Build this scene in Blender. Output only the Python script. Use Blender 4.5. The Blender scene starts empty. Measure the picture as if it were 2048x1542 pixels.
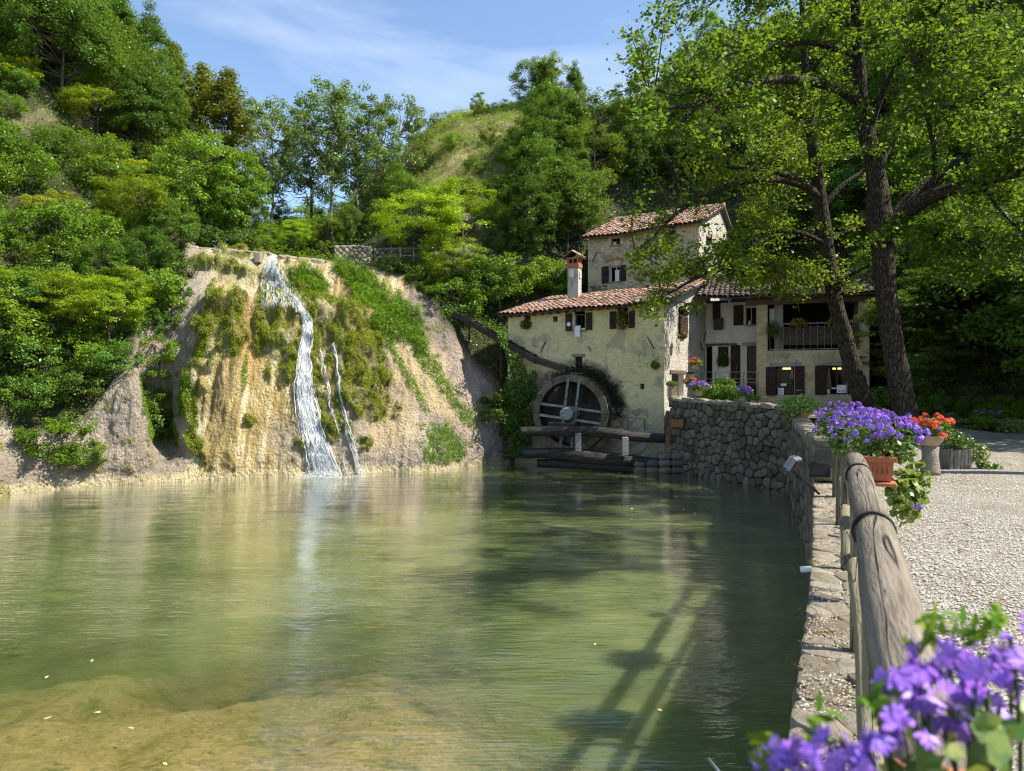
import bpy, math, random
import numpy as np
from mathutils import Vector, Matrix
from mathutils.bvhtree import BVHTree

S = bpy.context.scene
COL = S.collection
R = math.radians
F = 1436.0            # focal length in photograph pixels
CZ = 1.5              # camera height above the gravel
WZ = -1.68            # pond level

# ------------------------------------------------------------------ camera, sky, sun, exposure
cd = bpy.data.cameras.new("camera")
cam = bpy.data.objects.new("camera", cd)
COL.objects.link(cam)
cam.location = (0, 0, CZ)
cam.rotation_euler = (R(90), 0, 0)
cd.sensor_width = 36
cd.lens = 36 * F / 2048
cd.clip_start = 0.05
cd.clip_end = 600
cd.dof.use_dof = True
cd.dof.focus_distance = 14
cd.dof.aperture_fstop = 5.5
S.camera = cam

SUN_EL, SUN_AZ = 50, 101        # azimuth measured from +Y towards +X
world = bpy.data.worlds.new("World")
S.world = world
world.use_nodes = True
wt = world.node_tree
for n_ in list(wt.nodes):
    wt.nodes.remove(n_)
sky = wt.nodes.new("ShaderNodeTexSky")
sky.sky_type = 'NISHITA'
sky.sun_disc = False
sky.sun_elevation = R(SUN_EL)
sky.sun_rotation = R(SUN_AZ)
sky.air_density = 1.0
sky.dust_density = 0.3
sky.ozone_density = 2.0
tc = wt.nodes.new("ShaderNodeTexCoord")
mp = wt.nodes.new("ShaderNodeMapping")
mp.inputs['Rotation'].default_value = (0, R(-28), 0)
mp.inputs['Scale'].default_value = (1.4, 1.4, 4.2)
cn = wt.nodes.new("ShaderNodeTexNoise")
cn.inputs['Scale'].default_value = 1.7
cn.inputs['Detail'].default_value = 7
cn.inputs['Roughness'].default_value = 0.55
cn.inputs['Distortion'].default_value = 0.6
cr_ = wt.nodes.new("ShaderNodeMapRange")
cr_.inputs['From Min'].default_value = 0.46
cr_.inputs['From Max'].default_value = 0.8
cr_.inputs['To Max'].default_value = 0.32
cm = wt.nodes.new("ShaderNodeMixRGB")
cm.inputs['Color2'].default_value = (6.2, 6.4, 6.8, 1)
bgn = wt.nodes.new("ShaderNodeBackground")
bgn.inputs['Strength'].default_value = 0.125
wo = wt.nodes.new("ShaderNodeOutputWorld")
wl = wt.links.new
wl(tc.outputs['Generated'], mp.inputs['Vector'])
wl(mp.outputs[0], cn.inputs['Vector'])
wl(cn.outputs['Fac'], cr_.inputs['Value'])
wl(cr_.outputs[0], cm.inputs['Fac'])
wl(sky.outputs[0], cm.inputs['Color1'])
wl(cm.outputs[0], bgn.inputs['Color'])
wl(bgn.outputs[0], wo.inputs['Surface'])

sl = bpy.data.lights.new("sun", 'SUN')
sl.energy = 5.0
sl.angle = R(0.5)
sl.color = (1.0, 0.92, 0.76)
sun = bpy.data.objects.new("sun", sl)
COL.objects.link(sun)
SD = Vector((math.cos(R(SUN_EL)) * math.sin(R(SUN_AZ)), math.cos(R(SUN_EL)) * math.cos(R(SUN_AZ)), math.sin(R(SUN_EL))))
sun.rotation_euler = SD.to_track_quat('Z', 'Y').to_euler()
sun.location = (20, 0, 40)

S.view_settings.view_transform = 'Standard'
S.view_settings.look = 'None'
S.view_settings.gamma = 1
S.view_settings.use_curve_mapping = False
S.view_settings.exposure = 1.0
S.cycles.use_denoising = True
S.cycles.adaptive_threshold = 0.006
S.cycles.sample_clamp_indirect = 6
S.cycles.filter_width = 1.15
S.cycles.max_bounces = 8
S.cycles.diffuse_bounces = 3
S.cycles.glossy_bounces = 3
S.cycles.transmission_bounces = 4
S.cycles.transparent_max_bounces = 12
S.cycles.caustics_reflective = False
S.cycles.caustics_refractive = False

# ------------------------------------------------------------------ helpers
rs = np.random.RandomState(7)
random.seed(7)


def P(px, py, Y):
    """photograph pixel + distance -> point in the world"""
    return np.array(((px - 1024) / F * Y, Y, CZ - (py - 771) / F * Y))


def hsh(ix, iy, iz, s):
    h = (ix * 374761393 + iy * 668265263 + iz * 2147483647 + s * 974634777) & 0xffffffff
    h = ((h ^ (h >> 13)) * 1274126177) & 0xffffffff
    h = ((h ^ (h >> 15)) * 2246822519) & 0xffffffff
    return ((h ^ (h >> 16)) & 0xffffff) / float(0xffffff)


def vn(p, s=0):
    p = np.asarray(p, float)
    i = np.floor(p).astype(np.int64)
    f = p - i
    f = f * f * (3 - 2 * f)
    o = 0
    for a in (0, 1):
        for b in (0, 1):
            for c in (0, 1):
                w = (f[..., 0] if a else 1 - f[..., 0]) * (f[..., 1] if b else 1 - f[..., 1]) * (f[..., 2] if c else 1 - f[..., 2])
                o = o + w * hsh(i[..., 0] + a, i[..., 1] + b, i[..., 2] + c, s)
    return o


def fbm(p, octv=4, s=0, gain=0.5):
    p = np.asarray(p, float)
    o, a, t = 0, 1, 0
    for k in range(octv):
        o = o + a * (vn(p * 2.0 ** k + k * 17.3, s + k) * 2 - 1)
        t += a
        a *= gain
    return o / t


def smooth(a, b, x):
    t = np.clip((x - a) / (b - a), 0, 1)
    return t * t * (3 - 2 * t)


WPOS = {}


def wpos(o):
    return WPOS.get(o.name, np.zeros(3)) if o else np.zeros(3)


def tag(o, label=None, cat=None, group=None, kind=None):
    if label: o['label'] = label
    if cat: o['category'] = cat
    if group: o['group'] = group
    if kind: o['kind'] = kind
    return o


def empty(name, loc, label, cat, group=None):
    o = bpy.data.objects.new(name, None)
    COL.objects.link(o)
    o.empty_display_size = 0.2
    o.location = tuple(loc)
    WPOS[o.name] = np.array(loc, float)
    return tag(o, label, cat, group)


def mesh(name, V, Fc, mat, smooth_=False, attrs=None, col=None):
    me = bpy.data.meshes.new(name)
    V = np.asarray(V, dtype=np.float64)
    if isinstance(Fc, np.ndarray) and Fc.ndim == 2:
        n, k = Fc.shape
        me.vertices.add(len(V))
        me.vertices.foreach_set('co', V.ravel())
        me.loops.add(n * k)
        me.loops.foreach_set('vertex_index', Fc.astype(np.int32).ravel())
        me.polygons.add(n)
        me.polygons.foreach_set('loop_start', np.arange(n, dtype=np.int32) * k)
        me.update(calc_edges=True)
    else:
        me.from_pydata([tuple(v) for v in V], [], [tuple(int(i) for i in f) for f in Fc])
        me.update()
    if attrs:
        for k_, a in attrs.items():
            at = me.attributes.new(k_, 'FLOAT', 'POINT')
            at.data.foreach_set('value', np.asarray(a, dtype=np.float32))
    if col is not None:
        at = me.attributes.new('Col', 'FLOAT_COLOR', 'POINT')
        c4 = np.ones((len(V), 4), dtype=np.float32)
        c4[:, :3] = col
        at.data.foreach_set('color', c4.ravel())
    if smooth_:
        me.polygons.foreach_set('use_smooth', np.ones(len(me.polygons), dtype=bool))
    for m in (mat if isinstance(mat, (list, tuple)) else [mat]):
        me.materials.append(m)
    return me


def obj(name, V, Fc, mat, parent=None, label=None, cat=None, group=None, kind=None, smooth_=False, attrs=None, col=None, base=None):
    """a mesh object given in world coordinates, under parent if one is given"""
    V = np.asarray(V, float)
    o0 = wpos(parent) if parent else (np.array(base, float) if base is not None else np.zeros(3))
    me = mesh(name, V - o0, Fc, mat, smooth_, attrs, col)
    o = bpy.data.objects.new(name, me)
    COL.objects.link(o)
    if parent:
        o.parent = parent
    else:
        o.location = tuple(o0)
    WPOS[o.name] = o0
    return tag(o, label, cat, group, kind)


def inst(name, me, loc, parent=None, rot=None, scale=None, label=None, cat=None, group=None):
    """an object sharing mesh data, placed at a world point"""
    o = bpy.data.objects.new(name, me)
    COL.objects.link(o)
    o.location = tuple(np.array(loc) - wpos(parent))
    if rot is not None: o.rotation_euler = rot
    if scale is not None: o.scale = scale
    if parent: o.parent = parent
    WPOS[o.name] = np.array(loc, float)
    return tag(o, label, cat, group)


class MB:
    """collects shapes that end up as one mesh"""
    def __init__(s):
        s.v, s.f = [], []

    def add(s, V, Fc):
        b = len(s.v)
        s.v.extend([tuple(map(float, q)) for q in V])
        s.f.extend([tuple(int(i) + b for i in f) for f in Fc])
        return s

    def box(s, c, size, ax=None, bev=0.0):
        """ax: 3x3 rows = local x,y,z axes"""
        ax = np.eye(3) if ax is None else np.asarray(ax)
        hx, hy, hz = np.array(size) / 2.0
        c = np.asarray(c, float)
        if bev <= 0:
            q = [(x, y, z) for z in (-hz, hz) for y in (-hy, hy) for x in (-hx, hx)]
            f = [(0, 2, 3, 1), (4, 5, 7, 6), (0, 1, 5, 4), (2, 6, 7, 3), (0, 4, 6, 2), (1, 3, 7, 5)]
        else:
            b = min(bev, hx * .9, hy * .9, hz * .9)
            q, f = [], []
            ring = lambda X, Y, z: [(-X + b, -Y, z), (X - b, -Y, z), (X, -Y + b, z), (X, Y - b, z), (X - b, Y, z), (-X + b, Y, z), (-X, Y - b, z), (-X, -Y + b, z)]
            q += ring(hx - b * .7, hy - b * .7, -hz) + ring(hx, hy, -hz + b) + ring(hx, hy, hz - b) + ring(hx - b * .7, hy - b * .7, hz)
            for k in range(3):
                for i in range(8):
                    j = (i + 1) % 8
                    f.append((k * 8 + i, k * 8 + j, k * 8 + 8 + j, k * 8 + 8 + i))
            f.append(tuple(range(7, -1, -1)))
            f.append(tuple(range(24, 32)))
        V = [c + p[0] * ax[0] + p[1] * ax[1] + p[2] * ax[2] for p in q]
        return s.add(V, f)

    def tube(s, pts, rad, seg=8, cap=True, rough=0.0, sx=1.0, seed=0):
        V, Fc = tube(pts, rad, seg, cap, rough, seed)
        return s.add(V, Fc)

    def build(s, name, mat, parent=None, **k):
        return obj(name, np.array(s.v), s.f, mat, parent, **k)


def tube(pts, rad, seg=8, cap=True, rough=0.0, seed=0):
    pts = np.asarray(pts, float)
    n = len(pts)
    rad = np.full(n, rad) if np.isscalar(rad) else np.asarray(rad, float)
    tg = np.gradient(pts, axis=0)
    tg /= np.linalg.norm(tg, axis=1)[:, None] + 1e-9
    up = np.array((0, 0, 1.0)) if abs(tg[0][2]) < .9 else np.array((1.0, 0, 0))
    V = []
    rr = np.random.RandomState(seed + 3)
    for i in range(n):
        a = np.cross(up, tg[i]); a /= np.linalg.norm(a) + 1e-9
        b = np.cross(tg[i], a)
        up = b
        for k in range(seg):
            t = 2 * math.pi * k / seg
            r = rad[i] * (1 + rough * (rr.rand() - .5))
            V.append(pts[i] + (a * math.cos(t) + b * math.sin(t)) * r)
    Fc = []
    for i in range(n - 1):
        for k in range(seg):
            j = (k + 1) % seg
            Fc.append((i * seg + k, i * seg + j, (i + 1) * seg + j, (i + 1) * seg + k))
    if cap:
        Fc.append(tuple(range(seg - 1, -1, -1)))
        Fc.append(tuple((n - 1) * seg + k for k in range(seg)))
    return V, Fc


def bez(pts, n):
    """Catmull-Rom through pts along axis 0"""
    pts = np.asarray(pts, float)
    C = len(pts)
    t = np.linspace(0, C - 1, n)
    i = np.minimum(t.astype(int), C - 2)
    f = (t - i).reshape((-1,) + (1,) * (pts.ndim - 1))
    g = lambda k: pts[np.clip(k, 0, C - 1)]
    p0, p1, p2, p3 = g(i - 1), g(i), g(i + 1), g(i + 2)
    return .5 * (2 * p1 + (p2 - p0) * f + (2 * p0 - 5 * p1 + 4 * p2 - p3) * f ** 2 + (3 * p1 - p0 - 3 * p2 + p3) * f ** 3)


def grid_faces(nr, nc):
    i = np.arange(nr - 1)[:, None] * nc + np.arange(nc - 1)[None, :]
    i = i.ravel()
    return np.stack([i, i + 1, i + nc + 1, i + nc], axis=1)


def leafcloud(C, size, rr, nb=None, k=4, jit=0.5, asp=0.62):
    """flat leaves at the points C; nb = bias of the normals"""
    n = len(C)
    nn = rr.normal(size=(n, 3))
    if nb is not None:
        nn = nn * .55 + np.asarray(nb)
    nn /= np.linalg.norm(nn, axis=1)[:, None]
    a = np.cross(nn, rr.normal(size=(n, 3)))
    a /= np.linalg.norm(a, axis=1)[:, None] + 1e-9
    b = np.cross(nn, a)
    s = (size * (1 - jit / 2 + jit * rr.rand(n)))[:, None]
    if k == 4:
        pts = [a * s * .5, b * s * .5 * asp, -a * s * .5, -b * s * .5 * asp]
    elif k == 5:   # leaf with a point, folded a little along the middle
        pts = [a * s * .5, a * s * .08 + b * s * .5 * asp, -a * s * .42 + b * s * .2 * asp, -a * s * .42 - b * s * .2 * asp, a * s * .08 - b * s * .5 * asp]
    else:
        pts = []
        for i in range(k):
            t = 2 * math.pi * i / k
            pts.append(a * s * .5 * math.cos(t) + b * s * .5 * asp * math.sin(t))
    V = np.stack([C + q for q in pts], axis=1).reshape(-1, 3)
    Fc = np.arange(n * k).reshape(n, k)
    rnd = np.repeat(rr.rand(n), k)
    return V, Fc, rnd


def vstack_leaves(L):
    V, Fc, r, b = [], [], [], 0
    for v, f, q in L:
        V.append(v); Fc.append(f + b); r.append(q); b += len(v)
    return np.concatenate(V), np.concatenate(Fc), np.concatenate(r)


# ------------------------------------------------------------------ material helpers
class NT:
    def __init__(s, name):
        s.m = bpy.data.materials.new(name)
        s.m.use_nodes = True
        s.t = s.m.node_tree
        for n in list(s.t.nodes):
            s.t.nodes.remove(n)
        s.out = s.n('OutputMaterial')

    def n(s, typ, props=None, **inp):
        nd = s.t.nodes.new('ShaderNode' + typ)
        for k, v in (props or {}).items():
            setattr(nd, k, v)
        for k, v in inp.items():
            k = k.replace('_', ' ')
            s.set(nd.inputs[k] if k in nd.inputs else nd.inputs[int(k[1:])], v)
        return nd

    def set(s, sock, v):
        if isinstance(v, bpy.types.NodeSocket):
            s.t.links.new(v, sock)
        elif isinstance(v, bpy.types.Node):
            s.t.links.new(v.outputs[0], sock)
        elif hasattr(v, '__len__') and sock.type == 'RGBA' and len(v) == 3:
            sock.default_value = (*v, 1)
        else:
            sock.default_value = v

    def mix(s, fac, a, b, mode='MIX'):
        return s.n('MixRGB', {'blend_type': mode}, Fac=fac, Color1=a, Color2=b)

    def noise(s, vec, scale, detail=4, rough=.55, dist=0):
        return s.n('TexNoise', Vector=vec, Scale=scale, Detail=detail, Roughness=rough, Distortion=dist).outputs['Fac']

    def vor(s, vec, scale, feat='F1', out='Distance', rand=1.0):
        return s.n('TexVoronoi', {'feature': feat}, Vector=vec, Scale=scale, Randomness=rand).outputs[out]

    def mr(s, v, a, b, c=0.0, d=1.0):
        nd = s.n('MapRange', Value=v)
        nd.inputs['From Min'].default_value = a; nd.inputs['From Max'].default_value = b
        nd.inputs['To Min'].default_value = c; nd.inputs['To Max'].default_value = d
        return nd.outputs[0]

    def math(s, op, a, b=0.0):
        nd = s.n('Math', {'operation': op})
        s.set(nd.inputs[0], a); s.set(nd.inputs[1], b)
        return nd.outputs[0]

    def pos(s, scale=(1, 1, 1), rot=(0, 0, 0)):
        g = s.n('NewGeometry').outputs['Position']
        nd = s.n('Mapping', Vector=g)
        nd.inputs['Scale'].default_value = scale
        nd.inputs['Rotation'].default_value = rot
        return nd.outputs[0]

    def objc(s, scale=(1, 1, 1)):
        g = s.n('TexCoord').outputs['Object']
        nd = s.n('Mapping', Vector=g)
        nd.inputs['Scale'].default_value = scale
        return nd.outputs[0]

    def attr(s, name, out='Fac'):
        return s.n('Attribute', {'attribute_name': name}).outputs[out]

    def rand(s):
        """per piece random: object random plus mesh attribute rnd"""
        r = s.math('ADD', s.n('ObjectInfo').outputs['Random'], s.attr('rnd'))
        return s.math('FRACT', r)

    def bump(s, h, strength=.5, dist=.02, nrm=None):
        nd = s.n('Bump', Height=h, Strength=strength, Distance=dist)
        if nrm is not None: s.set(nd.inputs['Normal'], nrm)
        return nd.outputs[0]

    def pbr(s, col, rough=.8, bump=None, spec=.3, metal=0.0):
        nd = s.n('BsdfPrincipled', Base_Color=col, Roughness=rough, Metallic=metal)
        nd.inputs['Specular IOR Level'].default_value = spec
        if bump is not None: s.set(nd.inputs['Normal'], bump)
        s.t.links.new(nd.outputs[0], s.out.inputs['Surface'])
        return s.m


def plain(name, c, rough=.7, var=.25, sc=6.0, bs=.3, bd=.01, metal=0.0, spec=.3):
    t = NT(name)
    p = t.objc()
    nz = t.noise(p, sc, 5)
    c1 = tuple(x * (1 - var) for x in c); c2 = tuple(min(1, x * (1 + var)) for x in c)
    return t.pbr(t.mix(nz, c1, c2), rough, t.bump(t.noise(p, sc * 6, 4), bs, bd), spec, metal)


def leaf_mat(name, dark, light, trans=.38, gloss=.06, yellow=None, yf=.06, vari=None, vs=60):
    t = NT(name)
    r = t.attr('rnd')
    orr = t.n('ObjectInfo').outputs['Random']
    c = t.mix(r, dark, light)
    if yellow:
        c = t.mix(t.math('GREATER_THAN', r, 1 - yf), c, yellow)
    if vari:
        c = t.mix(t.mr(t.noise(t.objc(), vs, 3, .6), .46, .58), c, vari)
    hs = t.n('HueSaturation', Color=c)
    t.set(hs.inputs['Hue'], t.mr(orr, 0, 1, .490, .520))
    t.set(hs.inputs['Value'], t.mr(t.math('FRACT', t.math('MULTIPLY', orr, 5.3)), 0, 1, .75, 1.4))
    d = t.n('BsdfDiffuse', Color=hs)
    tcol = t.mix(.5, hs, (.30, .38, .03), 'MIX')
    tr = t.n('BsdfTranslucent', Color=t.mix(.6, hs, tcol))
    m1 = t.n('MixShader', Fac=trans)
    t.set(m1.inputs[1], d); t.set(m1.inputs[2], tr)
    g = t.n('BsdfGlossy', Color=(.9, .95, 1), Roughness=.38)
    m2 = t.n('MixShader', Fac=gloss)
    t.set(m2.inputs[1], m1); t.set(m2.inputs[2], g)
    t.t.links.new(m2.outputs[0], t.out.inputs['Surface'])
    return t.m


M = {}
M['leaf_mid'] = leaf_mat('leaf_mid', (.080, .160, .010), (.205, .310, .022), .47, .015)
M['leaf_dark'] = leaf_mat('leaf_dark', (.040, .095, .011), (.125, .215, .022), .40, .015)
M['leaf_locust'] = leaf_mat('leaf_locust', (.16, .27, .008), (.36, .47, .016), .47, .015)
M['leaf_yellow'] = leaf_mat('leaf_yellow', (.24, .30, .012), (.46, .46, .02), .42, .015)
M['leaf_poplar'] = leaf_mat('leaf_poplar', (.075, .13, .022), (.20, .27, .07), .44, .02)
M['leaf_rust'] = leaf_mat('leaf_rust', (.10, .16, .014), (.24, .27, .025), .42, .01, (.28, .16, .03), .15)
M['leaf_alder'] = leaf_mat('leaf_alder', (.060, .125, .006), (.20, .31, .014), .56, .012, (.30, .30, .03), .04)
M['leaf_ivy'] = leaf_mat('leaf_ivy', (.03, .080, .010), (.11, .19, .025), .35, .03)
M['leaf_lime'] = leaf_mat('leaf_lime', (.20, .29, .03), (.42, .46, .10), .4, .05, vari=(.10, .20, .03), vs=55)
M['grass'] = leaf_mat('grass_blades', (.09, .18, .008), (.23, .35, .018), .40, .02)
M['grass_dry'] = leaf_mat('dry_grass', (.19, .24, .045), (.42, .43, .13), .38, .02, (.38, .30, .15), .25)
M['moss'] = leaf_mat('moss', (.075, .100, .003), (.27, .30, .012), .25, .01)
M['purple'] = leaf_mat('purple_petal', (.16, .06, .44), (.35, .18, .74), .30, .02, vari=(.33, .17, .70), vs=160)
M['red'] = leaf_mat('red_petal', (.55, .035, .02), (.85, .09, .05), .3, .03)
M['pink'] = leaf_mat('pink_petal', (.5, .10, .08), (.75, .22, .16), .3, .03)


def bark_mat(name, c1, c2, sc=1.0):
    t = NT(name)
    p = t.pos((9 * sc, 9 * sc, 2.2 * sc))
    a = t.noise(p, 2.2, 7, .6, .8)
    v = t.vor(t.pos((12 * sc, 12 * sc, 3.0 * sc)), 1.4, 'DISTANCE_TO_EDGE')
    vv = t.mr(v, 0, .25)
    h = t.math('ADD', t.math('MULTIPLY', vv, .7), a)
    lich = t.mr(t.noise(t.pos(), 5.5, 6, .7), .56, .68)
    c = t.mix(t.mr(h, .5, 1.3), c1, c2)
    c = t.mix(t.math('MULTIPLY', lich, .45), c, (.16, .17, .12))
    return t.pbr(c, .95, t.bump(h, 1.0, .035), .15)


M['bark'] = bark_mat('alder_bark', (.014, .012, .010), (.080, .066, .050))
M['bark_thin'] = plain('twig_bark', (.07, .058, .042), .9)
M['bark_pale'] = plain('pale_bark', (.17, .15, .12), .9)


def cliff_mat():
    t = NT('cliff_rock')
    col = t.attr('Col', 'Color')
    p = t.pos()
    n1 = t.noise(p, 2.2, 8, .65)
    n2 = t.noise(p, 14, 7, .7)
    st = t.noise(t.pos((7, 7, .45)), 2.0, 6, .65)
    v = t.vor(p, 9, 'F1')
    k = t.math('ADD', t.math('MULTIPLY', n2, .9), t.math('MULTIPLY', n1, .5))
    c = t.mix(1.0, col, t.mix(t.mr(k, .45, .95), (.55, .54, .52), (1.35, 1.33, 1.3)), 'MULTIPLY')
    c = t.mix(t.mr(st, .45, .75, 0, .45), c, t.mix(1.0, c, (.62, .56, .42), 'MULTIPLY'))
    c = t.mix(t.mr(t.noise(p, 34, 3, .6), .58, .66, 0, .5), c, t.mix(1.0, c, (.42, .40, .36), 'MULTIPLY'))
    h = t.math('ADD', t.math('MULTIPLY', n2, 1.0), t.math('MULTIPLY', v, .7))
    h = t.math('ADD', h, t.math('MULTIPLY', t.noise(p, 45, 4, .7), .4))
    h = t.math('ADD', h, t.math('MULTIPLY', st, 1.6))
    return t.pbr(c, .8, t.bump(h, 1.0, .085), .3)


M['cliff'] = cliff_mat()


def stone_mat(name, c1, c2, sc=1.0, moss=.3, obj_=False):
    t = NT(name)
    p = t.pos()
    r = t.rand()
    n = t.noise(p, 7 * sc, 6, .65)
    n2 = t.noise(p, 30 * sc, 5, .7)
    c = t.mix(r, c1, c2)
    c = t.mix(1.0, c, t.mix(n, (.55, .55, .55), (1.45, 1.42, 1.36)), 'MULTIPLY')
    c = t.mix(t.math('MULTIPLY', t.mr(t.noise(p, 2.4, 6, .7), .52, .66), moss), c, (.045, .055, .02))
    c = t.mix(t.math('MULTIPLY', t.mr(n2, .60, .68), .5), c, (.42, .40, .36))
    return t.pbr(c, .92, t.bump(t.math('ADD', n, t.math('MULTIPLY', n2, .8)), 1.0, .045), .25)


M['stone_dark'] = stone_mat('wall_stone', (.10, .092, .070), (.25, .225, .175), moss=.6)
M['stone_pale'] = stone_mat('pale_stone', (.24, .21, .165), (.38, .34, .27), moss=.12)
M['stone_ledge'] = stone_mat('ledge_stone', (.24, .20, .15), (.44, .39, .32), 2.6, moss=.45)
M['stone_house'] = stone_mat('house_rubble', (.30, .26, .19), (.48, .43, .33), moss=.05)
M['mortar'] = plain('old_mortar', (.10, .085, .062), .95, .4, 5, 1, .03)
M['dark_gap'] = plain('dark_joint', (.022, .020, .016), .95)


def plaster(name, c1, c2, patch, pf=.5, seed=0, relief=.03, stain_shade=None):
    t = NT(name)
    p = t.pos()
    big = t.noise(t.pos(rot=(0, 0, seed)), .75, 6, .62, .3)
    n = t.noise(p, 5, 7, .65)
    f = t.noise(p, 26, 6, .7)
    c = t.mix(t.mr(n, .3, .7), c1, c2)
    c = t.mix(t.mr(big, pf, pf + .05, 0, .85), c, patch)
    c = t.mix(t.mr(t.noise(t.pos((3, 3, .5)), 1.5, 5, .6), .55, .75, 0, .5), c, t.mix(1.0, c, (.5, .47, .42), 'MULTIPLY'))
    v = t.vor(t.pos((1, 1, 1.7)), 4.2, 'DISTANCE_TO_EDGE')
    v2 = t.vor(t.n('VectorMath', {'operation': 'ADD'}, i0=0) if False else t.pos((1, 1, 1.9)), 3.1, 'F1', 'Color')
    expo = t.mr(t.noise(t.pos(), .9, 5, .65), .44, .62)
    c = t.mix(t.math('MULTIPLY', expo, .14), c, t.mix(1.0, c, t.mix(v2, (.45, .45, .45), (1.3, 1.3, 1.3)), 'MULTIPLY'))
    c = t.mix(t.math('MULTIPLY', t.mr(v, .0, .07, 1, 0), t.math('MULTIPLY', expo, .22)), c, t.mix(1.0, c, (.42, .38, .32), 'MULTIPLY'))
    h = t.math('ADD', t.math('MULTIPLY', t.mr(v, 0, .12), .4), t.math('ADD', n, t.math('MULTIPLY', f, .6)))
    c = t.mix(t.mr(t.noise(t.pos((1, 1, 2.2)), 7, 6, .75), .60, .70, 0, .55), c, t.mix(1.0, c, (.45, .42, .38), 'MULTIPLY'))
    if stain_shade:
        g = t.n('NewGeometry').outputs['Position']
        for (cx, cy, cz, r0, r1, col, k) in stain_shade:
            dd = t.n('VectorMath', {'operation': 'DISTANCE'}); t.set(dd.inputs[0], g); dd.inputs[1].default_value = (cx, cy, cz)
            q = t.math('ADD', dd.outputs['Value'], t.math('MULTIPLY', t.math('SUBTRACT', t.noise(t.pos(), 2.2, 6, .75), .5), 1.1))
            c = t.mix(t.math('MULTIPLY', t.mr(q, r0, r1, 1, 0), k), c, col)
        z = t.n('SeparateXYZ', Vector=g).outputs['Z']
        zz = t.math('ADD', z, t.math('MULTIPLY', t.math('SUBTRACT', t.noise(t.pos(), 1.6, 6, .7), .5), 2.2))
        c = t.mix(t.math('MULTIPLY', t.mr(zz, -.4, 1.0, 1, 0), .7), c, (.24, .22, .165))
    return t.pbr(c, .92, t.bump(h, 1.0, relief), .2)


M['lime_yellow'] = plaster('ochre_limewash', (.60, .50, .25), (.76, .67, .40), (.44, .38, .26), .54, stain_shade=[(2.65, 28.4, .45, 1.75, 2.15, (.022, .020, .017), .95), (1.2, 29.0, 1.3, .5, .9, (.12, .10, .08), .7)])  # first blob: wet stain plus shade round the wheel, both put into colour
M['lime_grey'] = plaster('grey_plaster', (.36, .34, .30), (.50, .48, .43), (.28, .27, .25), .57, 1)
M['lime_white'] = plaster('white_plaster', (.52, .52, .50), (.62, .62, .60), (.42, .42, .40), .6, 2, .012)
M['lime_wing'] = plaster('sand_mortar', (.42, .36, .22), (.55, .49, .33), (.36, .31, .20), .55, 3, .035)
M['reveal'] = plain('white_reveal', (.60, .60, .57), .9)


def tile_mat(name, c1, c2, c3):
    t = NT(name)
    r = t.rand()
    p = t.pos()
    c = t.mix(r, c1, c2)
    c = t.mix(t.mr(t.math('FRACT', t.math('MULTIPLY', r, 7.3)), .7, .95), c, c3)
    n = t.noise(p, 12, 6, .7)
    c = t.mix(t.mr(n, .5, .68, 0, .7), c, (.085, .075, .055))
    return t.pbr(c, .9, t.bump(n, .8, .02), .2)


M['tile'] = tile_mat('terracotta_tile', (.33, .165, .110), (.48, .31, .23), (.46, .38, .31))
M['tile_dark'] = tile_mat('weathered_tile', (.08, .058, .052), (.18, .13, .11), (.21, .19, .17))
M['tile_bed'] = plain('tile_channel', (.07, .042, .032), .95)


def wood_mat(name, c1, c2, sc=(2, 2, 30), rough=.85, cracks=.5, axis_obj=False, bd=.012):
    t = NT(name)
    p = t.objc(sc)
    n = t.noise(p, 1.6, 8, .65, .6)
    fine = t.noise(t.objc(tuple(3 * x for x in sc)), 2, 4, .6)
    c = t.mix(t.mr(n, .3, .7), c1, c2)
    c = t.mix(1.0, c, t.mix(t.rand(), (.8, .8, .8), (1.2, 1.2, 1.2)), 'MULTIPLY')
    ck = t.noise(t.objc(tuple(x * (.35 if x == min(sc) else 1.0) for x in sc)), .9, 2, .5, .12)
    cr = t.mr(ck, .485, .5)
    cr2 = t.mr(ck, .5, .515)
    crack = t.math('SUBTRACT', cr, cr2)
    c = t.mix(t.math('MULTIPLY', crack, cracks), c, (.012, .010, .008))
    h = t.math('SUBTRACT', t.math('ADD', n, fine), t.math('MULTIPLY', crack, 1.5))
    return t.pbr(c, rough, t.bump(h, .9, bd), .25)


M['wood_dark'] = wood_mat('dark_shutter_wood', (.022, .013, .010), (.060, .034, .026), (4, 4, 4))
M['wood_wet'] = wood_mat('wet_oak', (.012, .011, .011), (.075, .068, .062), (1.5, 12, 12), .6, .6, bd=.03)
M['wood_wheel'] = wood_mat('wheel_wood', (.085, .068, .046), (.20, .165, .12), (5, 5, 5))
M['wood_grey'] = wood_mat('grey_wood', (.15, .15, .15), (.34, .345, .35), (3, 3, 9))
M['wood_beam'] = wood_mat('beam_wood', (.07, .05, .032), (.17, .125, .08), (1.2, 6, 9))
M['wood_flume'] = wood_mat('flume_wood', (.022, .018, .015), (.08, .066, .055), (3, 3, 3))
M['iron'] = plain('iron', (.03, .028, .028), .6, metal=.4)
M['steel'] = plain('grey_metal', (.18, .20, .23), .45, .1, metal=.5)
M['black_plastic'] = plain('black_plastic', (.014, .014, .016), .45)
M['white'] = plain('white_paint', (.72, .73, .75), .6, .06)
M['terracotta'] = plain('terracotta_pot', (.42, .15, .075), .85, .2, 14, .6, .01)
M['terra_pale'] = plain('weathered_terracotta', (.40, .29, .19), .9, .25, 14, .6, .01)
M['nest'] = plain('nest_box_wood', (.24, .13, .055), .8)
M['cloth_white'] = plain('white_towel', (.75, .78, .82), .95, .05)
M['cloth_beige'] = plain('beige_cloth', (.42, .33, .22), .95)
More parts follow.
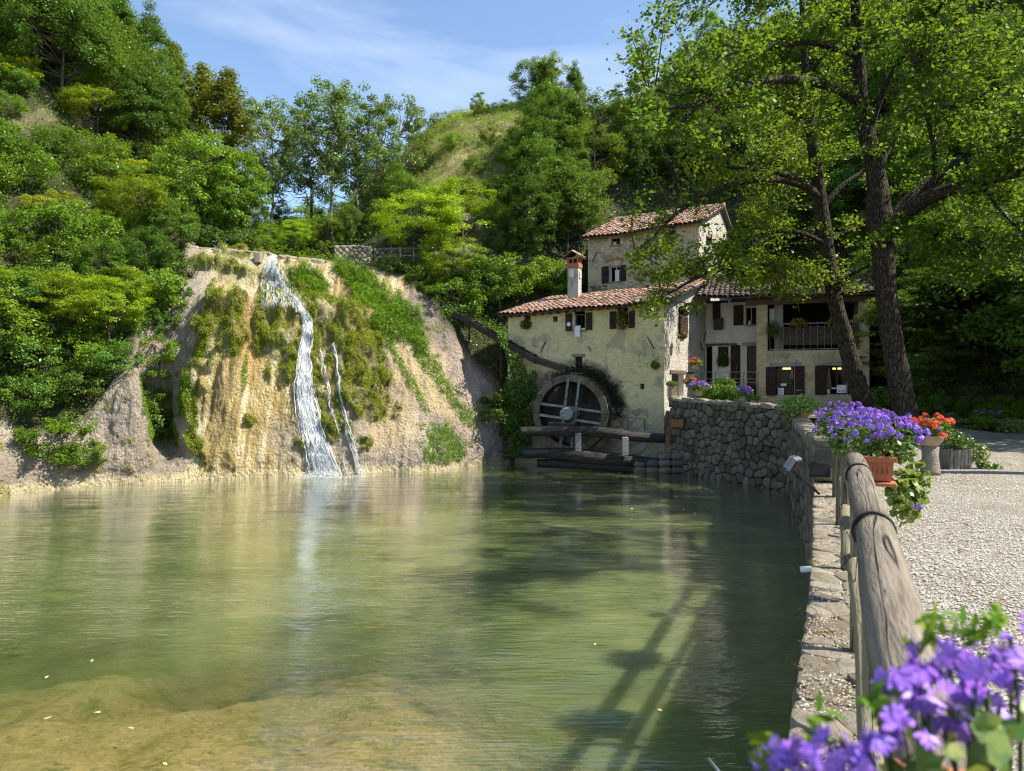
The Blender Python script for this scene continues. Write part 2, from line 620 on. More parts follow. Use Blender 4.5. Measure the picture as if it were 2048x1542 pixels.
M['cloth_green'] = plain('green_cloth', (.03, .055, .035), .95)
M['brick'] = plain('red_brick', (.30, .14, .085), .9, .35, 25)
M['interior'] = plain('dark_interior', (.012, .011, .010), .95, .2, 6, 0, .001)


def glass_mat():
    t = NT('window_glass')
    g = t.n('BsdfGlossy', Roughness=.06, Color=(.8, .85, .9))
    tr = t.n('BsdfTransparent', Color=(.75, .8, .8))
    f = t.n('Fresnel', IOR=1.5)
    m = t.n('MixShader')
    t.set(m.inputs[0], t.math('MULTIPLY', f.outputs[0], .3)); t.set(m.inputs[1], tr); t.set(m.inputs[2], g)
    t.t.links.new(m.outputs[0], t.out.inputs['Surface'])
    return t.m


M['glass'] = glass_mat()


def emit_mat(name, c, s):
    t = NT(name)
    e = t.n('Emission', Color=c, Strength=s)
    t.t.links.new(e.outputs[0], t.out.inputs['Surface'])
    return t.m


M['lamp'] = emit_mat('warm_lamp', (1, .55, .16), 2.2)


def gravel_mat():
    t = NT('gravel')
    p = t.pos()
    v = t.n('TexVoronoi', {'feature': 'F1'}, Vector=p, Scale=62.0)
    v2 = t.n('TexVoronoi', {'feature': 'F1'}, Vector=p, Scale=31.0)
    sep = t.n('SeparateColor', Color=v.outputs['Color']).outputs[0]
    big = t.noise(p, 1.1, 6, .6)
    c = t.mix(sep, (.20, .18, .15), (.54, .51, .46))
    c = t.mix(t.mr(v.outputs['Distance'], .35, .75, 0, .75), c, (.12, .10, .08))
    c = t.mix(t.mr(big, .42, .68, 0, .6), c, t.mix(1.0, c, (.66, .58, .47), 'MULTIPLY'))
    c = t.mix(t.mr(t.noise(t.pos((.35, .12, 1), (0, 0, .42)), 2.0, 4, .6), .5, .66, 0, .4), c, t.mix(1.0, c, (.70, .64, .55), 'MULTIPLY'))
    c = t.mix(t.mr(t.noise(p, 9, 5, .7), .60, .72, 0, .6), c, (.16, .12, .08))
    h = t.math('ADD', t.math('MULTIPLY', v.outputs['Distance'], -1.0), t.math('MULTIPLY', v2.outputs['Distance'], -.8))
    return t.pbr(c, .9, t.bump(h, 1.0, .014), .25)


M['gravel'] = gravel_mat()


def bed_mat():
    t = NT('pond_bed')
    p = t.pos()
    n = t.noise(p, 1.3, 7, .65)
    n2 = t.noise(p, 16, 6, .7)
    v = t.n('TexVoronoi', {'feature': 'F1'}, Vector=p, Scale=15.0)
    c = t.mix(n2, (.42, .30, .12), (.76, .60, .33))
    c = t.mix(t.mr(v.outputs['Distance'], .1, .5, .0, .35), c, (.18, .13, .06))
    c = t.mix(t.mr(n, .45, .7, 0, .45), c, (.22, .17, .07))
    c = t.mix(t.mr(t.noise(t.pos((1, 1.4, 1)), 2.2, 6, .75), .50, .66, 0, .85), c, (.12, .14, .012))
    c = t.mix(t.mr(t.noise(t.pos((1, 1.3, 1)), 8.5, 5, .75), .56, .66, 0, .7), c, (.10, .085, .04))
    c = t.mix(t.mr(t.noise(t.pos((1, 2.0, 1)), 4.7, 5, .7), .64, .72, 0, .7), c, (.05, .055, .03))
    return t.pbr(c, .95, t.bump(n2, 1, .03), .1)


M['bed'] = bed_mat()


def water_mat():
    t = NT('pond_water')
    op = t.attr('op')
    # murk: milky green body with slightly clearer drifts
    n = t.noise(t.pos((.5, .8, 1)), .8, 5, .6, .6)
    bcol = t.mix(t.mr(n, .35, .7), (.086, .118, .040), (.185, .220, .086))
    body = t.n('BsdfPrincipled', {'subsurface_method': 'BURLEY'}, Base_Color=bcol, Roughness=1.0)
    body.inputs['Specular IOR Level'].default_value = 0
    body.inputs['Subsurface Weight'].default_value = 1.0
    body.inputs['Subsurface Radius'].default_value = (.9, 1.0, .5)
    body.inputs['Subsurface Scale'].default_value = .38
    tr = t.n('BsdfTransparent', Color=(.97, .97, .86))
    m0 = t.n('MixShader')
    t.set(m0.inputs[0], op); t.set(m0.inputs[1], tr); t.set(m0.inputs[2], body)
    w1 = t.noise(t.pos((1.3, 7.0, 1), (0, 0, .06)), 2.2, 3, .5, .25)
    w2 = t.noise(t.pos((4, 19, 1), (0, 0, -.05)), 2.4, 2, .5, .2)
    w3 = t.noise(t.pos((.6, 1.6, 1)), 1.1, 2, .5)
    h = t.math('ADD', t.math('MULTIPLY', w1, .75), t.math('ADD', t.math('MULTIPLY', w2, .16), t.math('MULTIPLY', w3, 2.2)))
    calm = t.mr(t.noise(t.pos((.25, .35, 1)), 1.0, 3, .5), .35, .65, .25, .9)
    nb = t.n('Bump', Height=h, Strength=calm, Distance=.022).outputs[0]
    g = t.n('BsdfGlossy', Roughness=.008, Color=(.98, .98, 1), Normal=nb)
    f = t.n('Fresnel', IOR=1.45, Normal=nb)
    fac = t.math('ADD', t.math('MINIMUM', t.math('MULTIPLY', f.outputs[0], 1.85), .9), .01)
    m = t.n('MixShader')
    t.set(m.inputs[0], fac); t.set(m.inputs[1], m0); t.set(m.inputs[2], g)
    t.t.links.new(m.outputs[0], t.out.inputs['Surface'])
    return t.m


M['water'] = water_mat()


def foam_mat():
    t = NT('falling_water')
    d = t.n('BsdfDiffuse', Color=(.86, .89, .92))
    g = t.n('BsdfGlossy', Roughness=.2)
    tr = t.n('BsdfTransparent')
    tl = t.n('BsdfTranslucent', Color=(.9, .93, .96))
    a0 = t.n('MixShader', Fac=.35)
    t.set(a0.inputs[1], d); t.set(a0.inputs[2], tl)
    a = t.n('MixShader', Fac=.15)
    t.set(a.inputs[1], a0); t.set(a.inputs[2], g)
    n = t.noise(t.pos((30, 30, 7)), 2.2, 4, .8)
    m = t.n('MixShader')
    t.set(m.inputs[0], t.mr(n, .36, .50, .04, 1.0)); t.set(m.inputs[1], tr); t.set(m.inputs[2], a)
    t.t.links.new(m.outputs[0], t.out.inputs['Surface'])
    return t.m


M['foam'] = foam_mat()

# ------------------------------------------------------------------ TERRAIN
def proj(V):
    V = np.asarray(V)
    return 1024 + F * V[..., 0] / V[..., 1], 771 - F * (V[..., 2] - CZ) / V[..., 1]


def sheet(cols, nr, nc, extra_bottom=True):
    C = []
    for px, lst in cols:
        col = [P(px, py, Y) for py, Y in lst]
        if extra_bottom:
            b = col[0].copy()
            b[1] -= .5; b[0] *= b[1] / (b[1] + .5); b[2] = min(b[2] - 1.2, -3.0) if b[2] < 0 else b[2] - 1.5
            col = [b] + col
        C.append(col)
    C = np.array(C).transpose(1, 0, 2)          # rows x cols x 3
    G = bez(C, nr)
    G = bez(G.transpose(1, 0, 2), nc).transpose(1, 0, 2)
    return G


def normals(G):
    du = np.gradient(G, axis=1); dv = np.gradient(G, axis=0)
    n = np.cross(du, dv)
    n /= np.linalg.norm(n, axis=2)[..., None] + 1e-9
    v = np.array((0, 0, CZ)) - G
    s = np.sign((n * v).sum(-1))[..., None]
    # same side for the whole sheet
    return n * (1 if s.mean() > 0 else -1)


CL = [
    (-350, [(1075, 15), (1000, 15.3), (900, 15.8), (780, 16.8), (650, 18), (500, 20), (350, 22), (200, 24.5), (50, 28), (-150, 32), (-400, 38), (-700, 46)]),
    (-150, [(1020, 18.3), (960, 18.5), (880, 18.9), (780, 19.8), (680, 20.8), (560, 22.5), (420, 24.5), (280, 27), (130, 30), (-30, 34), (-220, 39), (-500, 47)]),
    (0, [(992, 20.7), (940, 20.9), (870, 21.3), (780, 22.2), (690, 23.0), (590, 24.3), (470, 26.2), (340, 28.6), (210, 31.3), (80, 35), (-70, 40), (-300, 48)]),
    (120, [(979, 22.0), (930, 22.2), (865, 22.6), (785, 23.3), (705, 24.1), (620, 25.3), (520, 27), (400, 29.5), (280, 32.3), (160, 36), (40, 41), (-150, 49)]),
    (210, [(972, 22.8), (925, 22.9), (860, 23.2), (785, 23.6), (715, 24.5), (640, 25.8), (550, 27.5), (450, 30), (350, 33), (240, 37), (130, 42), (-20, 50)]),
    (282, [(966, 23.3), (920, 23.3), (850, 23.4), (780, 23.7), (720, 24.4), (650, 26.1), (570, 28), (480, 30.5), (390, 33.5), (290, 38), (190, 43), (60, 51)]),
    (312, [(964, 23.6), (925, 24.1), (860, 25.5), (790, 26.2), (720, 26.5), (650, 27.2), (580, 28.6), (500, 31), (420, 34), (330, 38), (240, 43.5), (120, 52)]),
    (350, [(963, 23.7), (930, 24.3), (860, 25.3), (780, 26.1), (700, 26.8), (620, 27.6), (555, 29.0), (492, 30.8), (450, 34), (380, 39), (300, 44), (200, 53)]),
    (395, [(961, 24.0), (925, 24.3), (850, 24.9), (770, 25.6), (690, 26.4), (615, 27.3), (562, 29.5), (498, 31.3), (500, 36), (480, 40), (450, 46), (420, 55)]),
    (455, [(957, 24.3), (920, 24.4), (845, 24.8), (770, 25.4), (690, 26.1), (606, 27.1), (570, 29.8), (503, 31.6), (520, 36), (540, 41), (550, 48), (560, 60)]),
    (520, [(955, 24.8), (915, 24.9), (840, 25.3), (770, 25.8), (700, 26.4), (612, 27.5), (584, 29.9), (509, 31.8), (525, 36), (540, 41), (550, 48), (560, 60)]),
    (590, [(952, 25.1), (912, 25.2), (840, 25.6), (770, 26.1), (700, 26.7), (622, 27.6), (592, 29.9), (515, 31.9), (525, 36), (540, 41), (550, 48), (560, 60)]),
    (650, [(950, 25.5), (910, 25.6), (840, 26.1), (775, 26.7), (705, 27.3), (632, 28.0), (600, 30.1), (522, 32.0), (525, 36), (540, 41), (550, 48), (560, 60)]),
    (710, [(948, 25.7), (905, 25.9), (840, 26.3), (775, 26.9), (710, 27.5), (645, 28.3), (600, 30.0), (530, 32.0), (525, 35), (520, 38), (515, 42), (510, 48)]),
    (770, [(945, 26.2), (905, 26.5), (845, 27.2), (785, 27.9), (720, 28.7), (655, 29.5), (600, 30.6), (540, 32.3), (525, 35), (520, 38), (515, 42), (510, 48)]),
    (830, [(944, 26.3), (905, 26.6), (850, 27.3), (790, 28.2), (725, 29.1), (665, 30), (610, 31.0), (560, 32.5), (545, 35), (530, 38), (520, 42), (510, 48)]),
    (890, [(940, 27.0), (900, 27.2), (850, 27.8), (795, 28.6), (740, 29.3), (690, 30.1), (640, 31.0), (600, 32.6), (590, 35), (570, 38), (560, 42), (550, 48)]),
    (950, [(933, 28.0), (895, 28.2), (850, 28.6), (800, 29.2), (760, 29.8), (715, 30.5), (680, 31.3), (640, 32.6), (630, 35), (610, 38), (600, 42), (590, 48)]),
    (1003, [(927, 29.0), (890, 29.1), (850, 29.4), (810, 29.8), (780, 30.3), (750, 30.9), (715, 31.6), (690, 32.4), (680, 35), (670, 38), (660, 42), (650, 48)]),
    (1025, [(925, 29.6), (890, 30.2), (850, 31.2), (820, 31.8), (800, 32.1), (770, 32.5), (740, 33.0), (710, 33.6), (700, 35), (690, 38), (680, 42), (670, 48)]),
    (1060, [(925, 30.6), (890, 31.5), (850, 32.2), (820, 32.6), (800, 33), (770, 33.3), (740, 33.8), (710, 34.4), (700, 36), (690, 39), (680, 42), (670, 48)]),
]
NR, NC = 300, 480
G0 = sheet(CL, NR, NC)
CPX, CPY = proj(G0)
Nn = normals(G0)
big = fbm(G0 * .55, 4, 3)
med = fbm(G0 * np.array((2.2, 2.2, 1.1)), 4, 11)
flute = fbm(np.stack([G0[..., 0] * 3.0 + .5 * fbm(G0 * .8, 2, 5), G0[..., 1] * .4, G0[..., 2] * .35], -1), 4, 21)
fine = fbm(G0 * np.array((6.5, 6.5, 4.0)), 3, 31)
cone = smooth(330, 400, CPX) * (1 - smooth(900, 1010, CPX)) * smooth(470, 560, CPY)
# scalloped tufa lips and gullies
gully = np.exp(-((CPX - (318 + (CPY - 820) * .18)) / 16) ** 2) * smooth(640, 720, CPY) * (1 - smooth(880, 930, CPY))
near = (G0[..., 1] < 33.0)
lip = np.exp(-((CPY - (612 + (CPX - 520) * .10)) / 14) ** 2) * smooth(380, 440, CPX) * (1 - smooth(740, 800, CPX))
lip2 = np.exp(-((CPY - (638 + (CPX - 520) * .10)) / 16) ** 2) * smooth(380, 440, CPX) * (1 - smooth(740, 800, CPX))
hollow = np.exp(-(((CPX - 470) / 26) ** 2)) * smooth(640, 700, CPY) * .0
disp = big * .17 + med * .15 * (1 - .65 * cone) + flute * .17 * cone + fine * .06 - gully * .7 + lip * .30 - lip2 * .16
disp *= smooth(1000, 940, CPY) * .75 + .25
CG = G0 + Nn * disp[..., None]


def blob(cx, cy, rx, ry, rot=0.0, soft=.35, px=None, py=None, nz=.35, sc=1.0):
    px = CPX if px is None else px; py = CPY if py is None else py
    dx, dy = px - cx, py - cy
    c, s = math.cos(R(rot)), math.sin(R(rot))
    u = (dx * c + dy * s) / rx; v = (-dx * s + dy * c) / ry
    q = np.sqrt(u * u + v * v) + nz * fbm(np.stack([px / 22 * sc, py / 40 * sc, px * 0], -1), 4, int(cx) % 97)
    return 1 - smooth(1 - soft, 1 + soft, q)


def lay(base, colour, m):
    return base * (1 - m[..., None]) + np.array(colour) * m[..., None]


cc = np.zeros(CG.shape) + np.array((.37, .315, .27))
patchy = fbm(G0 * 1.3, 4, 41)
cc = lay(cc, (.52, .45, .39), smooth(.0, .5, patchy) * .8)
cc = lay(cc, (.16, .145, .12), smooth(.15, .5, -patchy) * .6)
tufa = smooth(345, 400, CPX + 30 * fbm(G0 * .9, 3, 2) + (950 - CPY) * -.05) * (1 - smooth(690, 800, CPX + (700 - CPY) * -.55))
streak = fbm(np.stack([G0[..., 0] * 5.2, G0[..., 1] * .5, G0[..., 2] * .30], -1), 5, 77, .65) * 1.2 + .4 * fbm(G0 * .8, 3, 78)
cc = lay(cc, (.50, .385, .17), tufa)
cc = lay(cc, (.74, .65, .46), tufa * smooth(.0, .3, streak))
cc = lay(cc, (.25, .20, .09), tufa * smooth(.02, .4, -streak) * .8)
cc = lay(cc, (.44, .38, .31), blob(640, 880, 110, 60) * .7)
cc = lay(cc, (.50, .33, .13), blob(500, 680, 22, 80, 0) * .8)
cc = lay(cc, (.52, .36, .15), blob(700, 560, 45, 25, 25) * .9)
cc = lay(cc, (.52, .44, .30), blob(470, 560, 90, 45, 20) * .55)
cc = lay(cc, (.52, .46, .37), blob(400, 530, 22, 70, -20) * .8)
cc = lay(cc, (.33, .30, .27), blob(365, 620, 35, 130, 12) * .8)
cc = lay(cc, (.44, .33, .24), blob(780, 800, 60, 70, 30) * .7)
cc = lay(cc, (.42, .335, .285), blob(930, 760, 75, 150, -32, .5) * .8)
cc = lay(cc, (.22, .19, .17), blob(860, 640, 50, 60, -35) * .8)
# mossy zones
MOSS = [(715, 745, 55, 60, -20), (655, 730, 26, 100, -6), (560, 655, 34, 40, 0), (475, 640, 26, 44, 0), (430, 650, 22, 60, 4), (452, 655, 34, 62, 0), (405, 700, 22, 70, 6), (388, 770, 10, 90, 4), (518, 660, 10, 60, 0), (640, 660, 22, 60, -10),
        (690, 690, 62, 80, -25), (660, 770, 40, 90, -12), (640, 700, 20, 80, 0), (740, 800, 55, 42, 30), (570, 700, 40, 55, 0), (392, 885, 14, 34, -25),
        (560, 575, 40, 40, 0), (600, 575, 30, 30, 30), (640, 620, 60, 18, 10), (450, 535, 60, 12, 10), 
        (610, 880, 18, 14, 0), (730, 885, 12, 14, 0), (500, 840, 14, 12, 0), (480, 508, 40, 8, 5)]
mm = np.zeros(CPX.shape)
for a in MOSS:
    mm = np.maximum(mm, blob(*a, nz=.8, sc=1.6))
mm *= near
mfine = smooth(-.2, .2, fbm(G0 * np.array((3.6, 3.6, 1.2)), 4, 91))
cush = smooth(-.1, .35, fbm(G0 * np.array((2.6, 2.6, 1.5)), 3, 92))
CG = CG + Nn * (mm * (mfine * .12 + cush * .24))[..., None]
cc = lay(cc, (.10, .10, .012), mm * (.5 + .5 * mfine) * .92)
blueg = blob(590, 680, 26, 70) * smooth(0, .3, fbm(G0 * 5, 3, 55))
cc = lay(cc, (.25, .29, .26), blueg * .8)
cc = lay(cc, (.66, .53, .27), blob(845, 745, 45, 95, -32) * .6)
cc = lay(cc, (.62, .50, .26), blob(790, 860, 50, 50, 0) * .4)
cc = lay(cc, (.30, .30, .13), blob(480, 545, 70, 26, 12, nz=.9) * .55)
# pale mineral band at the water's edge
wl_ = np.exp(-((G0[..., 2] - WZ - .10) / .16) ** 2)
cc = lay(cc, (.60, .52, .33), np.clip(wl_, 0, 1) * .85)
cc = lay(cc, (.10, .08, .05), np.exp(-((G0[..., 2] - WZ - .45 - .15 * patchy) / .10) ** 2) * .5 * smooth(.0, .3, patchy))
# soil under the vegetation of the left slope and behind the crest
YB = np.interp(CPX, [-400, 0, 130, 200, 250, 300, 340, 372, 400, 2000], [880, 850, 870, 800, 720, 650, 560, 492, 470, 470])
soil = smooth(15, -15, CPY - YB + 25 * fbm(G0 * .9, 3, 8))
soil = np.maximum(soil, smooth(31.9, 32.6, G0[..., 1]) * (CPX > 390))
soil = np.maximum(soil, smooth(0, 1, (CPX - 800) / 60) * smooth(20, -20, CPY - np.interp(CPX, [780, 850, 900, 960, 1030], [545, 600, 660, 745, 800])))
bare = smooth(.12, .35, fbm(G0 * .8, 4, 64))
cc = lay(cc, (.055, .060, .026), soil)
cc = lay(cc, (.30, .255, .19), soil * bare * .65 * (CPX < 420) * smooth(460, 380, CPY) * smooth(480, 300, CPX + (CPY - 100) * .3))
cc = lay(cc, (.30, .25, .20), gully * 0)
cliff = obj("rock_hillside", CG.reshape(-1, 3), grid_faces(NR, NC), M['cliff'], kind='structure', smooth_=True, col=np.clip(cc.reshape(-1, 3), 0, 1))

# right-hand hill
HR = [
    (600, [(575, 33.5), (545, 36), (520, 40), (505, 45), (500, 52), (500, 62)]),
    (680, [(560, 33.5), (520, 35.5), (480, 39.5), (450, 45), (435, 51), (430, 60)]),
    (750, [(545, 33.5), (498, 34.8), (450, 38.5), (400, 43), (370, 49), (362, 57)]),
    (815, [(545, 33.5), (485, 34.5), (425, 38), (365, 42), (318, 47), (308, 55)]),
    (885, [(570, 33.5), (480, 35), (390, 38), (320, 42), (258, 47), (250, 56)]),
    (960, [(610, 33.8), (480, 35.5), (380, 38), (300, 42), (232, 47), (228, 56)]),
    (1060, [(680, 34), (500, 36), (400, 38.5), (310, 42), (222, 47), (218, 56)]),
    (1180, [(680, 36.5), (500, 38), (400, 40), (300, 43), (232, 48), (224, 57)]),
    (1320, [(680, 38), (500, 39.5), (400, 41), (285, 44), (195, 49), (180, 58)]),
    (1500, [(740, 36), (560, 37.5), (430, 39.5), (280, 42), (135, 47), (90, 56)]),
    (1680, [(800, 32), (600, 34), (450, 36.5), (280, 40), (80, 45), (0, 54)]),
    (1850, [(835, 27.3), (700, 29), (500, 32), (300, 36), (60, 42), (-60, 52)]),
    (2048, [(838, 26), (700, 27.5), (500, 30), (280, 34), (20, 40), (-150, 50)]),
    (2300, [(842, 25), (690, 26.5), (480, 29), (250, 33), (-50, 39), (-250, 48)]),
    (2700, [(850, 24), (690, 25.5), (450, 28), (200, 32), (-150, 38), (-400, 47)]),
]
G1 = sheet(HR, 150, 300)
N1 = normals(G1)
G1n = G1 + N1 * (fbm(G1 * .45, 4, 5) * .55 + fbm(G1 * 1.8, 3, 9) * .18)[..., None]
hx, hy = proj(G1)
c1 = np.zeros(G1.shape) + np.array((.050, .055, .024))
gr = blob(960, 330, 150, 130, -15, .5, hx, hy) + blob(1060, 250, 80, 40, 0, .4, hx, hy) + blob(1000, 400, 70, 70, 0, .4, hx, hy)
c1 = lay(c1, (.42, .38, .17), np.clip(gr, 0, 1))
c1 = lay(c1, (.33, .30, .27), np.clip(gr, 0, 1) * smooth(.2, .45, fbm(G1 * 1.1, 3, 4)) * .7)
rk = blob(930, 505, 120, 45, 0, .4, hx, hy)
c1 = lay(c1, (.20, .19, .175), rk)
rk2 = blob(1890, 770, 60, 70, 0, .5, hx, hy)
c1 = lay(c1, (.15, .14, .12), rk2 * .8)
hill = obj("wooded_hillside", G1n.reshape(-1, 3), grid_faces(150, 300), M['cliff'], kind='structure', smooth_=True, col=c1.reshape(-1, 3))

BV_ALL = BVHTree.FromPolygons([tuple(v) for v in CG.reshape(-1, 3)] + [tuple(v) for v in G1n.reshape(-1, 3)],
                              grid_faces(NR, NC).tolist() + (grid_faces(150, 300) + NR * NC).tolist())


def hit(px, py, maxd=200):
    """point and normal of the terrain seen at a photograph pixel"""
    d = Vector((float(px - 1024) / F, 1.0, float(-(py - 771)) / F)).normalized()
    loc, nrm, i, dist = BV_ALL.ray_cast(Vector((0, 0, CZ)), d, maxd)
    if loc is None:
        return None, None
    if nrm.dot(d) > 0:
        nrm = -nrm
    return np.array(loc), np.array(nrm)


def drop(x, y, z0=40):
    loc, nrm, i, dist = BV_ALL.ray_cast(Vector((float(x), float(y), z0)), Vector((0, 0, -1)), 80)
    return (np.array(loc) if loc else None)


# ------------------------------------------------------------------ the retaining wall's plan (outer top edge)
WL = bez(np.array([(-2.85, -6), (-1.5, -3), (-.15, 0), (1.19, 3), (2.5, 5.9), (3.35, 7.9), (4.1, 9.7), (4.66, 11), (5.75, 14), (6.75, 17), (7.45, 19), (7.95, 20.6),
                   (8.18, 21.4), (8.1, 22.0), (7.55, 23.0), (6.95, 24.2), (6.35, 25.5), (5.85, 26.7)]), 220)
WLd = np.gradient(WL, axis=0); WLd /= np.linalg.norm(WLd, axis=1)[:, None]
WLn = np.stack([-WLd[:, 1], WLd[:, 0]], 1)             # points to the pond
WLs = np.concatenate([[0], np.cumsum(np.linalg.norm(np.diff(WL, axis=0), axis=1))])


def wall_at(s, off=0.0):
    x = np.interp(s, WLs, WL[:, 0]); y = np.interp(s, WLs, WL[:, 1])
    nx = np.interp(s, WLs, WLn[:, 0]); ny = np.interp(s, WLs, WLn[:, 1])
    return x + nx * off, y + ny * off


S_of_Y = lambda y: float(np.interp(y, WL[:150, 1], WLs[:150]))
S_STEP = S_of_Y(11.3)        # here the low parapet starts
S_CORNER = WLs[np.argmax(WL[:, 0])]
S_END = WLs[-1]


def wall_top(s):
    return np.interp(s, [0, S_STEP - .02, S_STEP + .02, S_of_Y(15), S_CORNER - 1.0, S_CORNER + .2, S_END], [0, 0, .70, .62, .66, .93, 1.10])


# ------------------------------------------------------------------ ground: gravel yard and terrace
inner = np.stack(wall_at(np.linspace(0, S_END, 120), -.3), 1)
V, Fc = [], []
nk = 60
for i, (x, y) in enumerate(inner):
    s = i / 119 * S_END
    tx, ty = (70, y) if s < S_CORNER else (70, 21.4 + (s - S_CORNER) * 2.2)
    for k in range(nk):
        f = (k / (nk - 1)) ** 2.2
        X = x + (tx - x) * f; Y = y + (ty - y) * f
        z = .02 * math.sin(X * 1.3) * math.sin(Y * .9) * smooth(0, 2, abs(X - x))
        terr = smooth(21, 24, Y) * smooth(15.5, 13.5, X)
        z += .55 * float(terr) - .01
        V.append((X, Y, z))
gr_ = obj("gravel_yard", V, grid_faces(120, nk), M['gravel'], kind='structure', smooth_=True)
# terrace floor behind the far wall up to the houses
tv = [(5.95, 26.9, .52), (8.9, 21.9, .52), (15.5, 22.5, .30), (15.5, 31, .42), (8.3, 32, .56), (5.8, 27.4, .56)]
obj("terrace_floor", tv, [tuple(range(6))], M['gravel'], kind='structure')

# ------------------------------------------------------------------ pond
xs = np.concatenate([np.linspace(-45, -14, 16), np.linspace(-13.5, 9, 150)])
ys = np.linspace(-8, 33, 230)
GX, GY = np.meshgrid(xs, ys)
pts2 = np.stack([GX, GY, GX * 0], -1)
nzz = fbm(pts2 * .55, 5, 15, .6) * 2.2


def bed_depth(x, y, nz):
    edge = np.interp(x, [-12, -5.6, -5.0, -3.6, -2, -.7, 0.3, 1.4, 3], [7.6, 7.9, 9.1, 8.7, 9.0, 8.9, 7.6, 5.4, 3.0])
    d = y - edge + nz * 1.5 - .3
    return .06 + .16 * smooth(-6, -.3, d) + 2.1 * smooth(-3.6, 7.0, d) + .03 * np.abs(nz)


dep = bed_depth(GX, GY, nzz)
# two long shallow bars of silt, seen as paler drifts
op = 1 - np.exp(-dep * 1.25)
op = np.clip(op * 1.02, .06, .97)
Vw = np.stack([GX, GY, np.full_like(GX, WZ)], -1).reshape(-1, 3)
obj("pond_water", Vw, grid_faces(len(ys), len(xs)), M['water'], kind='structure', attrs={'op': op.ravel()})
bump_ = fbm(pts2 * 2.5, 4, 23) * .035
Vb = np.stack([GX, GY, WZ - dep + bump_], -1).reshape(-1, 3)
obj("pond_bed", Vb, grid_faces(len(ys), len(xs)), M['bed'], kind='structure', smooth_=True)

# ------------------------------------------------------------------ STONE PACKING
def clip_poly(poly, a, n):
    """keep the part of poly where (p-a).n <= 0"""
    out = []
    m = len(poly)
    for i in range(m):
        p, q = poly[i], poly[(i + 1) % m]
        dp = (p[0] - a[0]) * n[0] + (p[1] - a[1]) * n[1]
        dq = (q[0] - a[0]) * n[0] + (q[1] - a[1]) * n[1]
        if dp <= 0: out.append(p)
        if dp * dq < 0:
            t = dp / (dp - dq)
            out.append((p[0] + (q[0] - p[0]) * t, p[1] + (q[1] - p[1]) * t))
    return out


def cells(w, h, sx, sz, seed, jit=.38, brick=True):
    """Voronoi stones on a w x h face"""
    rr = np.random.RandomState(seed)
    nx, nz = max(1, int(round(w / sx))), max(1, int(round(h / sz)))
    pts = []
    for j in range(nz):
        for i in range(nx + 1):
            x = (i + .5 * (j % 2) * brick + jit * (rr.rand() - .5) * 2 * .9) * w / nx
            z = (j + .5 + jit * (rr.rand() - .5) * 1.7) * h / nz
            if -sx * .5 < x < w + sx * .5:
                pts.append((x, z))
    A = np.array(pts)
    out = []
    k_ = (sx / sz)
    for i, (x, z) in enumerate(pts):
        d = (A[:, 0] - x) ** 2 / k_ ** 1 + (A[:, 1] - z) ** 2
        order = np.argsort(d)[1:14]
        poly = [(0, 0), (w, 0), (w, h), (0, h)]
        for j in order:
            q = A[j]
            mid = ((x + q[0]) / 2, (z + q[1]) / 2)
            poly = clip_poly(poly, mid, (q[0] - x, (q[1] - z)))
            if len(poly) < 3: break
        if len(poly) >= 3:
            out.append(poly)
    return out


def stone_geo(poly, gap, depth, proud, rr, tofn, soft=.3, dome=1.0):
    """a rounded stone with the outline poly; tofn(u, z, out) -> world"""
    p = np.array(poly)
    c = p.mean(0)
    # drop tiny edges
    q = [p[0]]
    for v in p[1:]:
        if np.linalg.norm(v - q[-1]) > .03: q.append(v)
    p = np.array(q)
    if len(p) < 3: return None
    # chamfer the corners
    m = len(p); q = []
    for i in range(m):
        a, b, d = p[i - 1], p[i], p[(i + 1) % m]
        k1, k2 = .10 + .14 * rr.rand(), .10 + .14 * rr.rand(); q.append(b + (a - b) * k1); q.append(b + (d - b) * k2)
    p = np.array(q); m = len(p)
    size = np.sqrt(np.abs(np.sum(p[:, 0] * np.roll(p[:, 1], -1) - np.roll(p[:, 0], -1) * p[:, 1])) / 2)
    if size < gap * 1.5: return None
    g = 1 - gap / size
    V = []
    tilt = (rr.rand(2) - .5) * .25
    for sc, o in ((g, -depth), (g, proud * (1 - .55 * dome)), (g * (1 - soft * .35), proud * (1 - .15 * dome)), (g * .45, proud)):
        for v in p:
            w_ = c + (v - c) * sc * (1 + (rr.rand() - .5) * .10)
            V.append(tofn(w_[0], w_[1], o + (0 if o < 0 else ((w_ - c) * tilt).sum())))
    V.append(tofn(c[0], c[1], proud * (1.02 + .1 * rr.rand())))
    Fc = []
    for k in range(3):
        for i in range(m):
            j = (i + 1) % m
            Fc.append((k * m + i, k * m + j, k * m + m + j, k * m + m + i))
    for i in range(m):
        Fc.append((3 * m + i, 3 * m + (i + 1) % m, 4 * m))
    return V, Fc


class Joined:
    def __init__(s): s.v, s.f, s.r = [], [], []

    def add(s, V, Fc, r):
        b = len(s.v)
        s.v += [tuple(q) for q in V]
        s.f += [tuple(i + b for i in f) for f in Fc]
        s.r += [r] * len(V)

    def build(s, name, mat, parent, **k):
        if not s.v: return
        return obj(name, np.array(s.v), s.f, mat, parent, attrs={'rnd': s.r}, **k)


def centred(name, V, Fc, mat, parent, smooth_=True, **k):
    """a part whose origin sits in its middle"""
    V = np.array(V); c = V.mean(0)
    me = mesh(name, V - c, Fc, mat, smooth_)
    return inst(name, me, c, parent, **k)


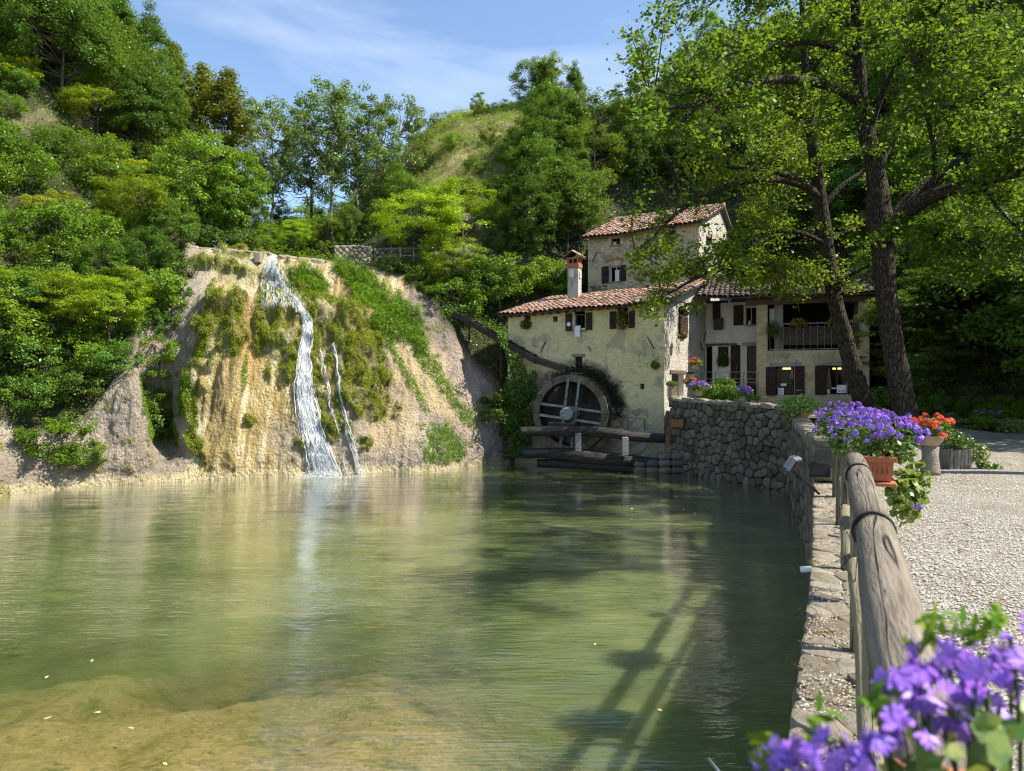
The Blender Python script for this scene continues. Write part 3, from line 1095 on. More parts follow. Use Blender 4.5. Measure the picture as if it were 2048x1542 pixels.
# ------------------------------------------------------------------ RETAINING WALL round the pond
rr = np.random.RandomState(12)
wallE = empty("retaining_wall", (6.9, 24.0, WZ), "curved dry stone retaining wall of rounded dark rubble around the right side of the pond", "stone wall")
V, Fc = [], []
ss = np.linspace(0, S_END, 200)
prof = lambda s: [(.02, WZ - 1.3), (-.05, WZ), (-.11, wall_top(s) - .12), (-.14, wall_top(s) - .07), (-.42, wall_top(s) - .07), (-.44, wall_top(s) - 2.0)]
for s in ss:
    for o, z in prof(s):
        x, y = wall_at(s, o)
        V.append((x, y, z))
Fc = grid_faces(200, 6)
V = np.array(V)
obj("wall_core", V, Fc, M['dark_gap'], wallE)
face = lambda s0: (lambda u, z, o: (*wall_at(s0 + u, o - .02 - .02 * (z) / 2.5), WZ - .25 + z))
# far face: seen frontally, every stone a part
s0 = S_CORNER - 1.2
cs = cells(S_END - s0, 3.1, .30, .25, 5, .46)
fn = face(s0)
J = Joined()
n_part = 0
big_first = sorted(cs, key=lambda p: -abs(sum(p[i][0] * p[(i + 1) % len(p)][1] - p[(i + 1) % len(p)][0] * p[i][1] for i in range(len(p)))))
for poly in big_first:
    c = np.mean(poly, 0)
    ztop = wall_top(s0 + c[0]) - WZ + .25 - .12
    poly = [(a, min(b, wall_top(s0 + a) - WZ + .185)) for a, b in poly]
    if c[1] > ztop: continue
    g = stone_geo(poly, .026, .10, .030 + .05 * rr.rand(), rr, fn, .22, .7)
    if not g: continue
    if n_part < 250 and c[1] > .2:
        centred("stone", g[0], g[1], M['stone_dark'], wallE); n_part += 1
    else:
        J.add(*g, rr.rand())
# the long near face, seen edge-on
cs = cells(s0, 3.1, .34, .27, 6, .42)
fn = face(0.0)
for poly in cs:
    c = np.mean(poly, 0)
    zt = wall_top(c[0]) - WZ + .17
    poly = [(a, min(b, zt)) for a, b in poly]
    if c[1] > zt - .02 or c[0] < S_of_Y(1): continue
    g = stone_geo(poly, .03, .08, .05 + .05 * rr.rand(), rr, fn)
    if g: J.add(*g, rr.rand())
J.build("wall_rubble", M['stone_dark'], wallE, kind='stuff', smooth_=True)

# ledge: rough flat stones bedded on top of the near wall
LW = .42
def ledge_fn(s0, zt, ow=.04):
    return lambda u, v, o: (*wall_at(s0 + u, ow - v), zt(s0 + u) + o + .01 * math.sin(7 * (s0 + u)))
sA, sB = S_of_Y(2.0), S_STEP
cs = cells(sB - sA, LW, .19, .17, 9, .45)
fn = ledge_fn(sA, lambda s: -.06)
np_ = 0
for poly in cs:
    g = stone_geo(poly, .003, .10, .030 + .018 * rr.rand(), rr, fn, .2, .35)
    if g:
        centred("ledge_stone", g[0], g[1], M['stone_ledge'], wallE)
# grit and moss lying on the ledge
n = 9000
gs = sA + (sB - sA) * rr.rand(n); go = .02 - .40 * rr.rand(n)
gp = np.array([(*wall_at(a, b), -.026) for a, b in zip(gs, go)])
V8 = np.array([(1, 0, 0), (0, 1, 0), (-1, 0, 0), (0, -1, 0), (0, 0, .8)]); F8 = np.array([(0, 1, 4), (1, 2, 4), (2, 3, 4), (3, 0, 4)])
Vg = (V8[None] * rr.uniform(.003, .010, (n, 1, 1)) + gp[:, None, :]).reshape(-1, 3)
obj("ledge_grit", Vg, (F8[None] + (np.arange(n) * 5)[:, None, None]).reshape(-1, 3), stone_mat('grit', (.30, .27, .22), (.62, .58, .50), moss=0), wallE, kind='stuff', attrs={'rnd': np.repeat(rr.rand(n), 5)})
mp_ = []
for k in range(46):
    a = sA + (sB - sA) * rr.rand() ** 1.3; b = .03 - (.05 if rr.rand() < .5 else .40) * rr.rand()
    c = np.array((*wall_at(a, b), -.026))
    mp_.append(c + rr.normal(size=(90, 3)) * np.array((.035, .035, .006)) * rr.uniform(.5, 1.4))
V, Fc, rn = leafcloud(np.concatenate(mp_), .013, rr, (0, 0, .5), 4)
obj("ledge_moss", V, Fc, leaf_mat('brown_moss', (.10, .055, .015), (.26, .16, .04), .1, .0), wallE, kind='stuff', attrs={'rnd': rn})
# parapet coping round the corner and along the far wall
cs = cells(S_END - S_STEP, .46, .45, .4, 10, .3)
fn = ledge_fn(S_STEP, lambda s: wall_top(s) - .08, .05)
for poly in cs:
    g = stone_geo(poly, .012, .08, .05 + .02 * rr.rand(), rr, fn, .3)
    if g:
        centred("coping_stone", g[0], g[1], M['stone_ledge'], wallE)
# inner face of the parapet
cs = cells(S_END - S_STEP, 1.0, .34, .25, 11, .4)
J = Joined()
for poly in cs:
    c = np.mean(poly, 0)
    zt = wall_top(S_STEP + c[0]) - .06
    poly = [(a, min(b, zt)) for a, b in poly]
    if c[1] > zt: continue
    g = stone_geo(poly, .02, .06, .04, rr, lambda u, z, o: (*wall_at(S_STEP + u, -.42 - o), z))
    if g: J.add(*g, rr.rand())
J.build("inner_rubble", M['stone_dark'], wallE, kind='stuff', smooth_=True)
# end face of the parapet step
x0, y0 = wall_at(S_STEP, .0); x1, y1 = wall_at(S_STEP, -.42)
mb = MB()
for k, (z, h) in enumerate(((.12, .24), (.38, .24), (.60, .16))):
    c = ((x0 + x1) / 2, (y0 + y1) / 2, z)
    d = np.array((x1 - x0, y1 - y0, 0)); d /= np.linalg.norm(d)
    t = np.array((-d[1], d[0], 0))
    b_ = MB().box(c, (.44, .12, h - .03), (d, t, (0, 0, 1)), .03)
    centred("end_stone", b_.v, b_.f, M['stone_dark'], wallE, smooth_=False)

# a paved strip of gravel-washed mortar in the joints of the ledge
V = []
for s in np.linspace(0, S_STEP, 80):
    for o in (.0, -.5):
        x, y = wall_at(s, o); V.append((x, y, -.045))
obj("ledge_bedding", V, grid_faces(80, 2), M['mortar'], wallE)

# ------------------------------------------------------------------ LOG FENCE on the ledge
fence = empty("log_fence", (2.0, 4.0, 0), "round log handrail on short posts running along the pond wall beside the gravel", "fence")
RX = lambda y: .135 + .4505 * y if y < 9.0 else .135 + .4505 * y - .012 * (y - 9.0) ** 2
def rail(y0, y1, z, r, name, off=0.0, seed=0):
    ys_ = np.linspace(y0, y1, max(6, int((y1 - y0) * 5)))
    pts = [(RX(y) + off + .006 * math.sin(y * 3 + seed), y, z + .006 * math.sin(y * 2.1 + seed)) for y in ys_]
    V, Fc = tube(pts, r, 22, True, .035, seed)
    V = np.array(V); c = V[:22].mean(0)
    # object axis along the log so the grain follows it
    d = Vector((RX(y1) - RX(y0), y1 - y0, 0)).normalized()
    q = Vector((0, 0, 1)).rotation_difference(d)
    mw = Matrix.Translation(Vector(c)) @ q.to_matrix().to_4x4()
    mi = np.array(mw.inverted())
    Vl = (np.c_[V, np.ones(len(V))] @ mi.T)[:, :3]
    me = mesh(name, Vl, Fc, M['rail'], True)
    o = inst(name, me, c, fence)
    o.rotation_euler = q.to_euler()
    return o
M['rail'] = wood_mat('weathered_log', (.105, .085, .064), (.29, .25, .20), (16, 16, 1.5), .85, .95, bd=.01)
M['rail_green'] = wood_mat('mossy_log', (.15, .13, .08), (.26, .235, .15), (13, 13, 1.5), .9, .8)
for i, (a, b) in enumerate(((-1.0, 2.52), (2.54, 6.6), (6.63, 11.0))):
    rail(a, b, .985, .064, "handrail", 0, i)
for i, (a, b) in enumerate(((-1.0, 4.1), (4.14, 7.8), (7.9, 11.0))):
    o = rail(a, b, .47, .050, "lower_rail", -.01 if a < 4 else -.05, i + 5)
    o.data.materials[0] = M['rail_green']
for i, y in enumerate((.35, 2.25, 4.12, 5.98, 7.86, 9.72)):
    x = RX(y) - (.012 if y < 5 else .05 + .022 * (y - 6))
    V, Fc = tube([(x, y, -.05), (x + .005, y, .5), (x, y, .95)], .040, 14, True, .03, i)
    c = np.array((x, y, 0))
    me = mesh("post", np.array(V) - c, Fc, M['rail_green'], True)
    inst("post", me, c, fence)
# binding wires round the handrail
for y in (2.53, 4.1, 6.0):
    pts = []
    d = np.array((.41, .912, 0)); a = np.array((d[1], -d[0], 0)); b = np.array((0, 0, 1.0))
    c = np.array((RX(y), y, .985))
    for k in range(25):
        t = 2 * math.pi * k / 24
        pts.append(c + .0675 * (a * math.cos(t) + b * math.sin(t)))
    V, Fc = tube(pts, .006, 6, False)
    obj("binding_wire", V, Fc, M['iron'], fence, smooth_=True)

# ------------------------------------------------------------------ WEIR WALL on the crest, and the old wall beside it
def block_wall(name, label, cat, p0, p1, h, t, sx, sz, seed, mat, round_end=False, top_noise=.1):
    p0 = np.array(p0, float); p1 = np.array(p1, float)
    L = np.linalg.norm((p1 - p0)[:2])
    d = (p1 - p0) / np.linalg.norm((p1 - p0)[:2]); nrm = np.array((d[1], -d[0], 0)); nrm /= np.linalg.norm(nrm)
    e = empty(name, p0, label, cat)
    rr = np.random.RandomState(seed)
    mb = MB()
    V = []
    for u in (0, L):
        for o, z in ((0, -.8), (0, h - .06), (-t, h - .06), (-t, -.8)):
            V.append(p0 + d * u + nrm * o + np.array((0, 0, z)))
    mb.add(V, [(0, 4, 5, 1), (1, 5, 6, 2), (2, 6, 7, 3), (0, 1, 2, 3), (4, 7, 6, 5)])
    mb.build("wall_core", M['mortar'], e)
    for poly in cells(L, h + .3, sx, sz, seed, .35):
        poly = [(a, min(b, h + .3 + top_noise * math.sin(a * 2.3))) for a, b in poly]
        g = stone_geo(poly, .02, .08, .04 + .05 * rr.rand(), rr, lambda u, z, o: p0 + d * u + nrm * o + np.array((0, 0, z - .3)))
        if g: centred("stone", g[0], g[1], mat, e)
    for poly in cells(L, t, sx, t * .8, seed + 1, .2):
        g = stone_geo(poly, .02, .06, .04 + .03 * rr.rand(), rr, lambda u, v, o: p0 + d * u - nrm * v + np.array((0, 0, h - .04 + o)))
        if g: centred("cap_stone", g[0], g[1], mat, e)
    return e


wa, _ = hit(372, 500); wb, _ = hit(640, 528)
wa = P(366, 503, 31.0); wb = P(540, 517, 31.55)
block_wall("weir_wall", "low pale stone weir wall along the left part of the waterfall crest", "wall", wa, wb, .27, .4, .9, .3, 31, M['stone_pale'], top_noise=.01)
wa = P(556, 520, 31.55); wb = P(655, 531, 31.95)
block_wall("weir_wall", "short low stone weir wall just right of where the stream spills over", "wall", wa, wb, .24, .4, .7, .28, 33, M['stone_pale'], top_noise=.01)
for px, py in ((437, 508), (517, 515)):
    p = P(px, py, 31.05)
    mb = MB().box(p + np.array((0, 0, -.02)), (.26, .3, .42), None, .03)
    mb.build("stone_pier", M['stone_pale'], None, base=p, label="small square stone pier at the %s end of the weir wall" % ("left" if px < 450 else "right"), cat="stone pier", group="piers on the weir wall")
block_wall("dry_stone_wall", "rough grey dry stone wall under the trees right of the waterfall crest", "wall", P(668, 530, 32.9), P(745, 530, 33.4), .90, .5, .30, .16, 35, M['stone_pale'], top_noise=.05)
block_wall("dry_stone_wall", "shaded dry stone wall behind the rustic railing under the trees", "wall", P(747, 530, 33.4), P(835, 532, 33.9), .78, .5, .30, .16, 37, M['stone_dark'], top_noise=.06)
# rustic railing beside the path
fe = empty("rustic_railing", P(800, 530, 32.9), "thin wooden pole railing on the bank between the old wall and the trees", "fence")
for px in (782, 800, 827, 850):
    p = P(px, 532, 32.9)
    MB().tube([p, p + np.array((0, 0, .9))], .03, 6).build("post", M['bark_pale'], fe)
for z in (.8, .45):
    MB().tube([P(772, 532, 32.9) + (0, 0, z), P(815, 530, 32.9) + (0, 0, z - .03), P(860, 533, 32.9) + (0, 0, z + .02)], .022, 6).build("rail", M['bark_pale'], fe)


def boulder(name, p, size, seed, mat, label, cat="rock", group=None):
    rr = np.random.RandomState(seed)
    import bmesh
    bm = bmesh.new()
    bmesh.ops.create_icosphere(bm, subdivisions=4, radius=1)
    V = np.array([v.co[:] for v in bm.verts]); Fc = np.array([[v.index for v in f.verts] for f in bm.faces])
    bm.free()
    V = V * (1 + .28 * fbm(V * 1.4 + seed, 3, seed)[:, None] + .05 * fbm(V * 6 + seed, 3, seed)[:, None])
    V = V * np.array(size) / 2
    me = mesh(name, V, Fc, mat, True)
    return inst(name, me, p, None, None, None, label, cat, group)


boulder("boulder", P(928, 450, 36.0), (1.1, 1.1, 1.15), 3, M['stone_pale'], "tall cracked grey rock outcrop standing on the slope above the flume")
boulder("boulder", P(956, 462, 36.2), (.8, .9, .8), 8, M['stone_pale'], "smaller grey rock leaning right of the tall outcrop")
boulder("boulder", P(900, 470, 36.0), (.7, .8, .7), 12, M['stone_dark'], "low shaded rock left of the tall outcrop")
boulder("boulder", P(905, 512, 35.0), (2.6, 1.2, 1.3), 15, M['stone_dark'], "broad grey rock face under the bright tree on the bank")

# ------------------------------------------------------------------ WATERFALL
def ribbon_fall(name, label, path, n, seed, dens=1.0, wid=(.012, .05)):
    """path: list of (px, py, halfwidth px) down the rock"""
    rr = np.random.RandomState(seed)
    path = np.array(path, float)
    L = []
    V, Fc = [], []
    for k in range(n):
        off = rr.uniform(-1, 1)
        t0 = rr.rand() * .9 if rr.rand() < .65 else 0
        t1 = min(1, t0 + rr.uniform(.08, .45)) if rr.rand() < .85 else 1
        m = max(4, int((t1 - t0) * 46))
        tt = np.linspace(t0, t1, m)
        pp = bez(path, 200)
        q = pp[(tt * 199).astype(int)]
        wob = np.convolve(np.cumsum(rr.normal(size=m + 8)), np.ones(9) / 9, 'valid')[:m] * .9
        off = np.clip(rr.normal() * .48, -1.05, 1.05)
        px = q[:, 0] + q[:, 2] * off + wob * .30
        py = q[:, 1] + rr.normal() * 1.5
        w = rr.uniform(*wid)
        prev = None
        for i in range(m):
            loc, nr_ = hit(px[i], py[i])
            if loc is None: prev = None; continue
            c = loc + nr_ * (.035 + .05 * rr.rand()) + np.array((0, -.03, 0))
            ww = w * (.5 + rr.rand() * .9) * (.3 if i in (0, m - 1) else 1)
            side = np.array((1, .1, 0)) * ww
            b = len(V)
            V += [c - side + np.array((0, .02, 0)), c + np.array((0, -.015, 0)), c + side + np.array((0, .02, 0))]
            if prev is not None and np.linalg.norm(c - prev) < 1.0:
                Fc += [(b - 3, b - 2, b + 1, b), (b - 2, b - 1, b + 2, b + 1)]
            prev = c
    o = obj(name, V, Fc, M['foam'], None, label=label, cat="waterfall", smooth_=True)
    return o


wf = empty("waterfall", P(650, 950, 25.5), "white waterfall running in streaks down the mossy tufa rock into the pond", "waterfall")
def to_part(o, parent):
    o.parent = parent
    o.location = tuple(-wpos(parent))
    for k in ('label', 'category'):
        if k in o: del o[k]
    o['kind'] = 'stuff'
to_part(ribbon_fall("upper_cascade", "", [(546, 514, 4), (545, 535, 14), (552, 560, 26), (562, 585, 38), (575, 612, 50)], 90, 1, wid=(.003, .011)), wf)
to_part(ribbon_fall("upper_cascade", "", [(546, 514, 4), (552, 540, 5), (570, 575, 6), (598, 612, 6), (612, 628, 5)], 40, 11, wid=(.005, .018)), wf)
to_part(ribbon_fall("main_cascade", "", [(594, 616, 6), (611, 632, 7), (614, 668, 8), (608, 720, 13), (611, 790, 19), (625, 860, 23), (641, 915, 25), (653, 953, 30)], 330, 2, wid=(.003, .012)), wf)
to_part(ribbon_fall("side_trickle", "", [(668, 690, 3), (676, 740, 3), (684, 800, 4), (700, 870, 5), (712, 915, 6), (722, 948, 7)], 22, 3, wid=(.003, .010)), wf)
to_part(ribbon_fall("side_trickle", "", [(640, 700, 2), (652, 760, 3), (665, 820, 3), (680, 880, 4), (695, 947, 5)], 9, 4, wid=(.003, .008)), wf)
# broken water: countless small flecks tumbling along the same paths
def flecks(path, n, seed, size, spread=.5):
    rr = np.random.RandomState(seed)
    pp = bez(np.array(path, float), 300)
    out = []
    strands = rr.normal(size=26) * spread
    while len(out) < n:
        k = rr.randint(300); q = pp[k]
        o = np.clip(strands[rr.randint(26)] + rr.normal() * .10 + .12 * math.sin(k * .06 + len(out) % 7), -1.1, 1.1)
        loc, nr_ = hit(q[0] + q[2] * o, q[1] + rr.normal() * 2)
        if loc is None: continue
        out.append(loc + nr_ * (.04 + .09 * rr.rand() ** 2) + rr.normal(size=3) * .012)
    C = np.array(out)
    m = len(C)
    a = np.tile(np.array((0, -.15, -1.0)), (m, 1)) + rr.normal(size=(m, 3)) * .25
    a /= np.linalg.norm(a, axis=1)[:, None]
    b = np.cross(a, rr.normal(size=(m, 3))); b /= np.linalg.norm(b, axis=1)[:, None]
    s_ = (size * (.4 + 1.2 * rr.rand(m)))[:, None]
    V = np.stack([C + a * s_, C + b * s_ * .28, C - a * s_, C - b * s_ * .28], 1).reshape(-1, 3)
    return V, np.arange(m * 4).reshape(m, 4)
fm_w = NT('white_water')
_d = fm_w.n('BsdfDiffuse', Color=(.92, .94, .96)); _t = fm_w.n('BsdfTranslucent', Color=(.92, .94, .96)); _m = fm_w.n('MixShader', Fac=.5)
fm_w.set(_m.inputs[1], _d); fm_w.set(_m.inputs[2], _t); fm_w.t.links.new(_m.outputs[0], fm_w.out.inputs['Surface'])
for nm, pth, n_, sd, sz, spd in (("main_spray", [(594, 616, 6), (611, 632, 7), (614, 668, 8), (608, 720, 12), (611, 790, 17), (625, 860, 21), (641, 915, 26), (653, 953, 31)], 15000, 61, .036, .48),
                                 ("upper_spray", [(546, 514, 4), (545, 535, 14), (552, 560, 26), (562, 585, 38), (575, 612, 50)], 4200, 62, .026, .55),
                                 ("upper_spray", [(546, 514, 4), (552, 540, 5), (570, 575, 6), (598, 612, 6), (612, 628, 5)], 1500, 63, .026, .5),
                                 ("trickle_spray", [(668, 690, 3), (676, 740, 3), (684, 800, 4), (700, 870, 5), (712, 915, 6), (722, 948, 7)], 1500, 64, .024, .5),
                                 ("trickle_spray", [(640, 700, 2), (652, 760, 3), (665, 820, 3), (680, 880, 4), (695, 947, 5)], 700, 65, .022, .5)):
    V, Fc = flecks(pth, n_, sd, sz, spd)
    obj(nm, V, Fc, fm_w.m, wf, kind='stuff')
# foam where it meets the pond
rr = np.random.RandomState(5)
n = 1500
fx = np.concatenate([rr.normal(-6.55, .46, n - 150), rr.normal(-5.3, .18, 150)]); fy = 24.95 - np.abs(rr.normal(0, .22, n))
V, Fc, rn = leafcloud(np.stack([fx, fy, np.full(n, WZ + .012) + rr.rand(n) ** 3 * .22], 1), .05, rr, nb=(0, 0, 2))
Fo = obj("foam", V, Fc, M['foam'], wf, kind='stuff')

# ------------------------------------------------------------------ HOUSES
class Frame:
    """a vertical wall plane from a to b (xy), out = towards the viewer's side"""
    def __init__(s, a, b, flip=False):
        s.a = np.array((a[0], a[1], 0.0)); s.b = np.array((b[0], b[1], 0.0))
        s.L = np.linalg.norm(s.b - s.a); s.d = (s.b - s.a) / s.L
        s.n = np.array((s.d[1], -s.d[0], 0.0))
        if flip: s.n = -s.n

    def w(s, u, z, o=0.0):
        return s.a + s.d * u + s.n * o + np.array((0, 0, z))

    def at(s, px, py):
        """photograph pixel -> (u, z) on this wall"""
        r = np.array(((px - 1024) / F, 1.0, -(py - 771) / F)); c = np.array((0, 0, CZ))
        t = ((s.a - c) @ s.n) / (r @ s.n)
        p = c + r * t
        return float((p - s.a) @ s.d), float(p[2])

    def rect(s, x0, y0, x1, y1):
        u0, _ = s.at(x0, y0); u1, _ = s.at(x1, y0)
        um = (x0 + x1) / 2
        _, z1 = s.at(um, y0); _, z0 = s.at(um, y1)
        return u0, z0, u1, z1

    def box(s, mb, u0, z0, u1, z1, o0, o1, bev=0.0):
        c = s.w((u0 + u1) / 2, (z0 + z1) / 2, (o0 + o1) / 2)
        mb.box(c, (abs(u1 - u0), abs(o1 - o0), abs(z1 - z0)), (s.d, s.n, (0, 0, 1)), bev)
        return mb


def wall(name, fr, z0, z1, holes, mat, parent, top=None, t=.35, rel=.0, u0=0.0, u1=None, step=.22, reveal=None):
    """wall with real openings; top = function u -> extra height. Surface slightly uneven"""
    u1 = fr.L if u1 is None else u1
    us = sorted(set([u0, u1] + [h[0] for h in holes] + [h[2] for h in holes]))
    zs = sorted(set([z0, z1] + [h[1] for h in holes] + [h[3] for h in holes]))
    def refine(a):
        o = []
        for p, q in zip(a[:-1], a[1:]):
            k = max(1, int(math.ceil((q - p) / step)))
            o += [p + (q - p) * i / k for i in range(k)]
        return np.array(o + [a[-1]])
    U, Z = refine(us), refine(zs)
    top = top or (lambda u: 0.0)
    V = []
    for z in Z:
        f = max(0.0, (z - z0) / (z1 - z0))
        for u in U:
            zz = z + (top(u) * f ** 6)
            q = fr.w(u, zz)
            bulge = float(vn(np.array([q * .6]), 3)[0] - .5) * rel * 2 + float(vn(np.array([q * 3.1]), 4)[0] - .5) * rel
            on = any(abs(u - h[0]) < 1e-6 or abs(u - h[2]) < 1e-6 for h in holes)
            V.append(fr.w(u, zz, bulge if not on else 0))
    nu = len(U); Fc = []
    for j in range(len(Z) - 1):
        for i in range(nu - 1):
            uc, zc = (U[i] + U[i + 1]) / 2, (Z[j] + Z[j + 1]) / 2
            if any(h[0] < uc < h[2] and h[1] < zc < h[3] for h in holes): continue
            k = j * nu + i
            Fc.append((k, k + 1, k + nu + 1, k + nu))
    w_ = obj(name, np.array(V), Fc, mat, parent)
    if holes:
        for h in holes:
            mb = MB()
            a, b, c, d = h[0], h[1], h[2], h[3]
            q = [fr.w(a, b, .004), fr.w(c, b, .004), fr.w(c, d, .004), fr.w(a, d, .004), fr.w(a, b, -t), fr.w(c, b, -t), fr.w(c, d, -t), fr.w(a, d, -t)]
            mb.add(q, [(0, 1, 5, 4), (1, 2, 6, 5), (2, 3, 7, 6), (3, 0, 4, 7)])
            mb.build("window_reveal", reveal or M['reveal'], parent)
    return w_


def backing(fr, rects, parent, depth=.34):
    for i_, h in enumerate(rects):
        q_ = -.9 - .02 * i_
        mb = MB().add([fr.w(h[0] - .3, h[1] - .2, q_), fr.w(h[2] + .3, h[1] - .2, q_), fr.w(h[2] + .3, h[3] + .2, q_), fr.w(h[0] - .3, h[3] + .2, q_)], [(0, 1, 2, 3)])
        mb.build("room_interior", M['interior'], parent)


def window(fr, h, parent, depth=.22, bars=1, frame=M['wood_dark'], glass=True, cross=0):
    u0, z0, u1, z1 = h
    f = .035
    mb = MB()
    fr.box(mb, u0 + .003, z0 + .003, u0 + f, z1 - .003, -depth, -depth + .05)
    fr.box(mb, u1 - f, z0 + .003, u1 - .003, z1 - .003, -depth, -depth + .05)
    fr.box(mb, u0 + f, z0 + .003, u1 - f, z0 + f, -depth, -depth + .05)
    fr.box(mb, u0 + f, z1 - f, u1 - f, z1 - .003, -depth, -depth + .05)
    for k in range(bars):
        uc = u0 + (u1 - u0) * (k + 1) / (bars + 1)
        fr.box(mb, uc - .015, z0 + f, uc + .015, z1 - f, -depth + .002, -depth + .045)
    for k in range(cross):
        zc = z0 + (z1 - z0) * (k + 1) / (cross + 1)
        fr.box(mb, u0 + f, zc - .012, u1 - f, zc + .012, -depth + .004, -depth + .043)
    w_ = mb.build("window", frame, parent)
    if glass:
        g = MB().add([fr.w(u0 + f, z0 + f, -depth + .02), fr.w(u1 - f, z0 + f, -depth + .02), fr.w(u1 - f, z1 - f, -depth + .02), fr.w(u0 + f, z1 - f, -depth + .02)], [(0, 1, 2, 3)])
        g.build("pane", M['glass'], w_)
    return w_


def shutter(fr, h, parent, n=5, vertical=False, out=.03, label=None, mat=None):
    """a shutter folded back against the wall: frame edge plus boards"""
    u0, z0, u1, z1 = h
    mat = mat or M['wood_dark']
    mb = MB()
    fr.box(mb, u0, z0, u1, z1, out, out + .018)
    sh = mb.build("shutter", mat, parent, label=label)
    for k in range(n):
        if vertical:
            a, b, c, d = u0 + (u1 - u0) * k / n, z0, u0 + (u1 - u0) * (k + 1) / n, z1
            a += .006; c -= .006
        else:
            a, b, c, d = u0, z0 + (z1 - z0) * k / n, u1, z0 + (z1 - z0) * (k + 1) / n
            b += .007; d -= .007
        m = MB(); fr.box(m, a + .004, b, c - .004, d, out + .019, out + .042 + .006 * random.random(), .006)
        m.build("board", mat, sh)
    for z in (z0 + (z1 - z0) * .2, z0 + (z1 - z0) * .8):
        m = MB()
        fr.box(m, u0, z - .012, u0 + (u1 - u0) * .8, z + .012, out + .050, out + .056)
        m.build("hinge_strap", M['iron'], sh)
    return sh


# a curved clay tile: convex cover tile, tapering up the roof (local x across, y up the slope)
def tile_geo(w0=.105, w1=.082, L=.42, h=.075, seg=6):
    V, Fc = [], []
    for y, w, zz in ((0, w0, .018), (L, w1, -.006)):
        for k in range(seg + 1):
            t = math.pi * k / seg
            V.append((-w * math.cos(t), y, h * (w / w0) * math.sin(t) + zz))
    for k in range(seg):
        Fc.append((k, k + 1, seg + 2 + k, seg + 1 + k))
    b = len(V)
    for k in range(seg + 1):     # thickness at the lower end
        t = math.pi * k / seg
        V.append((-(w0 - .018) * math.cos(t), 0, (h - .018) * math.sin(t) + .018))
    for k in range(seg):
        Fc.append((b + k, b + k + 1, k + 1, k))
    return np.array(V), Fc
TV, TF = tile_geo()
T_ME = {}


def roof(name, q00, q10, q11, q01, mat, parent, sp=.21, ex=.33, nmax=300, seed=0, sag=.05):
    """tiled roof plane: q00-q10 eave (left, right), q01-q11 top"""
    q00, q10, q11, q01 = [np.array(q, float) for q in (q00, q10, q11, q01)]
    W = (np.linalg.norm(q10 - q00) + np.linalg.norm(q11 - q01)) / 2
    H = (np.linalg.norm(q01 - q00) + np.linalg.norm(q11 - q10)) / 2
    nu, nv = int(W / sp), max(2, int(H / ex))
    rr = np.random.RandomState(seed)
    up = np.cross(q10 - q00, q01 - q00); up /= np.linalg.norm(up)
    if up[2] < 0: up = -up
    def at(u, v):
        p = (q00 * (1 - u) + q10 * u) * (1 - v) + (q01 * (1 - u) + q11 * u) * v
        return p + np.array((0, 0, -sag * math.sin(math.pi * u) + .03 * math.sin(u * 11 + seed)))
    # channel tiles below, as a wavy bed with thickness
    V, Fc = [], []
    mu = nu * 4 + 1
    for j in range(nv + 1):
        for i in range(mu):
            u = i / (mu - 1)
            V.append(at(u, j / nv) + up * (.012 * math.cos(2 * math.pi * i / 4)))
    n0 = len(V)
    Fc += grid_faces(nv + 1, mu).tolist()
    for j in range(nv + 1):
        for i in range(mu):
            V.append(np.array(V[j * mu + i]) - up * .06)
    Fc += (grid_faces(nv + 1, mu) + n0).tolist()
    for i in range(mu - 1):
        Fc.append((i, i + 1, n0 + i + 1, n0 + i)); a = nv * mu + i
        Fc.append((a, a + 1, n0 + a + 1, n0 + a))
    for j in range(nv):
        a = j * mu; Fc.append((a, a + mu, n0 + a + mu, n0 + a)); a += mu - 1
        Fc.append((a, a + mu, n0 + a + mu, n0 + a))
    rf = obj(name, np.array(V), Fc, M['tile_bed'], parent)
    key = mat.name
    if key not in T_ME: T_ME[key] = mesh("roof_tile", TV, TF, mat, True)
    J = Joined()
    cnt = 0
    # front rows first: they show largest
    for j in range(nv):
        for i in range(nu):
            u = (i + .5) / nu + rr.normal() * .0012; v = j / nv - .012 + rr.normal() * .004
            p = at(u, v); p2 = at(u, min(1.0, v + 1 / nv))
            y = p2 - p; y = y / np.linalg.norm(y) + rr.normal(size=3) * .022; y /= np.linalg.norm(y)
            z = up + rr.normal(size=3) * .03; x = np.cross(y, z); x /= np.linalg.norm(x); z = np.cross(x, y)
            s_ = .93 + .14 * rr.rand()
            p = p + up * (.02 + .012 * rr.rand())
            m = np.stack([x, y, z], 1)
            if cnt < nmax:
                o = inst("roof_tile", T_ME[key], p, rf)
                o.rotation_euler = Matrix(m.tolist()).to_euler()
                o.scale = (s_, 1, s_)
                cnt += 1
            else:
                J.add(((TV * s_) @ m.T + p).tolist(), TF, rr.rand())
    J.build("roof_tile_rows", mat, rf, kind='stuff', smooth_=True)
    return rf


def rubble(fr, u0, z0, u1, z1, mat, parent, sx, sz, seed, keep=.6, name="wall_stone", avoid=(), proud=.03, gap=.02, jit=.4):
    rr = np.random.RandomState(seed)
    for poly in cells(u1 - u0, z1 - z0, sx, sz, seed, jit):
        if rr.rand() > keep: continue
        c = np.mean(poly, 0) + np.array((u0, z0))
        if any(a - .1 < c[0] < d + .1 and b - .08 < c[1] < e + .1 for a, b, d, e in avoid): continue
        g = stone_geo(poly, gap, .08, proud * (.5 + rr.rand() * .8), rr, lambda u, z, o: fr.w(u + u0, z + z0, o), .5)
        if g: centred(name, g[0], g[1], mat, parent)


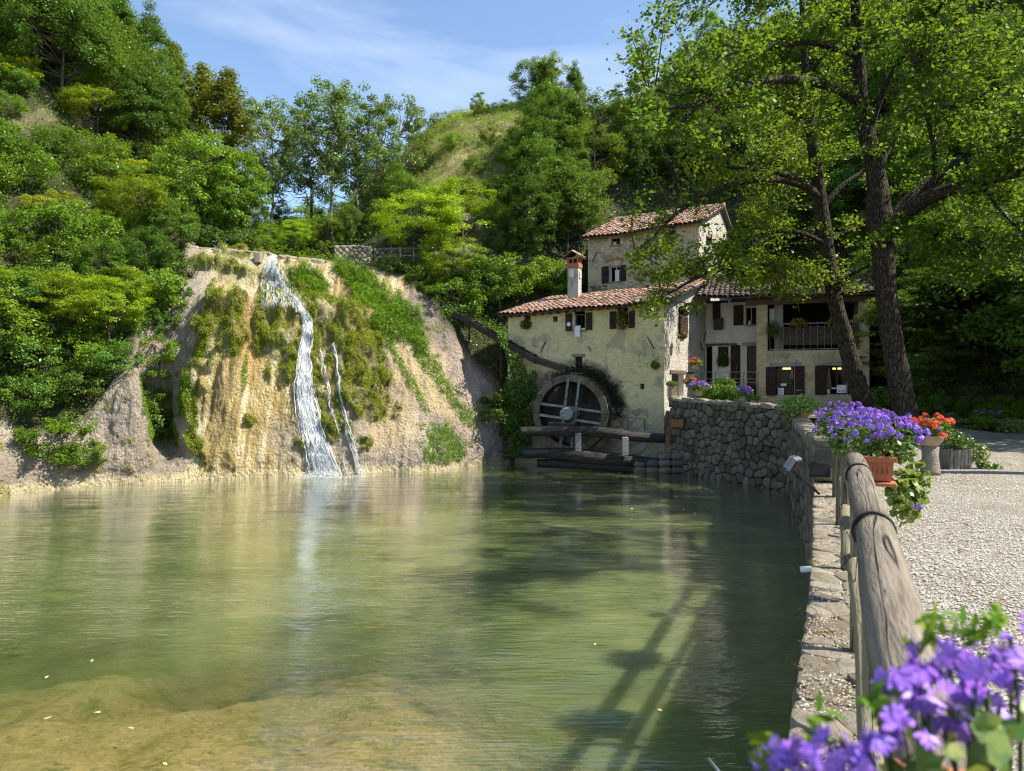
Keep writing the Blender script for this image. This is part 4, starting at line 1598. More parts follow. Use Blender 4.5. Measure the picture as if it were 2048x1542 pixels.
# ---- the mill
mill = empty("mill_house", (2.8, 28.4, WZ), "old ochre limewashed water mill house with terracotta roof behind the wooden wheel", "house")
A = np.array((-.17, 29.75)); B = np.array((5.72, 27.0)); C = np.array((8.5, 31.5)); D = np.array((2.6, 34.2))
fm = Frame(A, B)
H_small = fm.rect(1048, 634, 1061, 655)
H_hole = fm.rect(1106, 637, 1115, 647)
H_mid = fm.rect(1149, 629, 1170, 660)
H_right = fm.rect(1236, 622, 1256, 657)
H_low = fm.rect(1149, 714, 1165, 741)
H_slot = fm.rect(1280, 768, 1288, 779)
holes = [H_small, H_hole, H_mid, H_right, H_low, H_slot]
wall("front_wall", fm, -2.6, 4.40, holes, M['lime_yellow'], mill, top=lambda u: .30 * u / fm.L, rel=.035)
backing(fm, holes, mill)
for h in (H_mid, H_right, H_low, H_small):
    window(fm, h, mill, bars=1 if h is not H_small else 0, glass=h is not H_mid)
for r_ in ((1132, 627, 1144.5, 662), (1172, 625, 1185, 660), (1220, 623, 1233, 658), (1258, 621, 1270, 656)):
    shutter(fm, fm.rect(*r_), mill, 5)
# round emblem on one shutter
u, z = fm.at(1139, 649)
V, Fc = tube([fm.w(u, z, .085), fm.w(u, z, .10)], .085, 16)
obj("round_plaque", V, Fc, M['white'], mill)
# lower right ashlar and the rubble that shows through the limewash
avoid = holes
rubble(fm, 3.75, -1.7, 5.88, .65, M['stone_house'], mill, .46, .27, 41, .72, avoid=avoid, proud=.022, jit=.18)
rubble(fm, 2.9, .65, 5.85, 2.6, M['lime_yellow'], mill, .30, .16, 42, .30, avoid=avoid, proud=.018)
rubble(fm, 1.2, 1.1, 2.3, 1.7, M['stone_house'], mill, .26, .16, 43, .5, avoid=avoid, proud=.018)
# sills, little arch over the low window, tie bars
mb = MB(); fm.box(mb, H_mid[0] - .06, H_mid[1] - .07, H_mid[2] + .08, H_mid[1] - .003, 0, .08); mb.build("window_sill", M['stone_pale'], mill)
mb = MB(); fm.box(mb, H_low[0] - .10, H_low[3] + .003, H_low[2] + .10, H_low[3] + .13, -.02, .05, .02); mb.build("stone_lintel", M['stone_pale'], mill)
mb = MB(); fm.box(mb, H_low[0] - .14, H_low[1] - .14, H_low[2] + .14, H_low[1] - .003, -.02, .07, .02); mb.build("window_sill", M['stone_pale'], mill)
for x0, y0, x1, y1 in ((1082, 705, 1092, 683), (1177, 692, 1182, 702), (1295, 674, 1309, 698)):
    a = fm.at(x0, y0); b = fm.at(x1, y1)
    V, Fc = tube([fm.w(a[0], a[1], .05), fm.w(b[0], b[1], .05)], .018, 6)
    obj("tie_bar", V, Fc, M['iron'], mill)
# side wall towards the yard
fs = Frame(B, C)
S_up = fs.rect(1357, 633, 1372, 668)
S_door = fs.rect(1343, 747, 1367, 792)
S_shelf = fs.rect(1371, 747, 1388, 775)
sh = [S_up, S_door, S_shelf]
wall("side_wall", fs, -2.6, 4.62, sh, M['lime_grey'], mill, top=lambda u: .27 * u, rel=.035)
backing(fs, sh, mill)
window(fs, S_up, mill, glass=True)
mb = MB(); fs.box(mb, S_up[0] - .02, S_up[1] - .02, S_up[2] + .03, S_up[3] + .04, .03, .06)
so = mb.build("shutter", M['wood_dark'], mill)
for k in range(6):
    zz = S_up[1] + (S_up[3] - S_up[1]) * k / 6
    m = MB(); fs.box(m, S_up[0] - .015, zz + .006, S_up[2] + .025, zz + (S_up[3] - S_up[1]) / 6 - .006, .062, .085, .005); m.build("board", M['wood_dark'], so)
mb = MB(); fs.box(mb, S_door[0] - .18, S_door[3] + .003, S_door[2] + .2, S_door[3] + .12, -.02, .04); mb.build("door_lintel", M['wood_beam'], mill)
mb = MB(); fs.box(mb, S_door[0] + .25, S_door[1], S_door[2] - .03, S_door[3] - .03, -.28, -.22)
dr = mb.build("door", M['wood_beam'], mill)
for x0, y0, x1, y1 in ((1391, 624, 1391, 634), (1398, 684, 1403, 702), (1405, 684, 1410, 663)):
    a = fs.at(x0, y0); b = fs.at(x1, y1)
    V, Fc = tube([fs.w(a[0], a[1], .05), fs.w(b[0], b[1], .05)], .02, 6)
    obj("tie_bar", V, Fc, M['iron'], mill)
# left side and back
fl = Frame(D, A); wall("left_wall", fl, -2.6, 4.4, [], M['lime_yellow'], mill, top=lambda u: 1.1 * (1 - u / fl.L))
fb = Frame(C, D); wall("back_wall", fb, -2.6, 5.6, [], M['lime_grey'], mill)
# roof
o_ = fm.n * .36; l_ = -fm.d * .30; r2 = fm.d * .34
e0 = np.array((*A, 4.42)) + o_ + l_; e1 = np.array((*B, 4.66)) + o_ + r2
bl = np.array((*A, 0)) + l_ + (np.array((*D, 0)) - np.array((*A, 0))) * .83; bl[2] = 5.62
br = np.array((*C, 0)) + r2 * 1.0; br[2] = 6.16
roof("roof", e0, e1, br, bl, M['tile'], mill, .205, .33, 300, 3)
for k in range(19):     # rafter ends under the eave
    u = -.2 + k * .345
    z = 4.30 + .24 * max(0, u) / fm.L
    m = MB(); fm.box(m, u, z, u + .08, z + .09, .005, .36); m.build("rafter_end", M['wood_beam'], mill)
# gutter end at the corner
m = MB().tube([fm.w(5.5, 4.62, .40), fm.w(6.25, 4.66, .40)], .05, 8); m.build("gutter", M['iron'], mill)
m = MB().tube([fs.w(.25, 4.6, .06), fs.w(.25, 3.9, .06)], .03, 8)

# chimney
cx, cy = 2.78, 31.9
ax = np.stack([fm.d, -fm.n, (0, 0, 1)])
ch = MB().box((cx, cy, 5.75), (.50, .44, 1.9), ax, .01).build("chimney", M['lime_grey'], mill)
MB().box((cx, cy, 6.80), (.56, .50, .20), ax, .01).build("brick_band", M['brick'], ch)
for k in range(3):
    for sgn in (-1, 1):
        c = np.array((cx, cy, 6.99)) + ax[0] * (k - 1) * .22 + ax[1] * sgn * .21
        MB().box(c, (.06, .06, .20), ax).build("brick_post", M['brick'], ch)
for sgn in (-1, 1):
    c = np.array((cx, cy, 6.99)) + ax[0] * sgn * .25
    MB().box(c, (.055, .06, .20), ax).build("brick_post", M['brick'], ch)
MB().box((cx, cy, 6.99), (.34, .30, .19), ax).build("flue", M['interior'], ch)
MB().box((cx, cy, 7.12), (.60, .54, .07), ax, .01).build("brick_band", M['brick'], ch)
ridge = np.array((cx, cy, 7.44)); rx_ = ax[1]
tc = np.array((cx, cy, 7.16))
for sgn in (-1, 1):
    q00 = tc + ax[0] * sgn * .40 - ax[1] * .36; q10 = tc + ax[0] * sgn * .40 + ax[1] * .36
    q01 = ridge - ax[1] * .36; q11 = ridge + ax[1] * .36
    if sgn > 0: q00, q10, q01, q11 = q10, q00, q11, q01
    V = [q00, q10, q11, q01, q00 - (0, 0, .04), q10 - (0, 0, .04), q11 - (0, 0, .04), q01 - (0, 0, .04)]
    MB().add(V, [(0, 1, 2, 3), (4, 7, 6, 5), (0, 4, 5, 1), (1, 5, 6, 2), (3, 2, 6, 7), (0, 3, 7, 4)]).build("cap_slope", M['tile_bed'], ch)
    for i in range(4):
        for j in range(2):
            u = (i + .5) / 4; v = j / 2
            p = (q00 * (1 - u) + q10 * u) * (1 - v) + (q01 * (1 - u) + q11 * u) * v
            y = (q01 - q00); y /= np.linalg.norm(y); zz = np.cross(q10 - q00, y); zz /= np.linalg.norm(zz)
            if zz[2] < 0: zz = -zz
            x = np.cross(y, zz)
            V = (TV * np.array((.8, .62, .8))) @ np.stack([x, y, zz], 1).T + p
            obj("cap_tile", V, TF, M['tile'], ch, smooth_=True)
for sgn, mt in ((0, None),):
    m = MB().box(np.array((cx, cy, 6.45)) - ax[1] * .235 - ax[0] * .05, (.20, .05, .34), ax, .01); m.build("flue_cover", M['reveal'], ch)
    m = MB().box(np.array((cx, cy, 6.40)) + ax[0] * .27, (.05, .18, .30), ax, .01); m.build("flue_cover", M['reveal'], ch)

# ---- upper house
up_ = empty("upper_house", (5.8, 32.8, 4.0), "tall rubble stone house with tiled gable roof rising behind the mill roof", "house")
UA = np.array((3.60, 34.0)); UB = np.array((8.22, 31.55))
fu = Frame(UA, UB)
dd = np.array((.47, .883))
UC = UB + dd * 8.4; UD = UA + dd * 8.4
h1 = fu.rect(1222, 475, 1240, 490); h2 = fu.rect(1219, 532, 1241, 563); h3 = fu.rect(1337, 457, 1352, 472)
wall("front_wall", fu, 3.5, 8.45, [h1, h2, h3], M['lime_wing'], up_, top=lambda u: .12 * u / fu.L, rel=.03)
backing(fu, [h1, h2, h3], up_)
window(fu, h1, up_, bars=1, frame=M['wood_beam']); window(fu, h2, up_, bars=1, frame=M['reveal']); window(fu, h3, up_, bars=1, frame=M['wood_beam'])
m = MB(); fu.box(m, h1[0] + .04, h1[1] + .04, (h1[0] + h1[2]) / 2 - .03, h1[3] - .16, -.19, -.18); m.build("curtain", M['white'], up_)
m = MB(); fu.box(m, (h2[0] + h2[2]) / 2 - .06, h2[1] + .04, (h2[0] + h2[2]) / 2 + .14, h2[3] - .16, -.19, -.18); m.build("curtain", M['white'], up_)
shutter(fu, fu.rect(1204, 533, 1218, 567), up_, 5); shutter(fu, fu.rect(1242, 530, 1253, 562), up_, 5)
for hh in (h1, h2, h3):
    m = MB(); fu.box(m, hh[0] - .08, hh[1] - .06, hh[2] + .08, hh[1] - .003, -.02, .06); m.build("window_sill", M['brick'] if hh is not h2 else M['stone_pale'], up_)
    # brick relieving arch
    uc = (hh[0] + hh[2]) / 2
    if hh is h2:
        for k in range(9):
            a = (k - 4) * .14
            c = fu.w(uc + math.sin(a) * .75, hh[3] - .42 + math.cos(a) * .75, .01)
            x = fu.d * math.cos(a) - np.array((0, 0, math.sin(a))); z = fu.d * math.sin(a) + np.array((0, 0, math.cos(a)))
            MB().box(c, (.085, .05, .13), (x, -fu.n, z), .005).build("brick", M['brick'], up_)
rubble(fu, .05, 6.2, fu.L - .05, 8.4, M['stone_house'], up_, .30, .18, 51, .55, avoid=[h1, h2, h3, fu.rect(1204, 533, 1253, 567)], proud=.025)
rubble(fu, .05, 5.9, 1.0, 6.2, M['stone_dark'], up_, .30, .18, 52, .7, proud=.025)
for x0, y0, x1, y1 in ((1185, 524, 1195, 504), (1272, 504, 1272, 522)):
    a = fu.at(x0, y0); b = fu.at(x1, y1)
    V, Fc = tube([fu.w(a[0], a[1], .06), fu.w(b[0], b[1], .06)], .02, 6)
    obj("tie_bar", V, Fc, M['iron'], up_)
fus = Frame(UB, UC)
h4 = fus.rect(1412, 482, 1424, 500)
gable = lambda u: (1.62 * min(u, 4.5) / 4.5 if u < 4.5 else 1.62 - (u - 4.5) * .42)
wall("gable_wall", fus, 3.5, 8.55, [h4], M['lime_grey'], up_, top=gable, rel=.03)
backing(fus, [h4], up_)
window(fus, h4, up_, bars=1)
rubble(fus, .05, 6.5, 6.5, 8.9, M['stone_house'], up_, .30, .18, 53, .35, avoid=[h4], proud=.025)
MB().box((*(UA + dd * 4.2 + np.array((.1, .05))), 6.2), (.02, 8.2, 5.2), (fu.d, (dd[0], dd[1], 0), (0, 0, 1))).build("left_wall", M['lime_wing'], up_)
ov = fu.n * .34; lf = -fu.d * .25; rt = fu.d * .22
a0 = np.array((*UA, 8.42)) + ov + lf; a1 = np.array((*UB, 8.66)) + ov + rt
r0 = np.array((*(UA + dd * 4.4), 10.25)) + lf; r1 = np.array((*(UB + dd * 4.4), 10.36)) + rt
roof("roof", a0, a1, r1, r0, M['tile'], up_, .205, .34, 300, 7)
b0 = np.array((*UD, 8.5)) - ov + lf; b1 = np.array((*UC, 8.6)) - ov + rt
V = [r0, r1, b1, b0]
obj("back_roof", V + [v - np.array((0, 0, .08)) for v in V], [(0, 1, 2, 3), (4, 5, 6, 7), (0, 4, 5, 1), (1, 5, 6, 2), (2, 6, 7, 3), (3, 7, 4, 0)], M['tile_dark'], up_)
m = MB().tube([r0 + (0, 0, .05), r1 + (0, 0, .05)], .10, 8); m.build("ridge_cap", M['tile'], up_)

# ---- right wing: loggia over the shop
wing = empty("shop_wing", (12.0, 29.0, 0), "sand coloured wing with a dark upper loggia over two shuttered shop windows", "house")
W0 = np.array((10.13, 29.7)); W1 = np.array((14.1, 28.33))
fw = Frame(W0, W1)
ZF = 2.93
s1 = fw.rect(1552, 733, 1589, 790); s2 = fw.rect(1652, 731, 1694, 789)
wall("lower_wall", fw, -.8, ZF, [s1, s2], M['lime_wing'], wing, rel=.03)
backing(fw, [s1, s2], wing)
shutter(fw, fw.rect(1531.5, 734, 1552, 791), wing, 6, mat=M['wood_dark']); shutter(fw, fw.rect(1589.5, 732, 1609, 790), wing, 6)
shutter(fw, fw.rect(1630, 731, 1651.5, 790), wing, 6); shutter(fw, fw.rect(1694.5, 730, 1714, 789), wing, 6)
for s_, lx in ((s1, (1538, 1603)), (s2, (1637, 1693))):
    m = MB(); a = fw.rect(lx[0], 726, lx[1], 732); fw.box(m, a[0], s_[3] + .01, a[2], s_[3] + .17, -.05, .03, .01); m.build("wooden_lintel", M['wood_grey'], wing)
    window(fw, s_, wing, bars=0, depth=.25, glass=True)
    m = MB(); fw.box(m, s_[0] + .04, s_[1] + .0, s_[2] - .04, s_[1] + .05, -.9, -.26); m.build("display_shelf", M['wood_beam'], wing)
rubble(fw, .9, 1.0, 3.9, 2.85, M['stone_house'], wing, .34, .2, 61, .35, avoid=[s1, s2, (fw.rect(1531, 725, 1610, 790)), (fw.rect(1629, 722, 1716, 790))], proud=.03)
rubble(fw, .4, .1, 3.9, 1.0, M['stone_house'], wing, .34, .2, 62, .35, avoid=[s1, s2], proud=.03)
# corner pier in brick courses
m = MB(); fw.box(m, -.02, -.8, .42, 5.0, -.42, .02, .01); m.build("corner_pier", M['lime_wing'], wing)
for k in range(34):
    z = .3 + k * .136
    if z > 4.9: break
    for q in range(2):
        a = (.0 if k % 2 else -.01) + q * .21
        m = MB(); fw.box(m, a + .005, z, a + .20, z + .118, .015, .035 + .008 * random.random(), .006); m.build("brick", M['lime_wing'], wing)
# loggia
m = MB(); fw.box(m, .43, ZF - .12, fw.L, ZF, -3.2, -.05); m.build("loggia_floor", M['wood_beam'], wing)
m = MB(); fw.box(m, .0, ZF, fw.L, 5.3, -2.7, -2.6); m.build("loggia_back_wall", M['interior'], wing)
m = MB(); fw.box(m, fw.L - .28, -.8, fw.L, 5.0, -3.2, -.36); m.build("right_wall", M['lime_wing'], wing)
m = MB(); fw.box(m, fw.L - .36, ZF + .002, fw.L, 4.98, -.36, 0.0); m.build("end_pier", M['lime_wing'], wing)
m = MB(); fw.box(m, .0, -.8, .2, 5.2, -3.2, -.43); m.build("left_wall", M['lime_wing'], wing)
m = MB(); fw.box(m, .2, 5.06, fw.L, 5.12, -2.6, -.3); m.build("loggia_ceiling", M['wood_dark'], wing)
ip = fw.rect(1549, 612, 1567, 650)
m = MB(); fw.box(m, ip[0], ZF + .01, ip[2], 5.04, -.9, -.55); m.build("inner_pier", M['lime_grey'], wing)
bm_ = fw.rect(1497, 606, 1660, 622)
m = MB(); fw.box(m, -.45, 4.83, fw.L + .15, 5.05, -.22, .14, .02); m.build("eave_beam", M['wood_beam'], wing)
for k in range(14):
    u = -.3 + k * .33
    m = MB(); fw.box(m, u, 5.055, u + .09, 5.14, -.3, .42); m.build("rafter_end", M['wood_beam'], wing)
# balcony railing: balusters and wicker screen
rl = MB()
z0_, z1_ = ZF + .03, 4.02
fw.box(rl, .5, z1_ - .02, fw.L - .3, z1_ + .02, .0, .04); fw.box(rl, .5, z0_, fw.L - .3, z0_ + .03, .0, .04)
rail_ = rl.build("balcony_rail", M['wood_grey'], wing)
for k in range(14):
    u = .5 + k * (fw.L - .85) / 13
    m = MB(); fw.box(m, u, z0_ + .03, u + .014, z1_ - .02, .008, .022); m.build("baluster", M['wood_grey'], rail_)
wk = fw.rect(1560, 655, 1683, 692)
for k in range(22):
    zz = ZF + .22 + k * .034
    m = MB(); fw.box(m, wk[0], zz, fw.L - .4, zz + .024, -.03 + .010 * (k % 2), -.012 + .010 * (k % 2)); m.build("wicker_slat", M['wicker'] if 'wicker' in M else M.setdefault('wicker', wood_mat('wicker', (.06, .045, .035), (.16, .12, .09), (4, 4, 30))), rail_)
# white sheet hanging in the loggia
m = MB(); a = fw.rect(1539, 615, 1549, 640); fw.box(m, a[0], a[1] - .1, a[2], a[3], -.5, -.47); m.build("white_panel", M['white'], wing)
# roof over wing and the white section
ov = fw.n * .52
e0 = np.array((*W0, 5.13)) + ov - fw.d * 2.35 - np.array((.35, .98, 0)) * .4; e0[2] = 5.17
e1 = np.array((*W1, 5.10)) + ov + fw.d * .35
t0_ = e0 - fw.n * 4.2 + (0, 0, 1.5); t1_ = e1 - fw.n * 4.6 + (0, 0, 1.6)
roof("roof", e0, e1, t1_, t0_, M['tile_dark'], wing, .205, .34, 300, 9)

# ---- white section between mill and wing
wh = empty("white_house", (9.5, 31.2, 0), "white plastered house front set back between the mill and the shop wing", "house")
E0 = np.array((8.40, 31.55)); E1 = np.array((10.56, 30.80))
fe_ = Frame(E0, E1)
u1_ = fe_.rect(1491, 613, 1514, 650)
u2_ = fe_.rect(1428, 606, 1440, 637)
d1 = fe_.rect(1412.5, 692, 1424, 800)
w1 = fe_.rect(1436.5, 693, 1457, 733)
d2 = fe_.rect(1461, 690, 1481, 800)
d3 = fe_.rect(1494, 692, 1514, 800)
holes = [u1_, u2_, d1, w1, d2, d3]
zmin = .35
for h in (d1, d2, d3): pass
d1 = (d1[0], zmin, d1[2], d1[3]); d2 = (d2[0], zmin, d2[2], d2[3]); d3 = (d3[0], zmin, d3[2], d3[3])
holes = [u1_, u2_, d1, w1, d2, d3]
wall("front_wall", fe_, -.6, 5.1, holes, M['lime_white'], wh, rel=.012)
backing(fe_, holes, wh)
window(fe_, u1_, wh, bars=1, frame=M['reveal']); window(fe_, w1, wh, bars=1, cross=1, frame=M['wood_dark']); window(fe_, d3, wh, bars=1, cross=1, depth=.18)
shutter(fe_, fe_.rect(1467, 611, 1487, 651), wh, 5)
shutter(fe_, fe_.rect(1425.5, 606, 1441, 640), wh, 5)
m = MB(); a = fe_.rect(1428, 637, 1447, 660); fe_.box(m, a[0], a[1], a[2], a[3], .09, .30, .02); m.build("wall_box", M['black_plastic'], wh)
m = MB(); fe_.box(m, d1[0] - .05, d1[3] + .003, w1[2] + .35, d1[3] + .10, -.02, .06); m.build("wooden_lintel", M['wood_beam'], wh)
m = MB(); fe_.box(m, d3[0] - .2, d3[3] + .003, d3[2] + .02, d3[3] + .16, -.02, .05); m.build("stone_lintel", M['stone_pale'], wh)
m = MB(); fe_.box(m, d2[0] + .01, d2[1], d2[2] - .01, d2[3] - .01, -.12, -.06)
dd_ = m.build("door", M['wood_dark'], wh)
for k in range(4):
    a = d2[0] + .015 + (d2[2] - d2[0] - .03) * k / 4
    m = MB(); fe_.box(m, a + .005, d2[1] + .01, a + (d2[2] - d2[0] - .03) / 4 - .005, d2[3] - .02, -.059, -.045); m.build("board", M['wood_dark'], dd_)
m = MB(); a = fe_.rect(1425, 692, 1435.5, 790); fe_.box(m, a[0], zmin, a[2], a[3], .01, .05, .005); m.build("white_door_leaf", M['reveal'], wh)
m = MB(); fe_.box(m, u1_[0] - .05, u1_[1] - .05, u1_[2] + .02, u1_[1] - .003, -.02, .07); m.build("window_sill", M['stone_pale'], wh)
a = fe_.at(1499, 645)
V, Fc = tube([fe_.w(a[0], u1_[1], .02), fe_.w(a[0], u1_[1] + .12, .02), fe_.w(a[0], u1_[1] + .2, .02)], [.05, .05, .02], 10)
obj("white_jug", V, Fc, M['white'], None, label="small white jug on the upstairs window sill of the white house", cat="jug", smooth_=True)

# besom leaning by the door
a = fe_.rect(1470, 700, 1472, 760)
V, Fc = tube([fe_.w(a[0], 1.0, .12), fe_.w(a[0] + .06, 2.4, .06)], .014, 6)
br_ = empty("broom", fe_.w(a[0], zmin + .2, .3), "twig broom leaning against the dark door of the white house", "broom")
obj("handle", V, Fc, M['wood_grey'], br_)
V, Fc = tube([fe_.w(a[0] - .04, .75, .16), fe_.w(a[0] - .01, 1.25, .12)], [.10, .03], 8)
obj("bristles", V, Fc, M['cloth_beige'], br_)

# goods in the shop windows
def card(name, label, px0, py0, px1, py1, o, mat, cat="sign", tilt=.0):
    a = fw.rect(px0, py0, px1, py1)
    m = MB(); fw.box(m, a[0], a[1], a[2], a[3], o, o + .012)
    return m.build(name, mat, None, label=label, cat=cat, base=fw.w(a[0], a[1], o))


def print_marks(par, a, o, n, mat, rows=None):
    """lines of flat print on a card"""
    r_ = np.random.RandomState(n)
    m = MB()
    w_, h_ = a[2] - a[0], a[3] - a[1]
    for k in range(n):
        z = a[1] + h_ * (.85 - .75 * k / n)
        fw.box(m, a[0] + w_ * .12, z - h_ * .02, a[0] + w_ * (.5 + .4 * r_.rand()), z + h_ * .02, o + .013, o + .015)
    m.build("print", mat, par)


c_ = card("card", "white notice card standing at the left of the first shop window", 1556, 776, 1568, 789.5, -.20, M['white']); print_marks(c_, fw.rect(1556, 776, 1568, 789.5), -.20, 5, M['black_plastic'])
c_ = card("card", "small pale green tag above the notice card in the first shop window", 1562, 767, 1573, 772, -.18, M['white'])
c_ = card("card", "pink notice on the dark right shutter of the first shop window", 1591, 779, 1606, 789, .06, M['pink_paper'] if 'pink_paper' in M else M.setdefault('pink_paper', plain('pink_paper', (.55, .30, .32), .8, .1))); print_marks(c_, fw.rect(1591, 779, 1606, 789), .06, 3, M['white'])
c_ = card("poster", "large white card with three dark ovals in the second shop window", 1674.5, 770, 1693, 786, -.17, M['white'])
for k in range(3):
    u, z = fw.at(1679 + k * 5, 782)
    V, Fc = tube([fw.w(u, z, -.157), fw.w(u, z, -.154)], .035, 12)
    obj("oval_print", V, Fc, M['steel'], c_)
card("card", "tiny white bottle label at the left of the second shop window", 1655, 778, 1661, 787, -.2, M['white'])
card("card", "narrow pale strip in the middle of the second shop window", 1664, 775, 1674, 778, -.22, M['white'])
def cloth(name, label, px0, py0, px1, py1, o, mat, seed):
    a = fw.rect(px0, py0, px1, py1)
    V = []
    nu_, nz_ = 14, 14
    for j in range(nz_):
        for i in range(nu_):
            fu_, fz = i / (nu_ - 1), j / (nz_ - 1)
            wid = .25 + .75 * fz ** .7
            u = (a[0] + a[2]) / 2 + (fu_ - .5) * (a[2] - a[0]) * wid
            V.append(fw.w(u, a[3] - (a[3] - a[1]) * fz, o + .05 * math.sin(fu_ * 14 + seed) * fz))
    return obj(name, V, grid_faces(nz_, nu_), mat, None, label=label, cat="clothing", smooth_=True, base=fw.w((a[0] + a[2]) / 2, a[3], o))
cloth("hanging_coat", "dark green coat hanging in the first shop window", 1565, 741, 1585, 768, -.45, M['cloth_green'], 1)
cloth("hanging_cloth", "beige cloth hanging at the left edge of the second shop window", 1653, 735, 1665, 776, -.3, M['cloth_beige'], 2)
cloth("hanging_cloth", "small brown cloth at the right edge of the first shop window", 1580, 738, 1589, 757, -.3, M['cloth_beige'], 3)
m = MB(); a = fw.rect(1674, 735, 1678, 786); fw.box(m, a[0], s2[1] + .05, a[2], s2[3] - .04, -.6, -.52); m.build("window_post", M['wood_beam'], wing)
for px_, wn in ((1574.5, "first"), (1677, "second")):
    a = fw.at(px_, 735.5)
    V, Fc = tube([fw.w(a[0] - .16, a[1] - .02, -.6), fw.w(a[0] + .16, a[1] - .02, -.6)], .035, 8)
    obj("ceiling_lamp", V, Fc, M['lamp'], None, label="lit warm lamp at the top of the %s shop window" % wn, cat="lamp", group="lit lamps in the shop windows", base=fw.w(a[0], a[1], -.6))

# white towel out of the mill window
a = fm.rect(1151, 657, 1162, 675)
V = []
for j in range(9):
    for i in range(7):
        u = a[0] + (a[2] - a[0]) * i / 6; z = a[3] + .12 - (a[3] + .1 - a[1]) * j / 8
        V.append(fm.w(u + .01 * math.sin(j), z, .10 + .015 * math.sin(i * 2 + j * .4) - (.12 if j == 0 else 0)))
obj("towel", V, grid_faces(9, 7), M['cloth_white'], None, label="white towel hanging out over the sill of the mill's middle window", cat="towel", smooth_=True, base=fm.w(a[0], a[1], .1))

# ------------------------------------------------------------------ WATER WHEEL
whl = empty("water_wheel", (2.2, 27.5, .4), "large old wooden water wheel standing against the mill wall", "water wheel")
a_ = R(20)
wx = np.array((math.cos(a_), -math.sin(a_), 0)); wn = np.array((math.sin(a_), math.cos(a_), 0)); wz = np.array((0, 0, 1.0))
wc = P(1139.5, 827, 27.45)
RW = 1.49
def wp(r, t, o): return wc + (wx * math.cos(t) + wz * math.sin(t)) * r + wn * o
NSEG = 12
for o0, mat_ in ((0.0, M['wood_wheel']), (.66, M['wood_wheel'])):
    for k in range(NSEG):
        t0, t1 = 2 * math.pi * k / NSEG + .008, 2 * math.pi * (k + 1) / NSEG - .008
        V = []; n_ = 7
        for i in range(n_):
            t = t0 + (t1 - t0) * i / (n_ - 1)
            for r_, o in ((RW - .26, o0), (RW, o0), (RW, o0 + .07), (RW - .26, o0 + .07)):
                V.append(wp(r_ + .008 * math.sin(k * 5), t, o + .004 * math.sin(k * 3)))
        Fc = []
        for i in range(n_ - 1):
            for q in range(4):
                Fc.append((i * 4 + q, i * 4 + (q + 1) % 4, i * 4 + 4 + (q + 1) % 4, i * 4 + 4 + q))
        Fc += [(0, 3, 2, 1), tuple((n_ - 1) * 4 + q for q in range(4))]
        obj("rim_segment", V, Fc, mat_, whl)
NB = 36
for k in range(NB):
    t = 2 * math.pi * k / NB
    m = MB().box(wp(RW - .15, t, .365), (.30, .03, .585), (wx * math.cos(t + .5) + wz * math.sin(t + .5), -wx * math.sin(t + .5) + wz * math.cos(t + .5), wn))
    m.build("paddle", M['wood_wet'], whl)
# sole boards behind the rim
V, Fc = [], []
for i in range(49):
    t = 2 * math.pi * i / 48
    V += [wp(RW - .27, t, .07), wp(RW - .27, t, .66)]
for i in range(48): Fc.append((2 * i, 2 * i + 1, 2 * i + 3, 2 * i + 2))
obj("sole", V, Fc, M['wood_wet'], whl)
for o0 in (.02, .67):
    for ang in (83, 173):          # two pairs of crossing arms on each side
        t = R(ang)
        d = wx * math.cos(t) + wz * math.sin(t); q = -wx * math.sin(t) + wz * math.cos(t)
        for off in (-.22, .22):
            m = MB().box(wc + q * off + wn * (o0 - .02 if ang < 100 else o0 + .03), (2 * (RW - .14), .10, .055), (d, q, wn), .01)
            m.build("arm", M['wood_grey'] if o0 < .1 else M['wood_wet'], whl)
V, Fc = tube([wc + wn * -.55, wc + wn * -.52, wc + wn * 1.3], [.20, .25, .25], 18)
obj("axle", V, Fc, M['wood_grey'], whl, smooth_=False)
for o in (-.45, -.25):
    V, Fc = tube([wc + wn * o, wc + wn * (o + .05)], .262, 18); obj("axle_band", V, Fc, M['iron'], whl)

rg_ = np.random.RandomState(3)
P_ = []
for t in np.linspace(R(-5), R(95), 60):
    for _ in range(16):
        P_.append(wp(RW + .10 + abs(rg_.normal()) * .16, t, .62 + rg_.rand() * .4))
V, Fc, rn = leafcloud(np.array(P_), .09, rg_, None, 4)
obj("wet_moss", V, Fc, plain('black_moss', (.022, .028, .012), .95), whl, kind='stuff', attrs={'rnd': rn})
# beams that carry the wheel
def log(name, label, pts, rads, mat, seed, cat="beam", seg=14, group=None):
    pts = bez(np.array(pts, float), 26); rads = bez(np.array(rads, float)[:, None], 26)[:, 0]
    V, Fc = tube(pts, rads, seg, True, .10, seed)
    return obj(name, V, Fc, mat, None, label=label, cat=cat, smooth_=True, base=pts[0], group=group)


